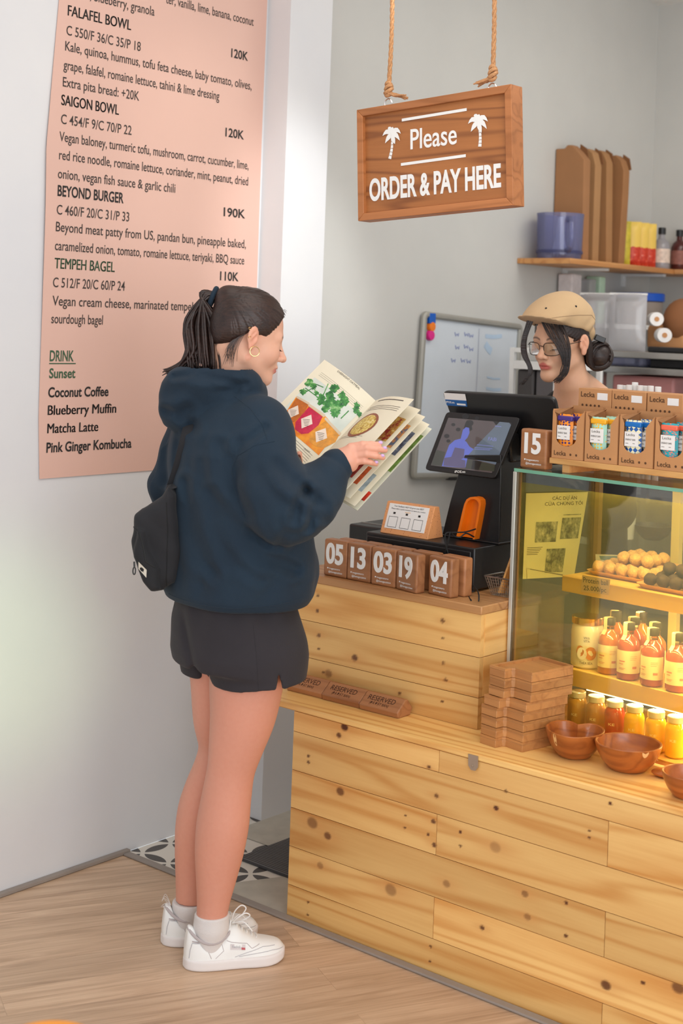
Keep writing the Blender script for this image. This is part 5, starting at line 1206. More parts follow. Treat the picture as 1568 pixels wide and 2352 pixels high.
def pillow(w, h, d, seed=0):
    b = MB(); V = []; nz, nx = 12, 8
    for s in (-1, 1):
        for i in range(nz+1):
            for j in range(nx+1):
                tx, tz = j/nx, i/nz; e = (max(0, 1-(2*tz-1)**4))**0.7*(max(0, math.sin(PI*tx)))**0.6
                V.append((w*(tx-0.5), s*(d/2*e+0.0004), h*tz))
    m0 = (nz+1)*(nx+1); F = [(i*(nx+1)+j, i*(nx+1)+j+1, (i+1)*(nx+1)+j+1, (i+1)*(nx+1)+j) for i in range(nz) for j in range(nx)]
    b.add(V, F+[tuple(m0+q_ for q_ in f[::-1]) for f in F]); return b
ym = NT('snack_bag_print'); s_ = ym.n('ShaderNodeSeparateXYZ'); ym.l(ym.coord(), s_.inputs[0]); nz_ = ym.noise(ym.coord(), 60, 3)
ym.set(ym.mix(ym.math('LESS_THAN', ym.math('ADD', s_.outputs[2], ym.math('MULTIPLY', nz_, 0.03)), 0.105), lin((236, 200, 92)), ym.ramp(nz_, [(0.35, lin((190, 44, 26))), (0.6, lin((214, 70, 40))), (0.75, lin((240, 190, 170)))])), 0.4)
for k, (px, Y) in enumerate(((1452, 5.57), (1470, 5.63), (1487, 5.69))):
    p = onY(px, 560, Y); o = mk('snack_packet', pillow(0.075, 0.200, 0.04), ym.m, None, local=True, smooth=70); o.location = (p[0], Y, ZS+0.001); o.rotation_euler = (0, 0, 0.7)
    tag(o, 'yellow and red snack packet on the shelf, '+('leftmost of the three', 'middle of the three', 'rightmost of the three')[k], 'packet', 'yellow and red packets')
p = onY(1434, 560, 5.48); o = mk('tea_packet', pillow(0.05, 0.195, 0.035), plain('olive_bag', (196, 178, 50), 0.5, var=0.2, scale=40), None, local=True, smooth=70); o.location = (p[0], 5.48, ZS+0.001); o.rotation_euler = (0, 0, 0.6)
tag(o, 'narrow olive yellow packet squeezed beside the kraft boxes', 'packet')
for k, (px, Y, lab, c) in enumerate(((1519, 5.76, 'clear bottle with a black cap and cream tag on the shelf', (176, 172, 176)), (1560, 5.90, 'dark red bottle with a black cap at the right end of the shelf', (96, 44, 40)))):
    p = onY(px, 560, Y); t = thing('sauce_bottle', lab, 'bottle', (p[0], Y, ZS), 0.6)
    b = MB(); b.lathe([(0.036, 0.001), (0.038, 0.006), (0.038, 0.105), (0.030, 0.125), (0.014, 0.140), (0.013, 0.158)], seg=24); mk('glass_body', b, plain('bottle_glass_%d' % k, c, 0.15, **{'Transmission_Weight': 0.3}), t, local=True, smooth=40)
    b = MB(); b.lathe([(0.017, 0.158), (0.017, 0.186), (0.015, 0.188)], seg=20); mk('cap', b, M['black'], t, local=True, smooth=40)
    b = MB(); b.lathe([(0.0388, 0.03), (0.0388, 0.092)], seg=24, cap=False); mk('paper_label', b, plain('sauce_label_%d' % k, ((226, 206, 190), (150, 96, 84))[k], 0.6, var=0.2, scale=50), t, local=True)
# steel rack and what stands on it
YR_ = 4.95; pr_ = onY(1372, 810, YR_); xr0 = pr_[0]; zr0 = onY(1470, 808, YR_)[2]
rk = thing('steel_rack', 'tall steel kitchen rack behind the barista holding pouches and trays', 'rack', (xr0+0.6, YR_+0.2, 0))
zs2 = onY(1470, 844, YR_)[2]
for z in (zr0, zs2, 1.08, 0.55, 0.12): b = MB(); b.box((xr0, YR_, z-0.026), (xr0+1.3, YR_+0.42, z)); mk('shelf', b, M['metal'], rk, bevel=0.003)
for x, y in ((xr0+0.002, YR_+0.002), (xr0+1.27, YR_+0.002), (xr0+0.002, YR_+0.39), (xr0+1.27, YR_+0.39)): b = MB(); b.box((x, y, 0), (x+0.026, y+0.026, zr0-0.027)); mk('leg', b, M['metal'], rk)
M['pouch'] = glassy('clear_pouch', (0.86, 0.86, 0.88, 1), 0.1, 0.15, alpha=(0.34, lin((244, 242, 244))))
for k, (x0, x1, Y) in enumerate(((1330, 1408, YR_+0.16), (1398, 1480, YR_+0.09))):
    Pa, Pb = onY(x0, 800, Y), onY(x1, 800, Y); w_ = Pb[0]-Pa[0]; h_ = onY(x0, 672, Y)[2]-zr0
    t = thing('clear_pouch', ('clear plastic pouch standing on the steel rack half behind the cap', 'clear plastic pouch standing on the steel rack beside the paper rolls')[k], 'pouch', ((Pa[0]+Pb[0])/2, Y, zr0), 0.08, 'clear pouches on the rack')
    mk('bag', pillow(w_, h_, 0.07), M['pouch'], t, local=True, smooth=70)
    b = MB(); b.add([(-w_*0.30, -0.012, h_*0.86), (w_*0.32, -0.012, h_*0.86), (w_*0.32, -0.008, h_*0.93), (-w_*0.30, -0.008, h_*0.93)], [(0, 1, 2, 3)]); mk('printed_strip', b, M['inkgrey'], t, local=True)
    b = MB(); b.box((-w_/2, -0.004, h_*0.965), (w_/2, 0.004, h_*1.0)); mk('seal', b, M['white'], t, local=True)
def roll(px, py, Y, r, L, label):
    p = onY(px, py, Y); t = thing('paper_roll', label, 'roll', p, 0.0, 'paper rolls on the rack'); mt_ = Matrix.Rotation(0.62, 4, 'Z') @ Matrix.Rotation(PI/2, 4, 'X')
    b = MB(); b.lathe([(r, 0), (r, -L), (r*0.35, -L), (r*0.35, 0)], seg=24, mt=mt_, cap=False); b.f += [(k, (k+1) % 24, 72+(k+1) % 24, 72+k) for k in range(24)]; b.mi += [0]*24; mk('paper', b, M['whitepaper'], t, local=True, smooth=50)
    b = MB(); b.lathe([(r*0.36, 0.002), (r*0.36, -L)], seg=16, mt=mt_); mk('core', b, M['kraft'], t, local=True, smooth=50)
rr_ = 0.030
roll(1526, 770, YR_+0.06, 0.028, 0.10, 'white paper roll lying on the brown bag, lower one'); roll(1508, 733, YR_+0.10, 0.027, 0.10, 'white paper roll lying on the brown bag, upper one')
p0, p1 = onY(1490, 800, YR_+0.24), onY(1590, 800, YR_+0.24)
t = thing('brown_bag', 'rounded brown paper bag behind the paper rolls on the rack', 'bag', ((p0[0]+p1[0])/2, YR_+0.27, zr0))
zt1 = onY(1560, 744, YR_+0.24)[2]; b = MB(); b.box((p0[0], YR_+0.20, zr0+0.0005), (p1[0], YR_+0.38, zt1)); mk('lower_bag', b, M['kraft'], t, bevel=0.03, bseg=4)
zt2 = onY(1560, 690, YR_+0.24)[2]; b = MB(); b.ell(((p0[0]+p1[0])/2+0.04, YR_+0.27, zt1+0.01), ((p1[0]-p0[0])*0.42, 0.10, zt2-zt1), 24, 12); mk('upper_bag', b, plain('dark_kraft', (132, 84, 48), 0.8), t)
pb_ = onY(1490, 800, YR_+0.02); b = MB(); b.box((pb_[0], YR_+0.005, zr0+0.0005), (pb_[0]+0.34, YR_+0.055, zr0+0.022)); tag(mk('black_tray', b, M['black'], bevel=0.006), 'flat black tray on the front edge of the steel rack', 'tray')
pd = onY(1492, 838, YR_+0.08); b = MB(); b.box((pd[0], YR_+0.08, zs2+0.0005), (pd[0]+0.36, YR_+0.36, zs2+0.034)); tag(mk('black_case', b, M['black'], bevel=0.004), 'flat black case on the second level of the rack', 'case')
pd = onY(1395, 838, YR_+0.10); b = MB(); b.box((pd[0], YR_+0.10, zs2+0.0005), (pd[0]+0.155, YR_+0.36, zs2+0.034)); tag(mk('clear_tub', b, M['bluepoly'], bevel=0.004), 'low clear plastic tub on the second level of the rack', 'tub')
pd = onY(1385, 900, YR_+0.05); b = MB(); b.box((xr0+0.04, YR_+0.05, 1.0805), (xr0+0.31, YR_+0.36, onY(1440, 862, YR_+0.05)[2])); tag(mk('pink_bin', b, plain('dusty_pink', (186, 128, 126), 0.5), bevel=0.01), 'dusty pink bin on the steel rack behind the barista', 'bin')
b = MB(); b.box((xr0+0.36, YR_+0.05, 1.0805), (xr0+0.64, YR_+0.36, 1.32)); tag(mk('grey_bin', b, plain('bin_grey', (112, 106, 106), 0.5), bevel=0.01), 'grey bin on the steel rack right of the pink bin', 'bin')
pg = onY(1560, 772, YR_+0.06); b = MB(); b.lathe([(0.026, 0.0005), (0.028, 0.004), (0.028, 0.05), (0.0, 0.052)], (pg[0]+0.02, YR_+0.10, zr0+0.022), 24); tag(mk('green_tub', b, plain('green_pattern', (170, 200, 150), 0.4, var=0.4, scale=60), smooth=40), 'small green and white tub at the right end of the rack', 'tub') if 0 else None
# things standing behind the rack, against the wall
cab = thing('back_worktop', 'low steel worktop along the wall below the shelf', 'worktop', (-2.0, 5.7, 0))
zb_ = onY(1400, 800, 5.55)[2]
b = MB(); b.box((-3.0, 5.42, 0.88), (-0.4, 5.90, 0.91)); mk('top', b, M['metal'], cab, bevel=0.003)
for x in (-2.98, -0.45): b = MB(); b.box((x, 5.44, 0), (x+0.03, 5.88, 0.879)); mk('side', b, M['metal'], cab)
us = thing('under_shelf', 'second wall shelf below the wooden one with jars and boxes', 'shelf', (-2.9, 5.3, 1.5))
zu = 1.628
b = MB(); b.box((XW+0.001, 5.13, zu-0.02), (-2.95, YB-0.001, zu)); mk('shelf_board', b, M['white'], us)
def wbox(name, x0, x1, y0, label, cat, mat, Y, d=0.10, lid=None):
    Pa, Pb = onY(x0, y0, Y), onY(x1, y0, Y); a0, a1 = max(Pa[0], XW+0.01), max(Pb[0], XW+0.08)
    t = thing(name, label, cat, ((a0+a1)/2, Y+d/2, zu)); b = MB(); b.box((a0, Y, zu+0.0005), (a1, Y+d, Pa[2]-(0.03 if lid else 0))); mk('body', b, mat, t, bevel=0.006)
    if lid: b = MB(); b.box((a0-0.004, Y-0.004, Pa[2]-0.0295), (a1+0.004, Y+d+0.004, Pa[2])); mk('lid', b, lid, t, bevel=0.006)
    return t
wbox('white_box', 1240, 1300, 628, 'white box standing under the shelf above the cap', 'box', plain('white_box', (222, 214, 214), 0.6, var=0.1, scale=30), 5.15, 0.08)
wbox('glass_canister', 1306, 1330, 640, 'slim clear canister beside the teal labelled one under the shelf', 'canister', M['pouch'], 5.30, 0.05)
wbox('tea_canister', 1326, 1352, 634, 'canister with a pale teal and yellow label under the shelf', 'canister', plain('teal_label', (196, 226, 200), 0.5, var=0.2, scale=14), 5.38, 0.05)
Pa, Pb = onY(1390, 645, 5.1), onY(1463, 645, 5.1)
t = thing('blue_lid_tub', 'large clear tub with a bright blue lid under the shelf', 'tub', (-3.07, 5.66, zu), 0)
rt = (Pb[0]-Pa[0])/2*0.80; cxt = -3.07
b = MB(); b.lathe([(0.090, 0.0005), (0.098, 0.01), (0.104, 0.10), (0.10, 0.105)], (cxt, 5.66, zu), 28); mk('tub', b, plain('cloudy_tub', (150, 136, 126), 0.3), t, smooth=40)
b = MB(); zl_ = onX(1427, 668, -3.0)[2]; b.lathe([(0.106, 0.1055), (0.110, 0.108), (0.110, 0.138), (0.104, 0.142)], (cxt, 5.66, zu), 28); mk('lid', b, plain('blue_lid', (20, 84, 190), 0.4), t, smooth=40)
# white unit left of the barista
Yw = 4.40; w0 = onY(1171, 798, Yw); xw = w0[0]; zw = w0[2]
t = thing('white_rack', 'white framed shelf unit with dark storage bins left of the barista', 'rack', (xw+0.12, Yw+0.15, 0))
for x, y in ((xw, Yw), (xw+0.19, Yw), (xw, Yw+0.30), (xw+0.19, Yw+0.30)): b = MB(); b.box((x, y, 0), (x+0.018, y+0.018, zw)); mk('post', b, M['white'], t)
for z, hz in ((zw, 0.016), (onY(1190, 828, Yw)[2], 0.030), (1.02, 0.02), (0.55, 0.02), (0.1, 0.02)): b = MB(); b.box((xw+0.0185, Yw+0.001, z-hz), (xw+0.1895, Yw+0.317, z)); mk('shelf', b, M['white'], t)
for k, x in enumerate((0.022, 0.102)):
    b = MB(); b.box((xw+x, Yw+0.02, 1.0205), (xw+x+0.072, Yw+0.29, onY(1190, 848, Yw)[2])); tag(mk('storage_bin', b, plain('dark_bin_%d' % k, ((70, 66, 66), (96, 92, 94), (84, 80, 78))[k], 0.5), bevel=0.008), 'dark storage bin in the white shelf unit, '+('left one', 'right one')[k], 'bin', 'dark bins in the white unit')
# cup with an orange spatula, dark bowl on a low work table seen through the case
t = thing('prep_table', 'steel preparation table seen through the display case', 'table', (-1.6, 4.42, 0))
ZTb = 0.90
b = MB(); b.box((-2.05, 4.14, ZTb-0.03), (-0.6, 4.62, ZTb)); mk('table_top', b, M['metal'], t, bevel=0.003)
for x, y in ((-2.03, 4.16), (-0.66, 4.16), (-2.03, 4.57), (-0.66, 4.57)): b = MB(); b.box((x, y, 0), (x+0.035, y+0.035, ZTb-0.0305)); mk('leg', b, M['metal'], t)
pc = onY(1434, 1262, 4.30); pc[2] = ZTb
b = MB(); b.lathe([(0.028, 0.0005), (0.034, 0.07), (0.031, 0.07), (0.025, 0.004)], pc, 24); tag(mk('white_cup', b, M['white'], smooth=40), 'white cup with an orange spatula on the preparation table', 'cup')
t = thing('spatula', 'orange spatula standing in the white cup', 'spatula', pc)
b = MB(); b.tube([pc+np.array([0.0, 0.0, 0.008]), pc+np.array([0.006, 0.004, 0.10])], 0.005, 8); mk('handle', b, M['orange'], t)
b = MB(); b.ell(pc+np.array([0.010, 0.006, 0.135]), (0.016, 0.006, 0.042), 14, 10); mk('blade', b, M['orange'], t)
pk = onY(1466, 1280, 4.34); b = MB(); b.lathe([(0.03, 0.0005), (0.055, 0.02), (0.068, 0.05), (0.064, 0.05), (0.03, 0.006)], (pk[0]+0.04, 4.36, ZTb), 28); tag(mk('dark_bowl', b, plain('dark_bowl', (66, 62, 70), 0.4), smooth=40), 'dark bowl beside the white cup on the preparation table', 'bowl')

# ================================================================== orange stool in the near left corner
so = atD(110, 2398, 1.95)
t = thing('orange_stool', 'out of focus orange seat edge at the bottom left corner', 'stool', (so[0], so[1], 0))
b = MB(); b.lathe([(0.02, so[2]-0.03), (0.068, so[2]-0.028), (0.076, so[2]-0.014), (0.070, so[2]-0.002), (0.05, so[2])], (so[0], so[1], 0), 36); mk('seat', b, plain('orange_seat', (250, 160, 50), 0.5), t, smooth=50)
for k in range(4):
    a = PI/4+k*PI/2; b = MB(); b.tube([(so[0]+0.045*math.cos(a), so[1]+0.045*math.sin(a), so[2]-0.03), (so[0]+0.13*math.cos(a), so[1]+0.13*math.sin(a), 0.001)], 0.011, 10); mk('leg', b, M['bamboo'], t)

# ================================================================== people
def poly2d(U, V, pts):
    """signed distance to a polygon in the (U, V) plane"""
    n = len(pts); d = np.full(U.shape, 1e9); ins = np.zeros(U.shape, bool)
    for i in range(n):
        ax, ay = pts[i]; bx, by = pts[(i+1) % n]; ex, ey = bx-ax, by-ay; t = np.clip(((U-ax)*ex+(V-ay)*ey)/(ex*ex+ey*ey+1e-12), 0, 1)
        d = np.minimum(d, (U-ax-t*ex)**2+(V-ay-t*ey)**2)
        c = ((ay > V) != (by > V)) & (U < (bx-ax)*(V-ay)/(by-ay+1e-12)+ax); ins ^= c
    return np.sqrt(d)*np.where(ins, -1, 1)
class Person:
    """local frame: x to the picture's right, y away from the lens, z up; root on the floor"""
    def __init__(s, px, D):
        s.D = D; p = atD(px, 1500, D); s.x0 = p @ E1; s.org = s.x0*E1+D*E2; s.ang = math.atan2(E1[1], E1[0])
    def J(s, px, py, a=0.0):
        p = atD(px, py, s.D+a); return np.array([p @ E1-s.x0, p @ E2-s.D, p[2]])
    def N(s, px, py, a, r): return np.append(s.J(px, py, a), r)
    def root(s, name, label, cat): return thing(name, label, cat, (s.org[0], s.org[1], 0), s.ang)
def frame(o, yaw, pitch=0.0, sc=1.0, roll=0.0):
    """head frame: returns point->local function and the inverse for grids; yaw of the facing direction in the local xy plane"""
    R_ = np.array(Matrix.Rotation(yaw, 3, 'Z') @ Matrix.Rotation(pitch, 3, 'Y') @ Matrix.Rotation(roll, 3, 'X')); o = np.array(o, float)
    def fwd(p): return o+sc*(R_ @ np.array(p, float))
    def inv(P):
        X, Y, Z = [(P[i]-o[i])/sc for i in range(3)]
        return (R_[0][0]*X+R_[1][0]*Y+R_[2][0]*Z, R_[0][1]*X+R_[1][1]*Y+R_[2][1]*Z, R_[0][2]*X+R_[1][2]*Y+R_[2][2]*Z)
    return fwd, inv, R_
def head_sdf(P, lips=1.0, slim=1.0):
    X, Y, Z = P; A = (X, np.abs(Y), Z)
    d = s_ell(A, (-.008, 0, .044), (.093, .073, .082))
    d = smin(d, s_ell(A, (.030, 0, -.012), (.060, .057*slim, .080)), .03)
    d = smin(d, s_rc(A, (.0, .050*slim, -.052), (.072, .010, -.088), .018, .017*slim), .025)
    d = smin(d, s_rc(A, (.02, 0, -.055), (.070, 0, -.086), .035*slim, .020*slim), .025)
    d = smin(d, s_ell(A, (.058, .034*slim, -.026), (.030, .024*slim, .028)), .022)
    d = smin(d, s_rc(A, (.078, 0, .024), (.070, .038, .022), .014, .013), .014)
    d = smin(d, s_ell(A, (.080, 0, -.052), (.020, .026, .022)), .014)
    d = smax(d, -s_ell(A, (.100, .031, .004), (.017, .019, .0105)), .012)
    d = smin(d, s_ell(A, (.073, .031, .002), (.0135, .0155, .0125)), .006)
    d = smin(d, s_rc(A, (.085, 0, .014), (.108, 0, -.022), .0075, .0100), .010)
    d = smin(d, s_ell(A, (.112, 0, -.0265), (.0105, .0105, .0095)), .006)
    d = smin(d, s_ell(A, (.100, .0125, -.0300), (.0105, .0065, .0075)), .005)
    d = smax(d, -s_ell(A, (.104, .0075, -.0385), (.005, .0032, .004)), .003)
    d = smin(d, s_ell(A, (.0955, 0, -.0535), (.0085*lips, .021*lips, .0060*lips)), .005)
    d = smin(d, s_ell(A, (.0935, 0, -.0645), (.0095*lips, .018*lips, .0070*lips)), .005)
    d = smax(d, -s_ell(A, (.104, 0, -.0590), (.008, .024, .0016)), .002)
    d = smin(d, s_ell(A, (.078, 0, -.091), (.016, .018, .016)), .014)
    return d
def ear_sdf(P):
    X, Y, Z = P; t = 0.32; y = np.abs(Y)
    u = (X+.006)*math.cos(t)-(y-.072)*math.sin(t)*-1*0; v = y-.074-(-(X-.012))*0.35; w = Z+.12*(X+.006)
    Q = (X+.008, v, w)
    d = s_ell(Q, (0, 0, .004), (.0165, .0055, .0270)); d = smin(d, s_ell(Q, (.003, 0, -.025), (.008, .0045, .010)), .006)
    c = s_ell(Q, (.003, .006, .002), (.0095, .0058, .0165)); d = smax(d, -c, .003)
    d = smin(d, s_rc(Q, (.006, .003, .014), (-.004, .002, -.006), .0028, .0030), .003)
    d = smin(d, s_ell(Q, (.012, .001, -.004), (.004, .004, .007)), .004)
    return d
SKIN = np.array(lin((224, 172, 146))[:3]); LIP = np.array(lin((196, 104, 98))[:3]); HAIRC = np.array(lin((44, 30, 26))[:3])
def head_colour(q, skin, lip, brow):
    """q: points in the head frame"""
    c = np.tile(skin, (len(q), 1)); X, Y, Z = q.T; y = np.abs(Y)
    m_ = np.clip(1.4-np.sqrt(((Y)/.0185)**2+((Z+.0590-.0022*np.cos(Y*170))/.0098)**2), 0, 1)*(X > .083); m_ = np.clip(m_*2.2, 0, 1)[:, None]
    c = c*(1-m_)+lip*m_
    bz = .0225+.006*np.clip(1-((y-.032)/.02)**2, -1, 1)
    b_ = (np.clip(1.3-np.abs(Z-bz)/.0035, 0, 1)*np.clip((y-.010)/.004, 0, 1)*np.clip((.050-y)/.006, 0, 1)*(X > .05)*0.85)[:, None]
    c = c*(1-b_)+brow*b_
    r_ = (0.25*np.exp(-(((X-.07)/.03)**2+((y-.036)/.02)**2+((Z+.03)/.022)**2))+0.25*np.exp(-(((X-.112)/.014)**2+(Y/.014)**2+((Z+.028)/.012)**2)))[:, None]
    c = c*(1-r_)+np.array(lin((220, 132, 112))[:3])*r_
    e_ = (0.35*(y > .066)*np.exp(-((X+.005)/.022)**2))[:, None]
    return c*(1-e_)+np.array(lin((226, 140, 116))[:3])*e_
def tint(V, base, seed=0, amt=0.03):
    r = np.sin(V[:, 0]*31+seed)*np.sin(V[:, 1]*27+1+seed)*np.sin(V[:, 2]*23+2); return base*(1+amt*r[:, None])
skin_t = NT('skin'); a_ = skin_t.n('ShaderNodeAttribute', attribute_name='Col')
n_ = skin_t.noise(skin_t.coord(), 90, 4, 0.6); skin_t.set(skin_t.mix(0.06, a_.outputs['Color'], skin_t.ramp(n_, [(0.3, (0.35, 0.2, 0.15, 1)), (0.7, (1, 0.9, 0.85, 1))]), 'SOFT_LIGHT'), 0.5)
skin_t.b.inputs['Subsurface Weight'].default_value = 0.12; skin_t.b.inputs['Subsurface Radius'].default_value = (0.012, 0.005, 0.003); skin_t.b.inputs['Subsurface Scale'].default_value = 1.0
M['skin'] = skin_t.m
def hair_mat(name, c1, c2):
    t = NT(name); f_ = t.noise(t.coord((10, 220, 220)), 1.0, 3, 0.6); g = t.noise(t.coord(), 14, 2)
    t.set(t.ramp(t.math('ADD', t.math('MULTIPLY', f_, 0.6), t.math('MULTIPLY', g, 0.4)), [(0.35, lin(c1)), (0.65, lin(c2))]), 0.42); t.bump(f_, 0.35, 0.003); return t.m
M['hair'] = hair_mat('brown_hair', (30, 20, 18), (62, 40, 33)); M['hairb'] = hair_mat('black_hair', (26, 20, 19), (58, 42, 38))
def cloth(name, c1, c2, sc=420, bump=0.25):
    t = NT(name); g = t.noise(t.coord(), 5, 4); w_ = t.noise(t.coord(), sc, 2)
    t.set(t.ramp(g, [(0.3, lin(c1)), (0.7, lin(c2))]), 0.9); t.b.inputs['Sheen Weight'].default_value = 0.04; t.bump(w_, bump, 0.0015); return t.m
M['navy'] = cloth('navy_fleece', (16, 35, 51), (22, 44, 61)); M['shorts'] = cloth('charcoal_cotton', (40, 37, 42), (49, 45, 50), 300)
M['blackcloth'] = cloth('black_cotton', (24, 24, 28), (34, 34, 38)); M['nylon'] = cloth('black_nylon', (25, 25, 29), (36, 36, 40), 500, 0.15)
M['sock'] = cloth('grey_white_sock', (214, 208, 206), (228, 224, 222), 260, 0.4); M['leather'] = plain('white_leather', (238, 238, 236), 0.42, var=0.02, bump=0.08, bscale=120)
M['sole'] = plain('white_rubber', (230, 224, 222), 0.55, var=0.03); M['suede'] = plain('grey_suede', (186, 176, 176), 0.8); M['seam'] = plain('grey_seam', (184, 182, 186), 0.7)
def lock(b, pts, r0, r1=0.0008, seg=6, n=14):
    P = [np.array(p, float) for p in pts]; out = []
    for i in range(len(P)-1):
        p0, p1, p2, p3 = P[max(i-1, 0)], P[i], P[i+1], P[min(i+2, len(P)-1)]; k = max(3, n//(len(P)-1))
        for s in np.linspace(0, 1, k+1)[:-1]: out.append(0.5*((2*p1)+(p2-p0)*s+(2*p0-5*p1+4*p2-p3)*s*s+(3*p1-p0-3*p2+p3)*s**3))
    out.append(P[-1]); m_ = len(out); b.tube(out, [r1+(r0-r1)*min(1, 1.25*math.sin(PI*(0.12+0.88*i/(m_-1)))+0.15*(1-i/m_)) for i in range(m_)], seg)
def finger(P, pts, r0, r1, k=0.003):
    n = len(pts); return s_chain(P, [np.append(p, r0+(r1-r0)*i/(n-1)) for i, p in enumerate(pts)], k)

# ------------------------------------------------------------------ the customer
c = Person(530, 3.565); J, N = c.J, c.N
cu = c.root('person', 'woman with a ponytail in a navy hoodie and black shorts reading an open menu', 'person')
YAW = math.radians(33)
hf, hinv, hR = frame(J(567, 776, 0.0), math.radians(20), math.radians(15), 0.94)
def cust_head(P):
    q = hinv(P); d = smin(head_sdf(q), ear_sdf(q), .004)*0.94
    n1 = hf((-.030, 0, -.035)); n2 = J(538, 868, .0); n3 = J(530, 930, .0)
    d = smin(d, s_chain(P, [np.append(n1, .050), np.append(n2, .054), np.append(n3, .085)], .01), .02)
    return d
o_ = J(560, 790, 0); parts = []
V1, F1 = snet(cust_head, o_+np.array([-.16, -.14, -.17]), o_+np.array([.15, .14, .17]), .0026); q1 = np.stack(hinv(V1.T), 1); C1 = head_colour(q1, SKIN, LIP, HAIRC)
parts.append((V1, F1, C1))
RL = [N(572, 1450, -.045, .098), N(566, 1560, -.05, .092), N(558, 1640, -.05, .0815), N(543, 1710, -.05, .0680), N(531, 1765, -.048, .0595), N(520, 1830, -.042, .0615), N(511, 1895, -.038, .0650), N(504, 1950, -.036, .0610), N(497, 2010, -.036, .0510), N(490, 2070, -.038, .0410), N(485, 2120, -.04, .0370), N(484, 2180, -.04, .037)]
LL = [N(510, 1450, .06, .095), N(512, 1560, .065, .083), N(507, 1650, .068, .0700), N(508, 1720, .07, .0580), N(497, 1765, .07, .0590), N(478, 1810, .074, .0590), N(464, 1860, .078, .0620), N(458, 1905, .08, .0620), N(451, 1960, .082, .0550), N(444, 2020, .084, .0455), N(438, 2075, .085, .0385), N(434, 2130, .085, .0375), N(432, 2170, .085, .037)]
V2, F2 = snet(lambda P: smax(smin(s_chain(P, dense(RL)), s_chain(P, dense(LL)), .004), .105-P[2], .002), np.array([-.20, -.19, .09]), np.array([.22, .24, .96]), .006); parts.append((V2, F2, tint(V2, np.array(lin((214, 150, 128))[:3]))))
# right hand resting on the page (palm, four unequal bent fingers, thumb under the sheet)
hd = -.085
wr = [N(752, 1082, hd-.004, .0270), N(775, 1068, hd, .0265), N(800, 1056, hd-.004, .026)]
def rhand(P):
    d = s_chain(P, wr, .006)
    d = smin(d, s_rc(P, J(786, 1048, hd), J(806, 1033, hd-.004), .022, .0125), .012); d = smin(d, s_rc(P, J(790, 1066, hd-.002), J(804, 1070, hd-.006), .020, .0140), .012)
    d = smin(d, s_rc(P, J(806, 1034, hd-.004), J(807, 1066, hd-.006), .0125, .0125), .010)
    fs_ = [([(806, 1026, hd-.002), (832, 1021, hd-.008), (852, 1020.5, hd-.004), (871, 1020.5, hd+.004)], .0095, .0066), ([(808, 1036, hd-.006), (842, 1029, hd-.016), (864, 1031, hd-.010), (884, 1034, hd+.002)], .0098, .0068),
           ([(807, 1049, hd-.008), (841, 1043, hd-.018), (862, 1047, hd-.012), (879, 1051, hd+.000)], .0095, .0064), ([(804, 1062, hd-.008), (836, 1059, hd-.016), (851, 1062, hd-.012), (864, 1066, hd-.002)], .0086, .0056),
           ([(780, 1060, hd+.008), (798, 1050, hd+.028), (818, 1046, hd+.034)], .0105, .0075)]
    for k_, (pp, a0, a1) in enumerate(fs_): d = smin(d, finger(P, [J(*p) for p in pp], a0, a1), .0045)
    return d
o_ = J(815, 1050, hd); V3, F3 = snet(rhand, o_+np.array([-.10, -.05, -.06]), o_+np.array([.10, .07, .06]), .0019); C3 = tint(V3, np.array(lin((228, 166, 142))[:3]), 1); parts.append((V3, F3, C3))
la = .125
def lhand(P):
    d = s_chain(P, [N(640, 1095, la+.03, .026), N(664, 1082, la+.03, .027)], .006); d = smin(d, s_ell(P, J(676, 1068, la+.030), (.024, .016, .034)), .012)
    d = smin(d, finger(P, [J(670, 1088, la+.012), J(680, 1076, la-.020), J(686, 1060, la-.034), J(687, 1043, la-.032)], .0125, .0078), .006)
    for k_ in range(4): d = smin(d, finger(P, [J(684-3*k_, 1052+13*k_, la+.034), J(704-3*k_, 1042+13*k_, la+.042), J(722-4*k_, 1034+13*k_, la+.040), J(736-6*k_, 1030+13*k_, la+.032)], .0095, .0068), .0045)
    return d
o_ = J(685, 1060, la+.02); V4, F4 = snet(lhand, o_+np.array([-.075, -.06, -.07]), o_+np.array([.08, .06, .06]), .0022); parts.append((V4, F4, tint(V4, np.array(lin((228, 166, 142))[:3]), 2)))
V5, F5 = snet(lambda P: s_col(P, [(J(545, 1470)[2], .016, 0, .10, .13), (J(545, 1250)[2], .016, 0, .09, .12), (J(545, 1000)[2], .0, 0, .09, .15), (J(545, 925)[2], .0, 0, .05, .08)], YAW), np.array([-.22, -.2, .78]), np.array([.25, .2, 1.43]), .012); parts.append((V5, F5, tint(V5, SKIN)))
def joinp(ps):
    V, F, C, o = [], [], [], 0
    for v, f, k in ps: V.append(v); F.append(f+o); C.append(k); o += len(v)
    return np.vstack(V), np.vstack(F), np.vstack(C)
V, F, C = joinp(parts); mk('body', (V, F), M['skin'], cu, local=True, smooth=180, col=C)
nb = BVHTree.FromPolygons([Vector(p) for p in V3], [tuple(f) for f in F3])
for (x, y, a) in ((874, 1019, hd), (883.5, 1031, hd), (878, 1048.5, hd), (863.5, 1063.5, hd)):
    b = MB(); p = J(x, y, a-.03); hit = nb.ray_cast(Vector(p), Vector((0, 1, 0))); h_ = hit[0] if hit[0] else Vector(J(x, y, a-.008))
    b.ell(h_, (.0058, .0028, .0042), 12, 8); tag(mk('nail', b, plain('lilac_polish', (214, 176, 226), 0.15), cu, local=True), 'lilac fingernail')

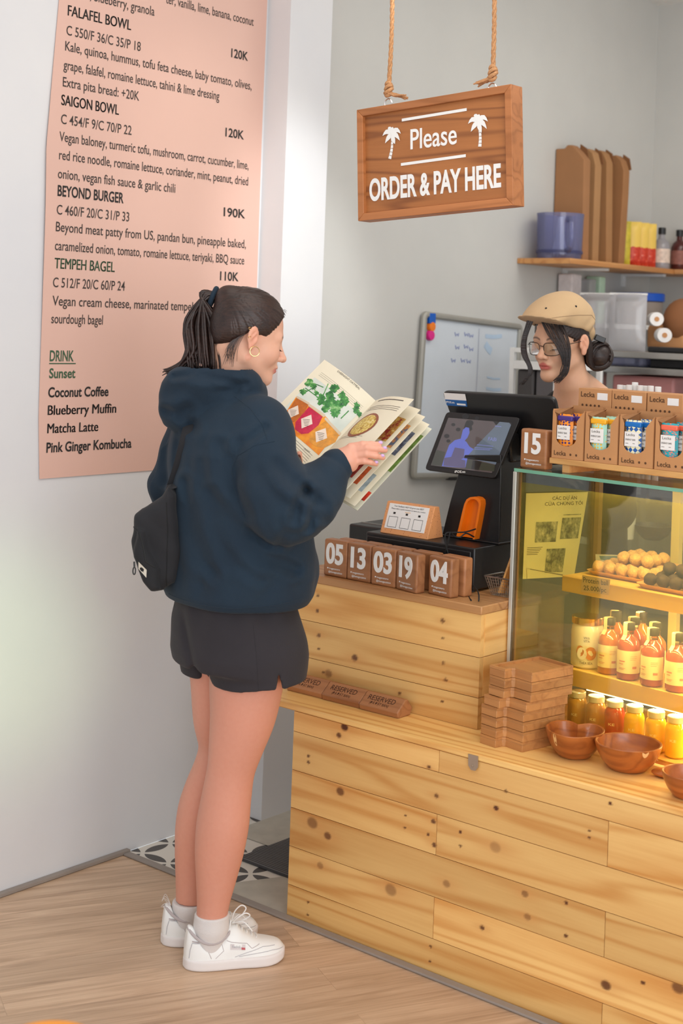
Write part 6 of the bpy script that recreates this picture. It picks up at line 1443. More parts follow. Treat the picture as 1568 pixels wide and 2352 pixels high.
# hoodie
zh = J(545, 1374, 0)[2]
def groove(P, px, width, depth, ymax=9.0):
    X, Y, Z = P; q = [J(x, y, -.12) for x, y in px]; d2 = np.full(X.shape, 9.0)
    for i in range(len(q)-1):
        a, b_ = q[i], q[i+1]; ex, ez = b_[0]-a[0], b_[2]-a[2]; t = np.clip(((X-a[0])*ex+(Z-a[2])*ez)/(ex*ex+ez*ez), 0, 1)
        wt = width*(0.55+0.9*math.sin(PI*(i+.5)/(len(q)-1))) if len(q) > 2 else width
        d2 = np.minimum(d2, ((X-a[0]-t*ex)**2+(Z-a[2]-t*ez)**2)/wt**2)
    return (depth*np.exp(-d2)-depth*0.45*np.exp(-(np.sqrt(d2)-1.9)**2*1.6))*(Y < ymax)
rows_ = [(J(0, 1374)[2], J(545, 1374)[0], .0, .150, .182), (J(0, 1352)[2], J(546, 1352)[0], .0, .158, .190), (J(0, 1335)[2], J(548, 1335)[0], .0, .168, .198), (J(0, 1290)[2], J(554, 1290)[0], .0, .168, .198), (J(0, 1200)[2], J(552, 1200)[0], .0, .160, .196), (J(0, 1100)[2], J(538, 1100)[0], .0, .145, .196),
         (J(0, 1020)[2], J(530, 1020)[0], .0, .132, .195), (J(0, 970)[2], J(526, 970)[0], .0, .115, .180), (J(0, 930)[2], J(526, 930)[0], .0, .090, .145), (J(0, 900)[2], J(532, 900)[0], .0, .072, .100), (J(0, 876)[2], J(538, 876)[0], .0, .066, .082), (J(0, 862)[2], J(542, 862)[0], .0, .062, .074)]
RA = [N(592, 985, -.085, .076), N(611, 1075, -.150, .071), N(647, 1165, -.175, .079), N(670, 1172, -.170, .070), N(708, 1148, -.145, .062), N(745, 1106, -.110, .047), N(753, 1096, -.101, .0435)]
LA = [N(450, 990, .115, .074), N(408, 1110, .110, .070), N(420, 1165, .13, .066), N(540, 1160, .20, .056), N(645, 1100, .16, .040)]
cuffR = [N(755, 1091, -.098, .0365), N(771, 1071, -.089, .0355)]; cuffL = [N(640, 1102, .16, .037), N(652, 1094, .158, .036)]
def hoodie(P):
    X, Y, Z = P
    d = s_col(P, rows_, YAW, 2.2)
    ang = np.arctan2(Y, X-.01)
    fold = .0045*np.sin((X*1.0+Z*0.42)*46+1.2)*np.clip((Z-.95)*6, 0, 1)*np.clip((1.33-Z)*6, 0, 1)+.0035*np.sin((X*0.7-Z*0.5)*58)*np.clip((1.2-Z)*5, 0, 1)
    fold = fold+.004*np.sin(ang*15)*np.clip(1-np.abs(Z-(zh+.065))/.05, 0, 1)
    d = d+fold*np.clip((.02-np.abs(d))/.02, 0, 1)
    r = s_chain(P, dense(RA, 30), .01)
    e = J(690, 1130, -.19); g = np.exp(-(((X-e[0])/.055)**2+((Z-e[2])/.075)**2))
    r = r+g*.006*np.sin((X*0.75+Z*1.0)*95)+.003*np.sin((X*0.3-Z)*60)*np.exp(-((Z-J(0, 1060)[2])/.1)**2)
    r = smin(r, s_chain(P, cuffR), .003)
    l = smin(s_chain(P, LA, .02), s_chain(P, cuffL), .006); l = l+.004*np.sin((X+Z*0.5)*70)*np.exp(-((Z-J(0, 1080)[2])/.12)**2)
    d = smin(d, r, .014); d = smin(d, l, .018)
    h_ = s_chain(P, [N(560, 880, -.050, .030), N(515, 878, -.060, .038), N(470, 888, -.050, .052), N(432, 908, -.035, .060), N(412, 948, -.032, .040)], .02)
    h_ = smin(h_, s_chain(P, [N(470, 882, .03, .042), N(430, 906, .03, .058), N(412, 945, .01, .040)], .02), .02)
    h_ = smin(h_, s_chain(P, [N(462, 866, -.02, .028), N(505, 862, -.060, .024), N(545, 866, -.070, .025), N(572, 886, -.050, .024), N(585, 905, .0, .024)], .01), .012)
    h_ = h_+.004*np.sin((X*0.5+Z)*62+0.6)*np.exp(-((X+.1)/.09)**2)
    d = smin(d, h_, .010)
    d = smin(d, s_ell(P, J(672, 1302, .02), (.055, .07, .055)), .03)
    for pl_, wd_, dp_ in (([(612, 978), (560, 1015), (545, 1050), (548, 1100), (562, 1146), (588, 1212), (618, 1240)], .012, .007), ([(509, 1020), (520, 1060), (532, 1099), (578, 1166)], .014, .006),
            ([(492, 1126), (520, 1165), (545, 1199), (612, 1265), (678, 1305)], .015, .007), ([(423, 1110), (432, 1170), (439, 1212), (466, 1275), (496, 1308)], .015, .008), ([(470, 1060), (476, 1120), (500, 1200), (540, 1280), (600, 1320)], .013, .004),
            ([(706, 1116), (690, 1140), (682, 1176)], .010, .012), ([(706, 1122), (721, 1146), (722, 1172), (711, 1199)], .009, .010), ([(726, 1128), (744, 1152), (746, 1182)], .009, .007), ([(640, 1060), (660, 1090), (690, 1112)], .012, .006), ([(610, 1080), (640, 1130), (664, 1190)], .013, .004),
            ([(368, 1003), (363, 1060), (360, 1120)], .010, .006), ([(399, 1026), (393, 1076), (380, 1116)], .012, .006), ([(640, 1240), (660, 1215), (690, 1200)], .011, .005),
            ([(395, 868), (440, 862), (480, 868), (560, 884)], .008, .007), ([(376, 945), (406, 951), (448, 923), (493, 902), (540, 893)], .012, .009), ([(385, 905), (430, 900), (470, 885)], .013, .005), ([(440, 985), (420, 962), (424, 945)], .012, .008)):
        d = d+groove(P, pl_, wd_, dp_, .06)
    neck = s_chain(P, [np.append(J(560, 820, .0), .050), np.append(J(546, 880, .0), .058)]); d = smax(d, -neck, .008)
    pc_ = s_rc(P, J(462, 842, -.005), J(470, 872, .0), .020, .028); d = smax(d, -pc_, .012)
    return smax(d, zh-Z, .004)
V, F = snet(hoodie, np.array([-.26, -.30, zh-.012]), np.array([.31, .30, J(0, 828)[2]]), .0052)
hood = mk('hoodie', (V, F), M['navy'], cu, local=True, smooth=180); hbv = BVHTree.FromPolygons([Vector(p) for p in V], [tuple(f) for f in F])
def lay(b, bv, pts, r, dirn=(0, 1, 0), lift=0.0, seg=5):
    out = []
    for p in pts:
        p = Vector(p); d = Vector(dirn).normalized(); h_ = bv.ray_cast(p-d*0.5, d)
        if h_[0] is not None: out.append(h_[0]-d*lift)
    if len(out) > 2: b.tube(out, r, seg)
def jl(pts, n=24):
    P = [np.array(p, float) for p in pts]; o = []
    for i in range(len(P)-1):
        for s in np.linspace(0, 1, n//(len(P)-1)+1)[:-1]: o.append(J(*(P[i]*(1-s)+P[i+1]*s)))
    return o+[J(*P[-1])]
b = MB(); lay(b, hbv, jl([(545, 905), (585, 930), (612, 962), (625, 995)]), .0011); mk('shoulder_seam', b, M['navy'], hood, local=True)
b = MB(); lay(b, hbv, jl([(640, 998), (600, 1005), (560, 1030), (546, 1060), (552, 1100), (566, 1140), (586, 1180)]), .0012); mk('armhole_seam', b, M['navy'], hood, local=True)
b = MB(); lay(b, hbv, jl([(396, 1352), (470, 1358), (560, 1360), (640, 1357), (698, 1350)]), .0012); mk('hem_seam', b, M['navy'], hood, local=True)
for pa, pb, r_ in ((J(755, 1091, -.098), J(771, 1071, -.089), .0385),):
    ax_ = pb-pa; ax_ /= np.linalg.norm(ax_); u_ = np.cross(ax_, (0, 1, 0)); u_ /= np.linalg.norm(u_); v_ = np.cross(ax_, u_); b = MB()
    b.tube([pa+ax_*.004+(u_*math.cos(a)+v_*math.sin(a))*r_ for a in np.linspace(0, 2*PI, 25)[:-1]], .0022, 6, closed=True); mk('cuff_seam', b, M['navy'], hood, local=True)
# shorts
def shorts(P):
    X, Y, Z = P
    d = s_col(P, [(J(0, 1325)[2], J(541, 1358)[0], .0, .132, .162), (J(0, 1358)[2], J(541, 1358)[0], .0, .142, .172), (J(0, 1400)[2], J(543, 1400)[0], .0, .150, .180), (J(0, 1470)[2], J(548, 1470)[0], .0, .160, .185), (J(0, 1520)[2], J(548, 1520)[0], .0, .150, .178)], YAW, 2.2)
    zr_ = J(600, 1577, -.08)[2]+.085*(X-J(560, 0)[0])*1.0; zl_ = J(450, 1546, .05)[2]
    r = smax(s_chain(P, [N(570, 1440, -.045, .120), N(590, 1500, -.050, .119), N(597, 1600, -.055, .1175)], .02), zr_-Z, .003)
    l = smax(s_chain(P, [N(505, 1430, .055, .112), N(505, 1500, .075, .100), N(508, 1575, .085, .098)], .02), zl_-Z, .003)
    d = smax(d, J(0, 1500)[2]-Z, .01); d = smin(d, r, .018); d = smin(d, l, .018)
    sl = J(647, 1590, 0); ht = np.clip((Z-zr_)/.046, 0, 1); sw = np.abs(X-sl[0]+.10*(Z-zr_))-(.0075*(1-ht)); d = smax(d, -smax(smax(sw, Z-zr_-.046, .001), Y+.02, .001), .001)
    cr_ = J(430, 1385, 0), J(474, 1560, 0); tcr = np.clip((cr_[0][2]-Z)/(cr_[0][2]-cr_[1][2]), 0, 1); xc = cr_[0][0]+(cr_[1][0]-cr_[0][0])*tcr**1.4
    d = d+.010*np.exp(-((X-xc)/.011)**2)*(Y < .03)*np.clip(tcr*3+.25, 0, 1)
    d = d+.003*np.sin(X*80+Z*22)*np.clip((Z-J(0, 1430)[2])*14, 0, 1)+.0025*np.sin(X*55-Z*40)*np.clip((J(0, 1500)[2]-Z)*12, 0, 1)
    return d
V, F = snet(shorts, np.array([-.20, -.25, .62]), np.array([.24, .24, J(0, 1325)[2]]), .0045); so_ = mk('shorts', (V, F), M['shorts'], cu, local=True, smooth=180)
sbv = BVHTree.FromPolygons([Vector(p) for p in V], [tuple(f) for f in F]); b = MB(); lay(b, sbv, jl([(492, 1572), (540, 1580), (600, 1573), (640, 1566)]), .0009); lay(b, sbv, jl([(592, 1400), (600, 1470), (606, 1560)]), .0008); mk('stitching', b, M['shorts'], so_, local=True)
# socks and shoes
def zfoot(px, a):
    p = J(px, 2190, a); return p[0], p[1]
def cub(xs, ys):
    D = np.array(dense([(x, y, 0.0) for x, y in zip(xs, ys)], 90)); o = np.argsort(D[:, 0]); return D[o, 0], np.maximum(D[o, 1], .001)
for nm, leg, (hx, ha), (tx, ta) in (('right', RL, (421, -.055), (653, .020)), ('left', LL, (368, .075), (590, .140))):
    H = np.array([*zfoot(hx, ha), 0]); T = np.array([*zfoot(tx, ta), 0]); L_ = np.linalg.norm(T-H); ax = (T-H)/L_; sd = np.array([-ax[1], ax[0], 0]); k = L_/.255
    toW = lambda x, y, z: H+ax*x*k+sd*y*k+np.array([0, 0, z*k])
    def q_(P):
        X, Y, Z = P[0]-H[0], P[1]-H[1], P[2]; return (X*ax[0]+Y*ax[1])/k, (X*sd[0]+Y*sd[1])/k, Z/k
    xs_, ws_ = cub([-.001, .004, .015, .035, .07, .11, .145, .175, .205, .230, .247, .2555], [.002, .017, .029, .038, .043, .043, .044, .047, .0455, .037, .022, .002])
    hx_, hz_ = cub([0, .010, .030, .060, .085, .105, .125, .15, .185, .215, .24, .254], [.094, .101, .090, .072, .074, .090, .094, .078, .060, .053, .045, .030])
    def sole(P):
        x, y, z = q_(P); w_ = np.interp(x, xs_, ws_); toe = np.clip((x-.20)/.055, 0, 1)**2*.009
        return smax(smax((np.abs(y)-w_-.0015)*.8, np.maximum(-x-.001, x-.2560), .006), smax(z-.0270-toe*.5, toe-z, .004), .006)*k
    def upper(P):
        x, y, z = q_(P); w_ = np.interp(x, xs_, ws_)*.97-.001; h_ = np.interp(x, hx_, hz_)
        n = ((np.abs(y)/np.maximum(w_, .003))**2.7+(np.maximum(z, 0)/h_)**2.7)**(1/2.7); d = (n-1)*np.minimum(w_, h_)
        d = smax(d, np.maximum(-x+.001+.10*np.maximum(z-.04, 0), x-.253), .003); d = smax(d, .022-z, .001)
        d = smax(d, -s_rc((x, y, z), (.058, 0, .055), (.070, 0, .17), .034, .048), .003)
        return d*k
    lo = np.minimum(H, T)-np.array([.06, .06, .004]); hi = np.maximum(H, T)+np.array([.06, .06, 0]); hi[2] = .125
    V, F = snet(upper, lo, hi, .0026); sh_ = mk('sneaker', (V, F), M['leather'], cu, local=True, smooth=180); tag(sh_, 'white leather sneaker'); bv = BVHTree.FromPolygons([Vector(p) for p in V], [tuple(f) for f in F])
    V, F = snet(sole, lo, hi, .0026); mk('sole', (V, F), M['sole'], sh_, local=True, smooth=180)
    outw = sd if (sd @ np.array([0, -1, 0])) > 0 else -sd; sg_ = 1 if outw is sd else -1
    def side(pts, r, mat, name, n=18):
        b = MB(); P = [np.array(p, float) for p in pts]; o = []
        for i in range(len(P)-1):
            for s in np.linspace(0, 1, n//(len(P)-1)+1)[:-1]: o.append(P[i]*(1-s)+P[i+1]*s)
        o.append(P[-1]); out = []
        for x, z in o:
            p = Vector(toW(x, 0, z)); h_ = bv.ray_cast(p+Vector(outw)*.1, -Vector(outw))
            if h_[0] is not None: out.append(h_[0])
        if len(out) > 2: b.tube(out, r, 5); mk(name, b, mat, sh_, local=True)
    side([(.010, .030), (.012, .050), (.016, .066), (.050, .064), (.090, .070)], .0011, M['seam'], 'panel_seam')
    side([(.016, .070), (.040, .066), (.060, .062), (.080, .068)], .0020, M['suede'], 'grey_trim_line')
    side([(.062, .030), (.055, .045), (.040, .060)], .0008, M['suede'], 'panel_seam'); side([(.072, .030), (.092, .046), (.088, .060), (.082, .072)], .0008, M['suede'], 'panel_seam')
    side([(.120, .030), (.150, .038), (.190, .046), (.222, .044)], .0009, M['seam'], 'panel_seam'); side([(.130, .030), (.170, .034), (.215, .036), (.245, .033)], .0009, M['seam'], 'panel_seam')
    side([(.100, .068), (.112, .064), (.150, .058), (.162, .046), (.182, .052)], .0009, M['suede'], 'panel_seam')
    ring = []
    for t_ in np.linspace(0, 2*PI, 30)[:-1]: ring.append(toW(.0625+.0535*math.cos(t_), .0405*math.sin(t_), .0665+(.028 if math.cos(t_) < 0 else .022)*math.cos(t_)**2))
    b = MB(); b.tube(ring, .0036, 7, closed=True); tag(mk('collar', b, M['suede'], sh_, local=True), 'grey suede collar')
    b = MB(); xd = ax if sg_ < 0 else ax; P0 = toW(.112, 0, .052); pts_ = []
    gv, gf = glyphs('Reebok', 0.01); sc_ = .006/ (glyphs('H')[0][:, 1].max()); gx = gv[:, 0]*sc_; gy = gv[:, 1]*sc_; wv_ = gx.max(); gx = gx*(.022/wv_); out = []
    for u_, v_ in zip(gx, gy):
        p = Vector(P0)+Vector(ax)*float(u_)+Vector((0, 0, float(v_)-.10*float(u_))); h_ = bv.ray_cast(p+Vector(outw)*.1, -Vector(outw)); out.append(h_[0]+Vector(outw)*.0012 if h_[0] is not None else p)
    b.add(out, gf); mk('side_logo_text', b, M['seam'], sh_, local=True, smooth=0)
    b = MB(); out = []
    for u_, v_ in ((-.004, -.004), (.034, -.008), (.034, .004), (-.004, .009)):
        p = Vector(P0)+Vector(ax)*u_+Vector((0, 0, v_)); h_ = bv.ray_cast(p+Vector(outw)*.1, -Vector(outw)); out.append(h_[0]+Vector(outw)*.0009 if h_[0] is not None else p)
    b.add(out, [(0, 1, 2, 3)]); mk('side_logo_patch', b, plain('logo_patch', (214, 206, 206), 0.6), sh_, local=True, smooth=0)
    b = MB(); out = []
    for u_, v_ in ((.024, -.006), (.033, -.0075), (.033, -.0025), (.024, -.001)):
        p = Vector(P0)+Vector(ax)*u_+Vector((0, 0, v_)); h_ = bv.ray_cast(p+Vector(outw)*.1, -Vector(outw)); out.append(h_[0]+Vector(outw)*.0014 if h_[0] is not None else p)
    b.add(out, [(0, 1, 2, 3)]); mk('side_logo_flag', b, plain('logo_red', (190, 90, 96), 0.6), sh_, local=True, smooth=0)
    b = MB()
    for i in range(5):
        x = .126+.013*i; z = np.interp(x, hx_, hz_)-.001; b.tube([toW(x, -.021+.0018*i, z-.009+.002*i), toW(x+.003, -.008, z+.001), toW(x+.003, .008, z+.001), toW(x, .021-.0018*i, z-.009+.002*i)], .0022, 5)
    for s in (-1, 1):
        a_ = toW(.118, s*.004, .098); lock(b, [a_, a_+ax*.010+sd*s*.014+np.array([0, 0, .018]), a_+ax*.028+sd*s*.02+np.array([0, 0, .030]), a_+ax*.040+sd*s*.018+np.array([0, 0, .022]), a_+ax*.024+sd*s*.008+np.array([0, 0, .008]), a_], .0017, .0016, 6, 26)
        lock(b, [a_, a_+ax*.025+sd*s*.02+np.array([0, 0, .008]), a_+ax*.045+sd*s*.03+np.array([0, 0, -.012])], .0016, .0014, 6, 12)
    mk('laces', b, M['white'], sh_, local=True)
    b = MB(); tz = np.interp(.10, hx_, hz_); b.slab([toW(.110, -.016, .078), toW(.110, .016, .078), toW(.114, .017, .110), toW(.114, -.017, .110)], ax, .004); mk('tongue', b, M['leather'], sh_, local=True, bevel=.002)
    an = J(*((485, 2120, -.04) if nm == 'right' else (434, 2090, .085))); an2 = toW(.064, 0, .045); r0 = .0425 if nm == 'right' else .042
    ztop = J(485, 2106, -.06)[2] if nm == 'right' else J(420, 2078, .06)[2]
    def sock(P):
        d = s_chain(P, [np.append(an2, .036*k), np.append(np.array([an[0], an[1], .095]), r0*.98), np.append(np.array([an[0]+.002, an[1], ztop+.03]), r0+.002)], .01); return smax(d+.0009*np.sin(P[2]*900)*0, P[2]-ztop-.01*(P[0]-an[0]), .002)
    V, F = snet(sock, np.array([an[0]-.08, an[1]-.08, .03]), np.array([an[0]+.09, an[1]+.08, ztop+.012]), .0032); sk = mk('sock', (V, F), M['sock'], cu, local=True, smooth=180); tag(sk, 'short grey and white sock')
    if nm == 'left':
        b = MB(); p = J(392, 2078, .07)
        for k_ in range(7): lock(b, [p, p+np.array([-.010-.006*random.random(), -.004, .004+.006*k_-.012]), p+np.array([-.016-.010*random.random(), -.006*random.random(), .022*random.random()-.006])], .0005, .0003, 4)
        mk('frayed_threads', b, M['sock'], sk, local=True)
# hair
def hairc(P):
    x, y, z = hinv(P); Q = (x, y, z); d = s_ell(Q, (-.010, 0, .047), (.1005, .0800, .0875)); d = smin(d, s_ell(Q, (-.055, 0, .010), (.052, .062, .060)), .02)
    tie = s_ell(Q, (-.085, 0, .092), (.026, .024, .024)); d = smin(d, tie, .03)
    ay = np.abs(y); hx = .030+.62*np.clip(z-.005, -.02, .2)-.10*np.clip(z-.085, 0, 1)-.0*ay+.014*np.sin(ay*55+1.0)*0
    d = smax(d, x-hx, .010)
    zl = np.where(x > -.012, .012-.9*np.clip(x-.018, 0, .05)*1.0, .016+(x+.012)*1.05); zl = np.where(x > .018, .012-.55*(x-.018), zl); d = smax(d, zl-z, .008)
    ph_ = np.arctan2(z-.088+.25*y, x+.105); s_ = (.0009*np.sin(ph_*62+3*np.sin(ph_*17))+.0005*np.sin(ph_*105+y*60))*np.clip((x+.085)/.03, 0, 1)
    return (d+s_)*.94
o_ = hf((-.01, 0, .05)); V, F = snet(hairc, o_-np.array([.16, .13, .14]), o_+np.array([.15, .13, .13]), .0026); hr = mk('hair', (V, F), M['hair'], cu, local=True, smooth=180)
rnd = random.Random(3); tie = J(499, 687, -.0); b = MB()
for i in range(260):
    u, v = rnd.uniform(-1, 1), rnd.uniform(-1, 1); fl_k = rnd.random()
    t0 = tie+np.array([.004, v*.010, u*.010]); p1 = J(472-10*u+4*v, 676+10*u*0+8*(1-abs(u))*0+rnd.uniform(-4, 8), v*.022); ms = 470+48*u
    p2 = J(466+34*u-6*(u < -.5), 738+rnd.uniform(-8, 8), v*.034); p3 = J(470+44*u, 800+rnd.uniform(-8, 8), v*.036-.01)
    if u < -0.15 and fl_k < 0.62: p4 = J(432+20*u+rnd.uniform(-6, 6), 838+rnd.uniform(-6, 4), v*.03-.01); p5 = J(388+rnd.uniform(-16, 22), 856+rnd.uniform(-9, 7), v*.03-.02); pts = [t0, p1, p2, p3, p4, p5]
    else: p4 = J(474+42*u+rnd.uniform(-4, 4), 850+rnd.uniform(-10, 6), v*.032-.02); pts = [t0, p1, p2, p3, p4]
    lock(b, pts, rnd.uniform(.0030, .0052), .0007, 5, 20)
mk('ponytail', b, M['hair'], hr, local=True, smooth=180)
b = MB(); tb_ = Matrix.Rotation(0.35, 3, 'Y')
b.tube([tie+np.array(tb_ @ Vector((-.012, .021*math.cos(a), .024*math.sin(a)))) for a in np.linspace(0, 2*PI, 19)[:-1]], .0065, 8, closed=True); tag(mk('hair_tie', b, M['navy'], hr, local=True), 'navy hair tie')
b = MB()
for i in range(26):
    y_ = -.072-.004*rnd.random(); x_ = rnd.uniform(-.062, -.022); p0 = hf((x_, y_*.93, .012+(x_+.012)*1.0+.01)); p1 = hf((x_-.006, y_*.86, -.02+x_*.5)); p2 = hf((x_+rnd.uniform(-.012, .010), y_*.74, -.055+x_*.5+rnd.uniform(-.015, .012))); lock(b, [p0, p1, p2], .0006, .0003, 4, 8)
mk('loose_hair', b, M['hair'], hr, local=True); b = MB()
for i in range(9): p0 = hf((.066+.0014*i, -.02+.005*i, .092-.002*i)); lock(b, [p0, p0+np.array([.006, 0, .007]), p0+np.array([.011+.003*rnd.random(), 0, .003*rnd.random()])], .0005, .0002, 4, 6)
mk('flyaway_hair', b, M['hair'], hr, local=True)
b = MB()
for s in (-1,): lock(b, [hf((.081, s*.020, -.003)), hf((.084, s*.030, -.006)), hf((.076, s*.042, -.004))], .0011, .0006, 4, 8); [lock(b, [hf((.0835, s*(.022+.004*i), -.005)), hf((.090, s*(.024+.004*i), -.009)), hf((.093, s*(.026+.0045*i), -.008))], .0006, .0002, 4, 5) for i in range(5)]
mk('eyelashes', b, M['hair'], cu, local=True)
ec = J(584.5, 807, -.078); b = MB(); b.tube([ec+np.array([.0115*math.cos(a), .004*math.cos(a), .0118*math.sin(a)]) for a in np.linspace(0, 2*PI, 25)[:-1]], .0011, 6, closed=True); tag(mk('hoop_earring', b, M['gold'], cu, local=True), 'gold hoop earring')
for px, py in ((573.5, 754), (573, 774)):
    e = J(px, py, -.088); b = MB(); b.tube([e+np.array([.0035*math.cos(a), .004*math.sin(a), .0022*math.sin(a)]) for a in np.linspace(0, 2*PI, 13)[:-1]], .0007, 5, closed=True); mk('ear_ring', b, M['gold'], cu, local=True)

# ------------------------------------------------------------------ crossbody bag
bg = c.root('shoulder_bag', 'black nylon crossbody bag hanging on the back of the navy hoodie', 'bag')
ba = -.085
ol = [(389, 1117), (372, 1138), (350, 1155), (322, 1170), (311, 1182), (303, 1240), (306, 1280), (320, 1310), (332, 1332), (352, 1356), (377, 1355), (402, 1336), (413, 1300), (417, 1258), (410, 1210), (405, 1160), (403, 1135)]
op = [(J(x, y, ba)[0], J(x, y, ba)[2]) for x, y in ol]
pk_ = [(J(x, y, ba)[0], J(x, y, ba)[2]) for x, y in ((318, 1200), (340, 1212), (352, 1262), (374, 1300), (378, 1352), (352, 1354), (332, 1330), (318, 1304), (307, 1272))]
def bag(P):
    X, Y, Z = P; d2 = poly2d(X, Z, op); d = smax(d2, np.abs(Y-ba-.012)-.048, .035)
    p2 = poly2d(X, Z, pk_); d = smin(d, smax(p2+.004, np.abs(Y-ba+.028)-.030, .022), .005)
    return d+.0022*np.sin(X*70+Z*40)*np.sin(Z*55)
V, F = snet(bag, np.array([min(p[0] for p in op)-.01, ba-.075, min(p[1] for p in op)-.01]), np.array([max(p[0] for p in op)+.01, ba+.07, max(p[1] for p in op)+.01]), .0036); bb = mk('bag_body', (V, F), M['nylon'], bg, local=True, smooth=180)
bbv = BVHTree.FromPolygons([Vector(p) for p in V], [tuple(f) for f in F])
b = MB(); lay(b, bbv, jl([(396, 1140, 0), (399, 1200, 0), (397, 1280, 0), (394, 1345, 0)]), .0012); mk('piping', b, M['blackm'], bg, local=True)
b = MB(); lay(b, bbv, jl([(316, 1196, 0), (340, 1208, 0), (348, 1240, 0), (354, 1268, 0), (374, 1282, 0)]), .0016); mk('zip', b, M['blackm'], bg, local=True)
b = MB(); z0 = J(308, 1290, ba-.055); b.tube([z0, z0+np.array([.001, 0, -.012])], .0022, 6); b.tube([z0+np.array([.001+.0032*math.cos(a), 0, -.022+.009*math.sin(a)]) for a in np.linspace(0, 2*PI, 13)[:-1]], .0016, 6, closed=True); mk('zip_pull', b, M['black'], bg, local=True)
b = MB(); out = []
for x, y in ((326, 1281), (345, 1299), (344, 1317), (325, 1298)):
    p = Vector(J(x, y, ba)); h_ = bbv.ray_cast(p-Vector((0, .4, 0)), Vector((0, 1, 0))); out.append((h_[0] if h_[0] else p)+Vector((0, -.0022, 0)))
b.add([tuple(p) for p in out][::-1], [(0, 1, 2, 3)]); tag(mk('label_patch', b, plain('patch_cream', (214, 206, 194), 0.7), bg, local=True, smooth=0), 'small cream label patch')
b = MB(); o0 = np.array(out[3]); o1 = np.array(out[2]); text(b, 'STAI', o0+(o1-o0)*.15+np.array([0, 0, .005]), o1-o0, (0, 0, 1), .006, .015, .01, lift=.0012); mk('label_text', b, M['ink'], bg, local=True, smooth=0)
b = MB(); sp = []
for x, y, a in ((394, 1122, ba+.0), (402, 1105, 0), (413, 1075, 0), (423, 1045, 0), (431, 1015, 0), (437, 990, 0), (440, 972, 0)):
    p = Vector(J(x, y, 0)); h_ = hbv.ray_cast(p-Vector((0, .5, 0)), Vector((0, 1, 0))); q_2 = Vector(J(x, y, 0)); sp.append(np.array(h_[0] if h_[0] is not None else p)+np.array([0, -.004, 0]))
sp[0] = J(392, 1124, ba-.01); w_ = np.array([.0135, 0, .004]); n = len(sp)
b.add([p-w_ for p in sp]+[p+w_ for p in sp]+[p-w_+np.array([0, .003, 0]) for p in sp]+[p+w_+np.array([0, .003, 0]) for p in sp], [(i, n+i, n+i+1, i+1) for i in range(n-1)]+[(2*n+i, 2*n+i+1, 3*n+i+1, 3*n+i) for i in range(n-1)]+[(i, i+1, 2*n+i+1, 2*n+i) for i in range(n-1)]+[(n+i, 3*n+i, 3*n+i+1, n+i+1) for i in range(n-1)])
mk('strap', b, M['nylon'], bg, local=True, smooth=60)

# ------------------------------------------------------------------ the menu book
St = J(862, 920, .200); Vv = J(692, 1098, .060)-St
def pxu(px, py, a): return J(px, py, a)-St
bk = thing('menu_book', 'open cream paged menu book held in both hands of the customer', 'book', tuple(np.array(c.org)+E1*St[0]+E2*St[1]+np.array([0, 0, 1.25])), c.ang)
MW[bk.name] = MW[cu.name]; bk.location = cu.location
def page(u_vec, curl, cn, name='page', mat=None, thick=.0006, nu=14):
    """sheet from the spine along u_vec; curl lifts it along cn between spine and edge"""
    def f(s, t, l=0.0): return St+u_vec*s+Vv*t+cn*(curl*math.sin(PI*min(max(s, 0), 1))*1.0+l)
    b = MB(); V = []
    for i in range(nu+1):
        for l in (0, -thick): V += [f(i/nu, 0, l), f(i/nu, 1, l)]
    b.add(V, [q for i in range(nu) for q in ((4*i, 4*i+1, 4*i+5, 4*i+4), (4*i+2, 4*i+6, 4*i+7, 4*i+3), (4*i, 4*i+4, 4*i+6, 4*i+2), (4*i+1, 4*i+3, 4*i+7, 4*i+5))]+[(4*nu, 4*nu+1, 4*nu+3, 4*nu+2), (0, 2, 3, 1)])
    o = mk(name, b, mat or M['paper'], bk, local=True, smooth=60); return f, o
UL = pxu(745, 826, .330); nL = np.cross(UL, Vv); nL /= np.linalg.norm(nL); nL = nL if nL[1] < 0 else -nL
fL, oL = page(UL, .010, nL)
UR = pxu(950, 917, .012); nR = np.cross(UR, Vv); nR /= np.linalg.norm(nR); nR = nR if nR[2] > 0 else -nR
fR, oR = page(UR, .012, nR)
leaves = [(UR, oR)]
for k, (x, y, a) in enumerate(((965, 941, .028), (976, 957, .044), (986, 975, .060))):
    u = pxu(x, y, a); nn_ = np.cross(u, Vv); nn_ /= np.linalg.norm(nn_); nn_ = nn_ if nn_[2] > 0 else -nn_; f, o = page(u, .010-.003*k, nn_); leaves.append((u, o, f, nn_))
u = pxu(991, 985, .075); nC = np.cross(u, Vv); nC /= np.linalg.norm(nC); nC = nC if nC[2] > 0 else -nC
fC, oC = page(u, .0, nC, 'cover', plain('cover_card', (226, 226, 206), 0.6), .0014); fCL, _ = page(UL*1.01, .006, nL, 'cover', plain('cover_card2', (222, 214, 184), 0.6), .0014); 
for v_ in _.data.vertices: v_.co -= Vector(nL)*.004
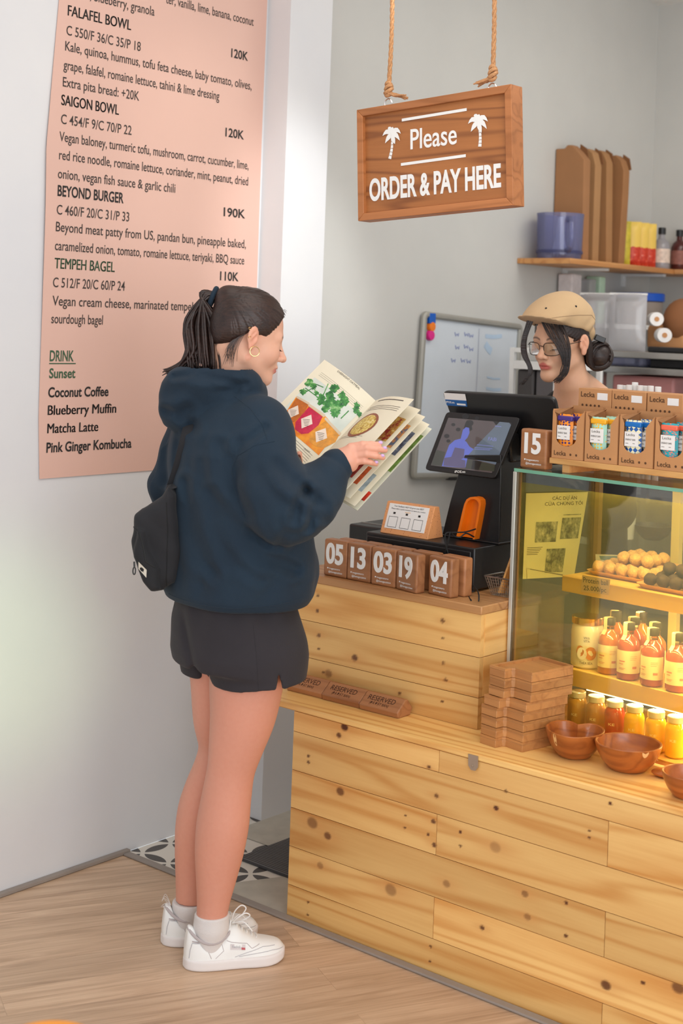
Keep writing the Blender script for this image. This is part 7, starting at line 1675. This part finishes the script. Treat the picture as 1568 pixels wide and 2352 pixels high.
# printing on the left page, mapped from the picture onto the sheet
iA = np.linalg.inv(np.array([[745-862, 692-862], [826-920, 1098-920]], float))
def st(px, py): r = iA @ np.array([px-862, py-920], float); return r[0], r[1]
def LP(px, py, l=.0005):
    s, t = st(px, py); return fL(s, t, l)
def ppoly(b, pts, l=.0005):
    cx_, cy_ = np.mean(np.array(pts), axis=0); R_, fn_ = 5, []
    E_ = []
    for i, p in enumerate(pts):
        q = pts[(i+1) % len(pts)]
        for s_ in (0, .25, .5, .75): E_.append((p[0]*(1-s_)+q[0]*s_, p[1]*(1-s_)+q[1]*s_))
    n = len(E_); V = [LP(cx_, cy_, l)]
    for r_ in range(1, R_+1): V += [LP(cx_+(x-cx_)*r_/R_, cy_+(y-cy_)*r_/R_, l) for x, y in E_]
    F = [(0, 1+i, 1+(i+1) % n) for i in range(n)]+[(1+(r_-1)*n+i, 1+r_*n+i, 1+r_*n+(i+1) % n, 1+(r_-1)*n+(i+1) % n) for r_ in range(1, R_) for i in range(n)]
    b.add(V, F)
def strip(b, fn, s0, t0, s1, t1, l=.0004, n=6):
    V = []
    for i in range(n+1):
        s = s0+(s1-s0)*i/n; V += [fn(s, t0, l), fn(s, t1, l)]
    b.add(V, [(2*i, 2*i+1, 2*i+3, 2*i+2) for i in range(n)])
def gp(px, py, ox=640, oy=820, k=4.3556): return (ox+px/k, oy+py/k)
sA, tA = st(*gp(375, 185)); sB, tB = st(*gp(620, 800)); s_lo, s_hi = .045, .90
ph = NT('photo_pale'); ph.set(ph.ramp(ph.noise(ph.coord(), 18, 2), [(0.3, lin((206, 216, 206))), (0.7, lin((228, 232, 222)))]), 0.5)
tt, tm, tb2 = .205, .50, .72
b = MB(); strip(b, fL, s_lo, tt, s_hi, tb2, .0004, 10); mk('printed_photo', b, ph.m, oL, local=True, smooth=0)
gm = NT('leaf_green'); gm.set(gm.ramp(gm.noise(gm.coord(), 60, 3, 0.7), [(0.35, lin((30, 96, 50))), (0.55, lin((70, 150, 70))), (0.7, lin((150, 200, 130)))]), 0.5)
b = MB(); rr = random.Random(5)
for cx_, cy_, r_ in [gp_ for gp_ in ((300, 290, 50), (240, 380, 40), (350, 330, 40), (560, 350, 50), (640, 420, 55), (430, 470, 60), (520, 500, 70), (560, 590, 55), (470, 560, 50), (660, 470, 50), (770, 540, 40), (800, 580, 36), (520, 440, 60), (600, 520, 60), (380, 400, 30), (780, 500, 30))]:
    n = 22; ppoly(b, [gp(cx_+r_*rr.uniform(.5, 1.15)*math.cos(2*PI*i/n), cy_+r_*rr.uniform(.5, 1.15)*math.sin(2*PI*i/n)) for i in range(n)], .0006+.00002*rr.random())
for x0, y0, x1, y1 in ((300, 300, 410, 420), (260, 340, 400, 450), (320, 280, 450, 340), (500, 300, 450, 420), (240, 400, 330, 350), (620, 640, 700, 560)): 
    dx, dy = x1-x0, y1-y0; L2 = math.hypot(dx, dy); nx_, ny_ = -dy/L2*5, dx/L2*5; ppoly(b, [gp(x0+nx_, y0+ny_), gp(x1+nx_, y1+ny_), gp(x1-nx_, y1-ny_), gp(x0-nx_, y0-ny_)], .00055)
mk('printed_leaves', b, gm.m, oL, local=True, smooth=0)
b = MB(); ppoly(b, [gp(*p) for p in ((170, 430), (300, 520), (480, 640), (610, 790), (490, 880), (395, 995), (120, 800), (0, 720), (40, 640))], .0005); 
op_ = NT('orange_print'); op_.set(op_.ramp(op_.noise(op_.coord(), 25, 3), [(0.35, lin((226, 112, 16))), (0.6, lin((248, 160, 30)))]), 0.5); mk('printed_orange', b, op_.m, oL, local=True, smooth=0)
for nm_, col_, pts in (('printed_jar', (206, 110, 30), ((180, 430), (300, 515), (262, 600), (170, 690), (110, 722), (60, 700), (60, 640))), ('printed_jar', (214, 24, 74), ((305, 545), (440, 640), (400, 720), (300, 806), (230, 818), (165, 775), (170, 700))), ('printed_jar', (240, 160, 40), ((480, 665), (605, 780), (560, 860), (450, 925), (370, 920), (305, 880), (320, 800)))):
    jm = NT('jar_print'); jm.set(jm.ramp(jm.noise(jm.coord(), 70, 4, 0.7), [(0.35, tuple(x*.7 for x in lin(col_)[:3])+(1,)), (0.65, lin(col_))]), 0.4); b = MB(); ppoly(b, [gp(*p) for p in pts], .0007); mk(nm_, b, jm.m, oL, local=True, smooth=0)
b = MB()
for pts in (((180, 425), (310, 505), (300, 525), (170, 445)), ((305, 510), (470, 620), (455, 645), (295, 535)), ((470, 640), (620, 775), (600, 795), (458, 662))): ppoly(b, [gp(*p) for p in pts], .0009)
mk('printed_jar_rims', b, plain('rim_print', (214, 196, 168), 0.4), oL, local=True, smooth=0)
b = MB()
for cx_, cy_ in ((145, 597), (282, 693), (423, 812)): ppoly(b, [gp(cx_+46, cy_-68), gp(cx_+58, cy_+22), gp(cx_-50, cy_+72), gp(cx_-56, cy_-24)], .0010)
mk('printed_labels', b, plain('label_print', (240, 222, 206), 0.5), oL, local=True, smooth=0)
b = MB()
for cx_, cy_ in ((145, 597), (282, 693), (423, 812)):
    for k in range(5): ppoly(b, [gp(cx_-38+4*k, cy_-16+15*k-6), gp(cx_+32-4*k, cy_-24+15*k+6), gp(cx_+32-4*k, cy_-20+15*k+6), gp(cx_-38+4*k, cy_-12+15*k-6)], .0012)
A0, A1 = gp(588, 172), gp(812, 352); 
def ltext(b, s, p0, p1, cap, bold=0.0):
    s0, t0 = st(*p0); s1, t1 = st(*p1); d = fL(s1, t1)-fL(s0, t0); w_ = np.linalg.norm(d); lu, lv = np.linalg.norm(UL), np.linalg.norm(Vv)
    text(b, s, (0, 0, 0), (1, 0, 0), (0, 1, 0), cap, w_, bold, fn=lambda a, e: fL(s0+(s1-s0)*a/w_, t0+(t1-t0)*a/w_-e/lv, .0008))
ltext(b, 'OVERNIGHT OATMEAL', A0, A1, .0062)
for k in range(4): strip(b, fL, .06, .125+.018*k, .88-(.3 if k == 3 else 0), .1265+.018*k, .0006, 8)
for k in range(8): strip(b, fL, .10, .785+.022*k, .44, .7875+.022*k, .0006, 5); strip(b, fL, .52, .785+.022*k, .86, .7875+.022*k, .0006, 5)
ltext(b, 'CRUNCHY', gp(250, 955), gp(305, 985), .0050); ltext(b, 'MATCHA', gp(130, 860), gp(170, 885), .0050)
mk('printed_text', b, M['inkgrey'], oL, local=True, smooth=0)
# right page and the edges of the other sheets
def rdisc(b, f, s0, t0, rs, rt, l):
    V = [f(s0, t0, l)]
    for k in (.25, .5, .75, 1.0): V += [f(s0+k*rs*math.cos(2*PI*i/24), t0+k*rt*math.sin(2*PI*i/24), l) for i in range(24)]
    b.add(V, [(0, 1+i, 1+(i+1) % 24) for i in range(24)]+[(1+r_*24+i, 25+r_*24+i, 25+r_*24+(i+1) % 24, 1+r_*24+(i+1) % 24) for r_ in range(3) for i in range(24)])
iB = np.linalg.inv(np.array([[950-862, 692-862], [917-920, 1098-920]], float))
sr = iB @ np.array([gp(868, 715)[0]-862, gp(868, 715)[1]-920]); 
b = MB(); rdisc(b, fR, sr[0], sr[1], .30, .150, .0006); mk('printed_bowl', b, plain('bowl_print', (150, 84, 60), 0.5), oR, local=True, smooth=0)
b = MB(); rdisc(b, fR, sr[0]+.01, sr[1], .25, .125, .0010); fm = NT('food_print'); fm.set(fm.ramp(fm.noise(fm.coord(), 120, 3, 0.7), [(0.35, lin((150, 96, 40))), (0.5, lin((226, 196, 90))), (0.65, lin((240, 226, 170)))]), 0.5); mk('printed_food', b, fm.m, oR, local=True, smooth=0)
b = MB(); strip(b, fR, .20, .035, .85, .045, .0006)
for k in range(3): strip(b, fR, .10, .115+.022*k, .90, .119+.022*k, .0006)
strip(b, fR, .08, .50, .7, .503, .0006); strip(b, fR, .08, .52, .6, .523, .0006); mk('printed_text', b, M['inkgrey'], oR, local=True, smooth=0)
cols = [((150, 40, 36), (214, 180, 90)), ((96, 116, 146), (240, 160, 60)), ((70, 72, 92), (120, 130, 150))]
for k, (u, o, f, n2_) in enumerate(leaves[1:]):
    pm_ = NT('sheet_photo_%d' % k); pm_.set(pm_.ramp(pm_.noise(pm_.coord(), 55, 3, 0.7), [(0.4, lin(cols[k][0])), (0.6, lin(cols[k][1])), (0.75, lin((226, 210, 190)))]), 0.5)
    b = MB(); strip(b, f, .70, .14, .93, .42, .0005); mk('printed_photo', b, pm_.m, o, local=True, smooth=0)
    b = MB(); strip(b, f, .72, .66, .93, .86, .0005); mk('printed_photo', b, [plain('berry_print', (160, 60, 50), 0.5, var=.4, scale=60), plain('red_print', (196, 92, 50), 0.5, var=.4, scale=60), plain('pale_print', (170, 186, 196), 0.5, var=.3, scale=60)][k], o, local=True, smooth=0)
b = MB(); strip(b, fC, .88, .10, .985, .55, .0006); mk('cover_picture', b, plain('cover_green', (110, 138, 66), 0.5, var=.5, scale=50), oC, local=True, smooth=0)
b = MB(); strip(b, fC, .88, .80, .985, .90, .0006); mk('cover_picture', b, plain('cover_red', (206, 60, 40), 0.5, var=.5, scale=80), oC, local=True, smooth=0)

# ------------------------------------------------------------------ the barista
w = Person(1302, 4.30); J, N = w.J, w.N
ba_ = w.root('person', 'barista in a beige flat cap and glasses looking down behind the till', 'person')
psi = math.radians(43); fy = math.atan2(-math.cos(psi), -math.sin(psi))
hf, hinv, hR = frame(J(1288, 789, 0.0), fy, math.radians(8), .97)
def bhead(P):
    q = hinv(P); d = smin(head_sdf(q, .82, .84)*.97, ear_sdf(q)*.97, .004)
    d = smin(d, s_rc(P, J(1332, 868, .055), J(1398, 925, .11), .028, .034), .03)
    return smin(d, s_chain(P, [np.append(hf((-.028, 0, -.035)), .050), np.append(J(1312, 880, .03), .050), np.append(J(1318, 925, .07), .070)], .01), .02)
o_ = hf((0, 0, -.01)); parts = []; V1, F1 = snet(bhead, o_+np.array([-.16, -.16, -.19]), o_+np.array([.16, .16, .15]), .0026)
parts.append((V1, F1, head_colour(np.stack(hinv(V1.T), 1), np.array(lin((228, 178, 146))[:3]), np.array(lin((198, 104, 94))[:3]), HAIRC)))
by = fy-math.radians(-6)
def btorso(P):
    d = s_col(P, [(.90, .02, .10, .10, .15), (1.15, .02, .10, .10, .15), (1.28, .02, .10, .095, .160), (1.345, .02, .10, .075, .145), (1.385, .02, .10, .055, .10), (1.42, .02, .09, .05, .06)], by); return d
V2, F2 = snet(btorso, np.array([-.22, -.22, .88]), np.array([.26, .28, 1.47]), .008); parts.append((V2, F2, tint(V2, np.array(lin((228, 178, 146))[:3]))))
fd = np.array([math.cos(by), math.sin(by), 0]); lt_ = np.array([-fd[1], fd[0], 0]); tc = np.array([.02, .10, 0]); arms = []
for s in (-1, 1):
    sh_p = tc+lt_*s*.150+np.array([0, 0, 1.315]); el = tc+lt_*s*.165+fd*.03+np.array([0, 0, 1.06]); wr_ = tc+lt_*s*.12+fd*.20+np.array([0, 0, 1.04]); kn_ = wr_+fd*.075-lt_*s*.01+np.array([0, 0, .0])
    def arm(P, sh_p=sh_p, el=el, wr_=wr_, kn_=kn_, s=s):
        d = s_chain(P, [np.append(sh_p, .048), np.append(el, .037), np.append(wr_, .025)], .01); d = smin(d, s_rc(P, wr_, kn_, .025, .022), .01)
        for k in range(4):
            o0 = kn_+lt_*(k-1.5)*.019; d = smin(d, finger(P, [o0, o0+fd*.034+np.array([0, 0, .004]), o0+fd*.054-np.array([0, 0, .008]), o0+fd*(.066+.006*(k in (1, 2)))-np.array([0, 0, .022])], .0092, .0066), .005)
        t0 = wr_+fd*.03-lt_*s*.022; return smin(d, finger(P, [t0, t0+fd*.03-lt_*s*.020, t0+fd*.055-lt_*s*.024], .011, .0075), .008)
    lo = np.minimum.reduce([sh_p, el, wr_, kn_+fd*.08])-.07; hi = np.maximum.reduce([sh_p, el, wr_, kn_+fd*.08])+.07; V3, F3 = snet(arm, lo, hi, .0042); parts.append((V3, F3, tint(V3, np.array(lin((228, 178, 146))[:3])))); arms.append((sh_p, el, wr_))
V, F, C = joinp(parts); mk('body', (V, F), M['skin'], ba_, local=True, smooth=180, col=C)
def tee(P):
    d = s_col(P, [(.88, .02, .10, .125, .178), (1.15, .02, .10, .118, .170), (1.28, .02, .10, .106, .172), (1.345, .02, .10, .084, .153), (1.385, .02, .10, .062, .108), (1.42, .02, .09, .056, .068)], by)
    for sh_p, el, wr_ in arms: d = smin(d, smin(s_rc(P, sh_p, el, .060, .050), s_rc(P, el, wr_, .050, .034), .02), .03)
    nk = J(1318, 905, .0); return smax(d, -s_ell(P, J(1318, 884, .03), (.080, .15, .046)), .004)
V, F = snet(tee, np.array([-.36, -.36, .875]), np.array([.36, .36, 1.49]), .006); mk('tshirt', (V, F), M['blackcloth'], ba_, local=True, smooth=180)
def trousers(P):
    d = s_col(P, [(.82, .02, .10, .115, .165), (.95, .02, .10, .12, .17)], by)
    for s in (-1, 1): d = smin(d, s_chain(P, [np.append(tc+lt_*s*.08+np.array([0, 0, .85]), .095), np.append(tc+lt_*s*.085+np.array([0, 0, .48]), .070), np.append(tc+lt_*s*.09+np.array([0, 0, .09]), .055)], .01), .03)
    return d
V, F = snet(trousers, np.array([-.25, -.25, .03]), np.array([.28, .28, .97]), .010); mk('trousers', (V, F), M['blackcloth'], ba_, local=True, smooth=180)
for s in (-1, 1):
    p = tc+lt_*s*.09; V, F = snet(lambda P: smax(s_rc(P, p+fd*-.03+np.array([0, 0, .035]), p+fd*.15+np.array([0, 0, .028]), .045, .036), -P[2], .002), np.minimum(p-.1, p+fd*.2-.1)*np.array([1, 1, 0])+np.array([0, 0, -.006]), np.maximum(p+.1, p+fd*.2+.1)*np.array([1, 1, 0])+np.array([0, 0, .1]), .006); mk('shoe', (V, F), M['black'], ba_, local=True, smooth=180)
# cap
def cap_line(x): return .052+.30*x
def capf(P):
    x, y, z = hinv(P); Q = (x, y, z)
    d = s_ell(Q, (-.018, 0, .072), (.108, .090, .086)); R_c = np.array(Matrix.Rotation(math.radians(20), 3, 'Y')); d = smin(d, s_ell(Q, (.060, 0, .098), (.098, .080, .038), R_c), .04)
    d = smax(d, (.046+.34*x-z)*.94, .008)
    back = s_ell(Q, (-.088, 0, .020), (.030, .066, .042)); d = smin(d, smax(back, -.004-z, .004), .02)
    d = d+.0022*np.sin((z*1.2+x*.5)*120)*np.exp(-((x+.06)/.05)**2)*np.exp(-((z-.05)/.04)**2)+.0012*np.sin(x*60+z*50)
    return smax(d, -s_ell(Q, (-.004, 0, .035), (.094, .078, .088)), .004)
o_ = hf((.02, 0, .08)); V, F = snet(capf, o_-np.array([.20, .20, .12]), o_+np.array([.20, .20, .12]), .0032); cp_ = mk('flat_cap', (V, F), cloth('beige_twill', (196, 164, 124), (212, 180, 138), 500, .2), ba_, local=True, smooth=180); tag(cp_, 'beige flat cap'); cbv = BVHTree.FromPolygons([Vector(p) for p in V], [tuple(f) for f in F])
def brim(P):
    x, y, z = hinv(P); return s_ell((x, y, z+.30*(x-.10)**2*10*0-.34*(x-.10)), (.098, 0, .0835), (.070, .074, .0065))
V, F = snet(brim, o_-np.array([.20, .20, .12]), o_+np.array([.20, .20, .12]), .0030); mk('peak', (V, F), cloth('beige_peak', (184, 152, 116), (200, 168, 130), 500, .2), cp_, local=True, smooth=180)
for px, py in ((1276, 707), (1350, 702)):
    p = Vector(J(px, py, -.3)); h_ = cbv.ray_cast(p, Vector((0, 1, 0))); b = MB()
    if h_[0]: b.ell(h_[0], (.0035, .0025, .0035), 10, 6); mk('eyelet', b, M['blackm'], cp_, local=True)
b = MB(); lay(b, cbv, jl([(1246, 732), (1280, 727), (1320, 724), (1355, 724), (1366, 735)]), .0010); lay(b, cbv, jl([(1362, 700), (1370, 740), (1368, 780)]), .0009); mk('cap_seam', b, cloth('beige_seam', (150, 122, 92), (160, 132, 100)), cp_, local=True)
# hair
def bhair(P):
    x, y, z = hinv(P); Q = (x, y, z); d = s_ell(Q, (-.010, 0, .040), (.096, .079, .085)); d = smin(d, s_ell(Q, (-.065, 0, -.010), (.040, .058, .048)), .02)
    ay = np.abs(y); d = smax(d, x-np.where(z > .045, .075, np.where(z > .02, .030+(z-.02)*1.8, .026)), .008)
    zl = np.where(x > -.018, .018-.5*np.clip(x, -.02, .1), .030+(x+.018)*1.3); d = smax(d, np.maximum(zl, -.075)-z, .008)
    return d+.0009*np.sin((z*.8+x*.7)*600)
V, F = snet(bhair, o_-np.array([.16, .16, .20]), o_+np.array([.14, .16, .06]), .003); hb = mk('hair', (V, F), M['hairb'], ba_, local=True, smooth=180)
b = MB(); rnd = random.Random(11); bc = J(1374, 818, .045)
b.ell(bc, (.036, .034, .038), 20, 14)
for i in range(46):
    a0 = rnd.uniform(0, 2*PI); rr_ = .030+.012*rnd.random(); tl_ = rnd.uniform(-.7, .7); pts = []
    for k in range(7):
        a = a0+k*.55; v_ = Vector((rr_*math.cos(a), rr_*.25*math.sin(a*1.3), rr_*math.sin(a)*1.05)); v_ = Matrix.Rotation(tl_, 3, 'Z') @ Matrix.Rotation(tl_*.8, 3, 'X') @ v_; pts.append(bc+np.array(v_))
    lock(b, pts, .0055, .001, 5, 18)
for i in range(22): u = rnd.random(); lock(b, [J(1338+12*u, 765+8*rnd.random(), -.045+.03*u), J(1349+8*u, 795, -.035+.04*u), J(1350+10*u, 830, -.01+.04*u), J(1362+10*u, 846-10*u, .02+.03*u)], .006, .0015, 6, 14)
mk('hair_bun', b, M['hairb'], hb, local=True, smooth=180)
b = MB()
for i in range(30):
    u = rnd.random(); q = rnd.uniform(-1, 1)
    lock(b, [J(1236+52*u, 731+6*u, -.088+.012*u), J(1258+44*u+4*q, 768, -.100+.006*u), J(1280+30*u+3*q, 803+6*q, -.103), J(1293+13*u+3*q, 838+6*q, -.100), J(1290+6*u+4*q, 858+6*q, -.097), J(1270+14*rnd.random(), 877+4*q, -.092)], .0017, .0005, 5, 22)
for i in range(18):
    u = rnd.random(); q = rnd.uniform(-1, 1)
    lock(b, [J(1212+16*u, 728, -.070), J(1198+10*u+2*q, 775, -.066), J(1196+12*u+2*q, 812, -.060), J(1211+8*u+3*q, 842+4*q, -.058), J(1210+8*u, 862, -.058), J(1190+12*rnd.random(), 882+3*q, -.056)], .0016, .0005, 5, 20)
mk('face_framing_hair', b, M['hairb'], hb, local=True, smooth=180)
b = MB()
for s in (-1, 1):
    lock(b, [hf((.0815, s*.018, -.0045)), hf((.0865, s*.030, -.0075)), hf((.078, s*.045, -.0050))], .0012, .0008, 5, 10)
    for i in range(6): lock(b, [hf((.0850, s*(.022+.0042*i), -.0065)), hf((.091, s*(.023+.0045*i), -.0105)), hf((.094, s*(.0235+.0048*i), -.0100))], .0005, .0002, 4, 5)
mk('eyelashes', b, M['hairb'], ba_, local=True)
gl = MB()
def lens(s): return [hf((.1035-.020*max(0, (abs(y)-.03)/.03)**1.5, y, z)) for y, z in [(s*(.033+.0255*math.copysign(abs(math.cos(a))**.55, math.cos(a))), -.004+.0195*math.copysign(abs(math.sin(a))**.6, math.sin(a))) for a in np.linspace(0, 2*PI, 29)[:-1]]]
for s in (-1, 1): gl.tube(lens(s), .0012, 6, closed=True); gl.tube([hf((.092, s*.058, .006)), hf((.070, s*.070, .008)), hf((-.004, s*.079, .010))], .0012, 6)
gl.tube([hf((.1045, -.008, .004)), hf((.110, 0, .007)), hf((.1045, .008, .004))], .0012, 6)
sp_ = mk('glasses', gl, plain('dark_wire', (70, 62, 54), 0.3, 0.8), ba_, local=True); tag(sp_, 'thin metal framed glasses')
for s in (-1, 1): b = MB(); b.plane_poly(lens(s)); mk('lens', b, glassy('lens_%d' % s, (0.93, 0.97, 0.93, 1), .0, .05), sp_, local=True, smooth=0)
hcp = J(1377, 779, .02); b = MB(); mt_ = Matrix.Translation(Vector(hcp)) @ Matrix.Rotation(.35, 4, 'Y'); b.box((-.016, -.008, -.008), (.016, .008, .010), mt_); tag(mk('hair_clip', b, M['black'], hb, local=True, bevel=.002), 'black hair clip')
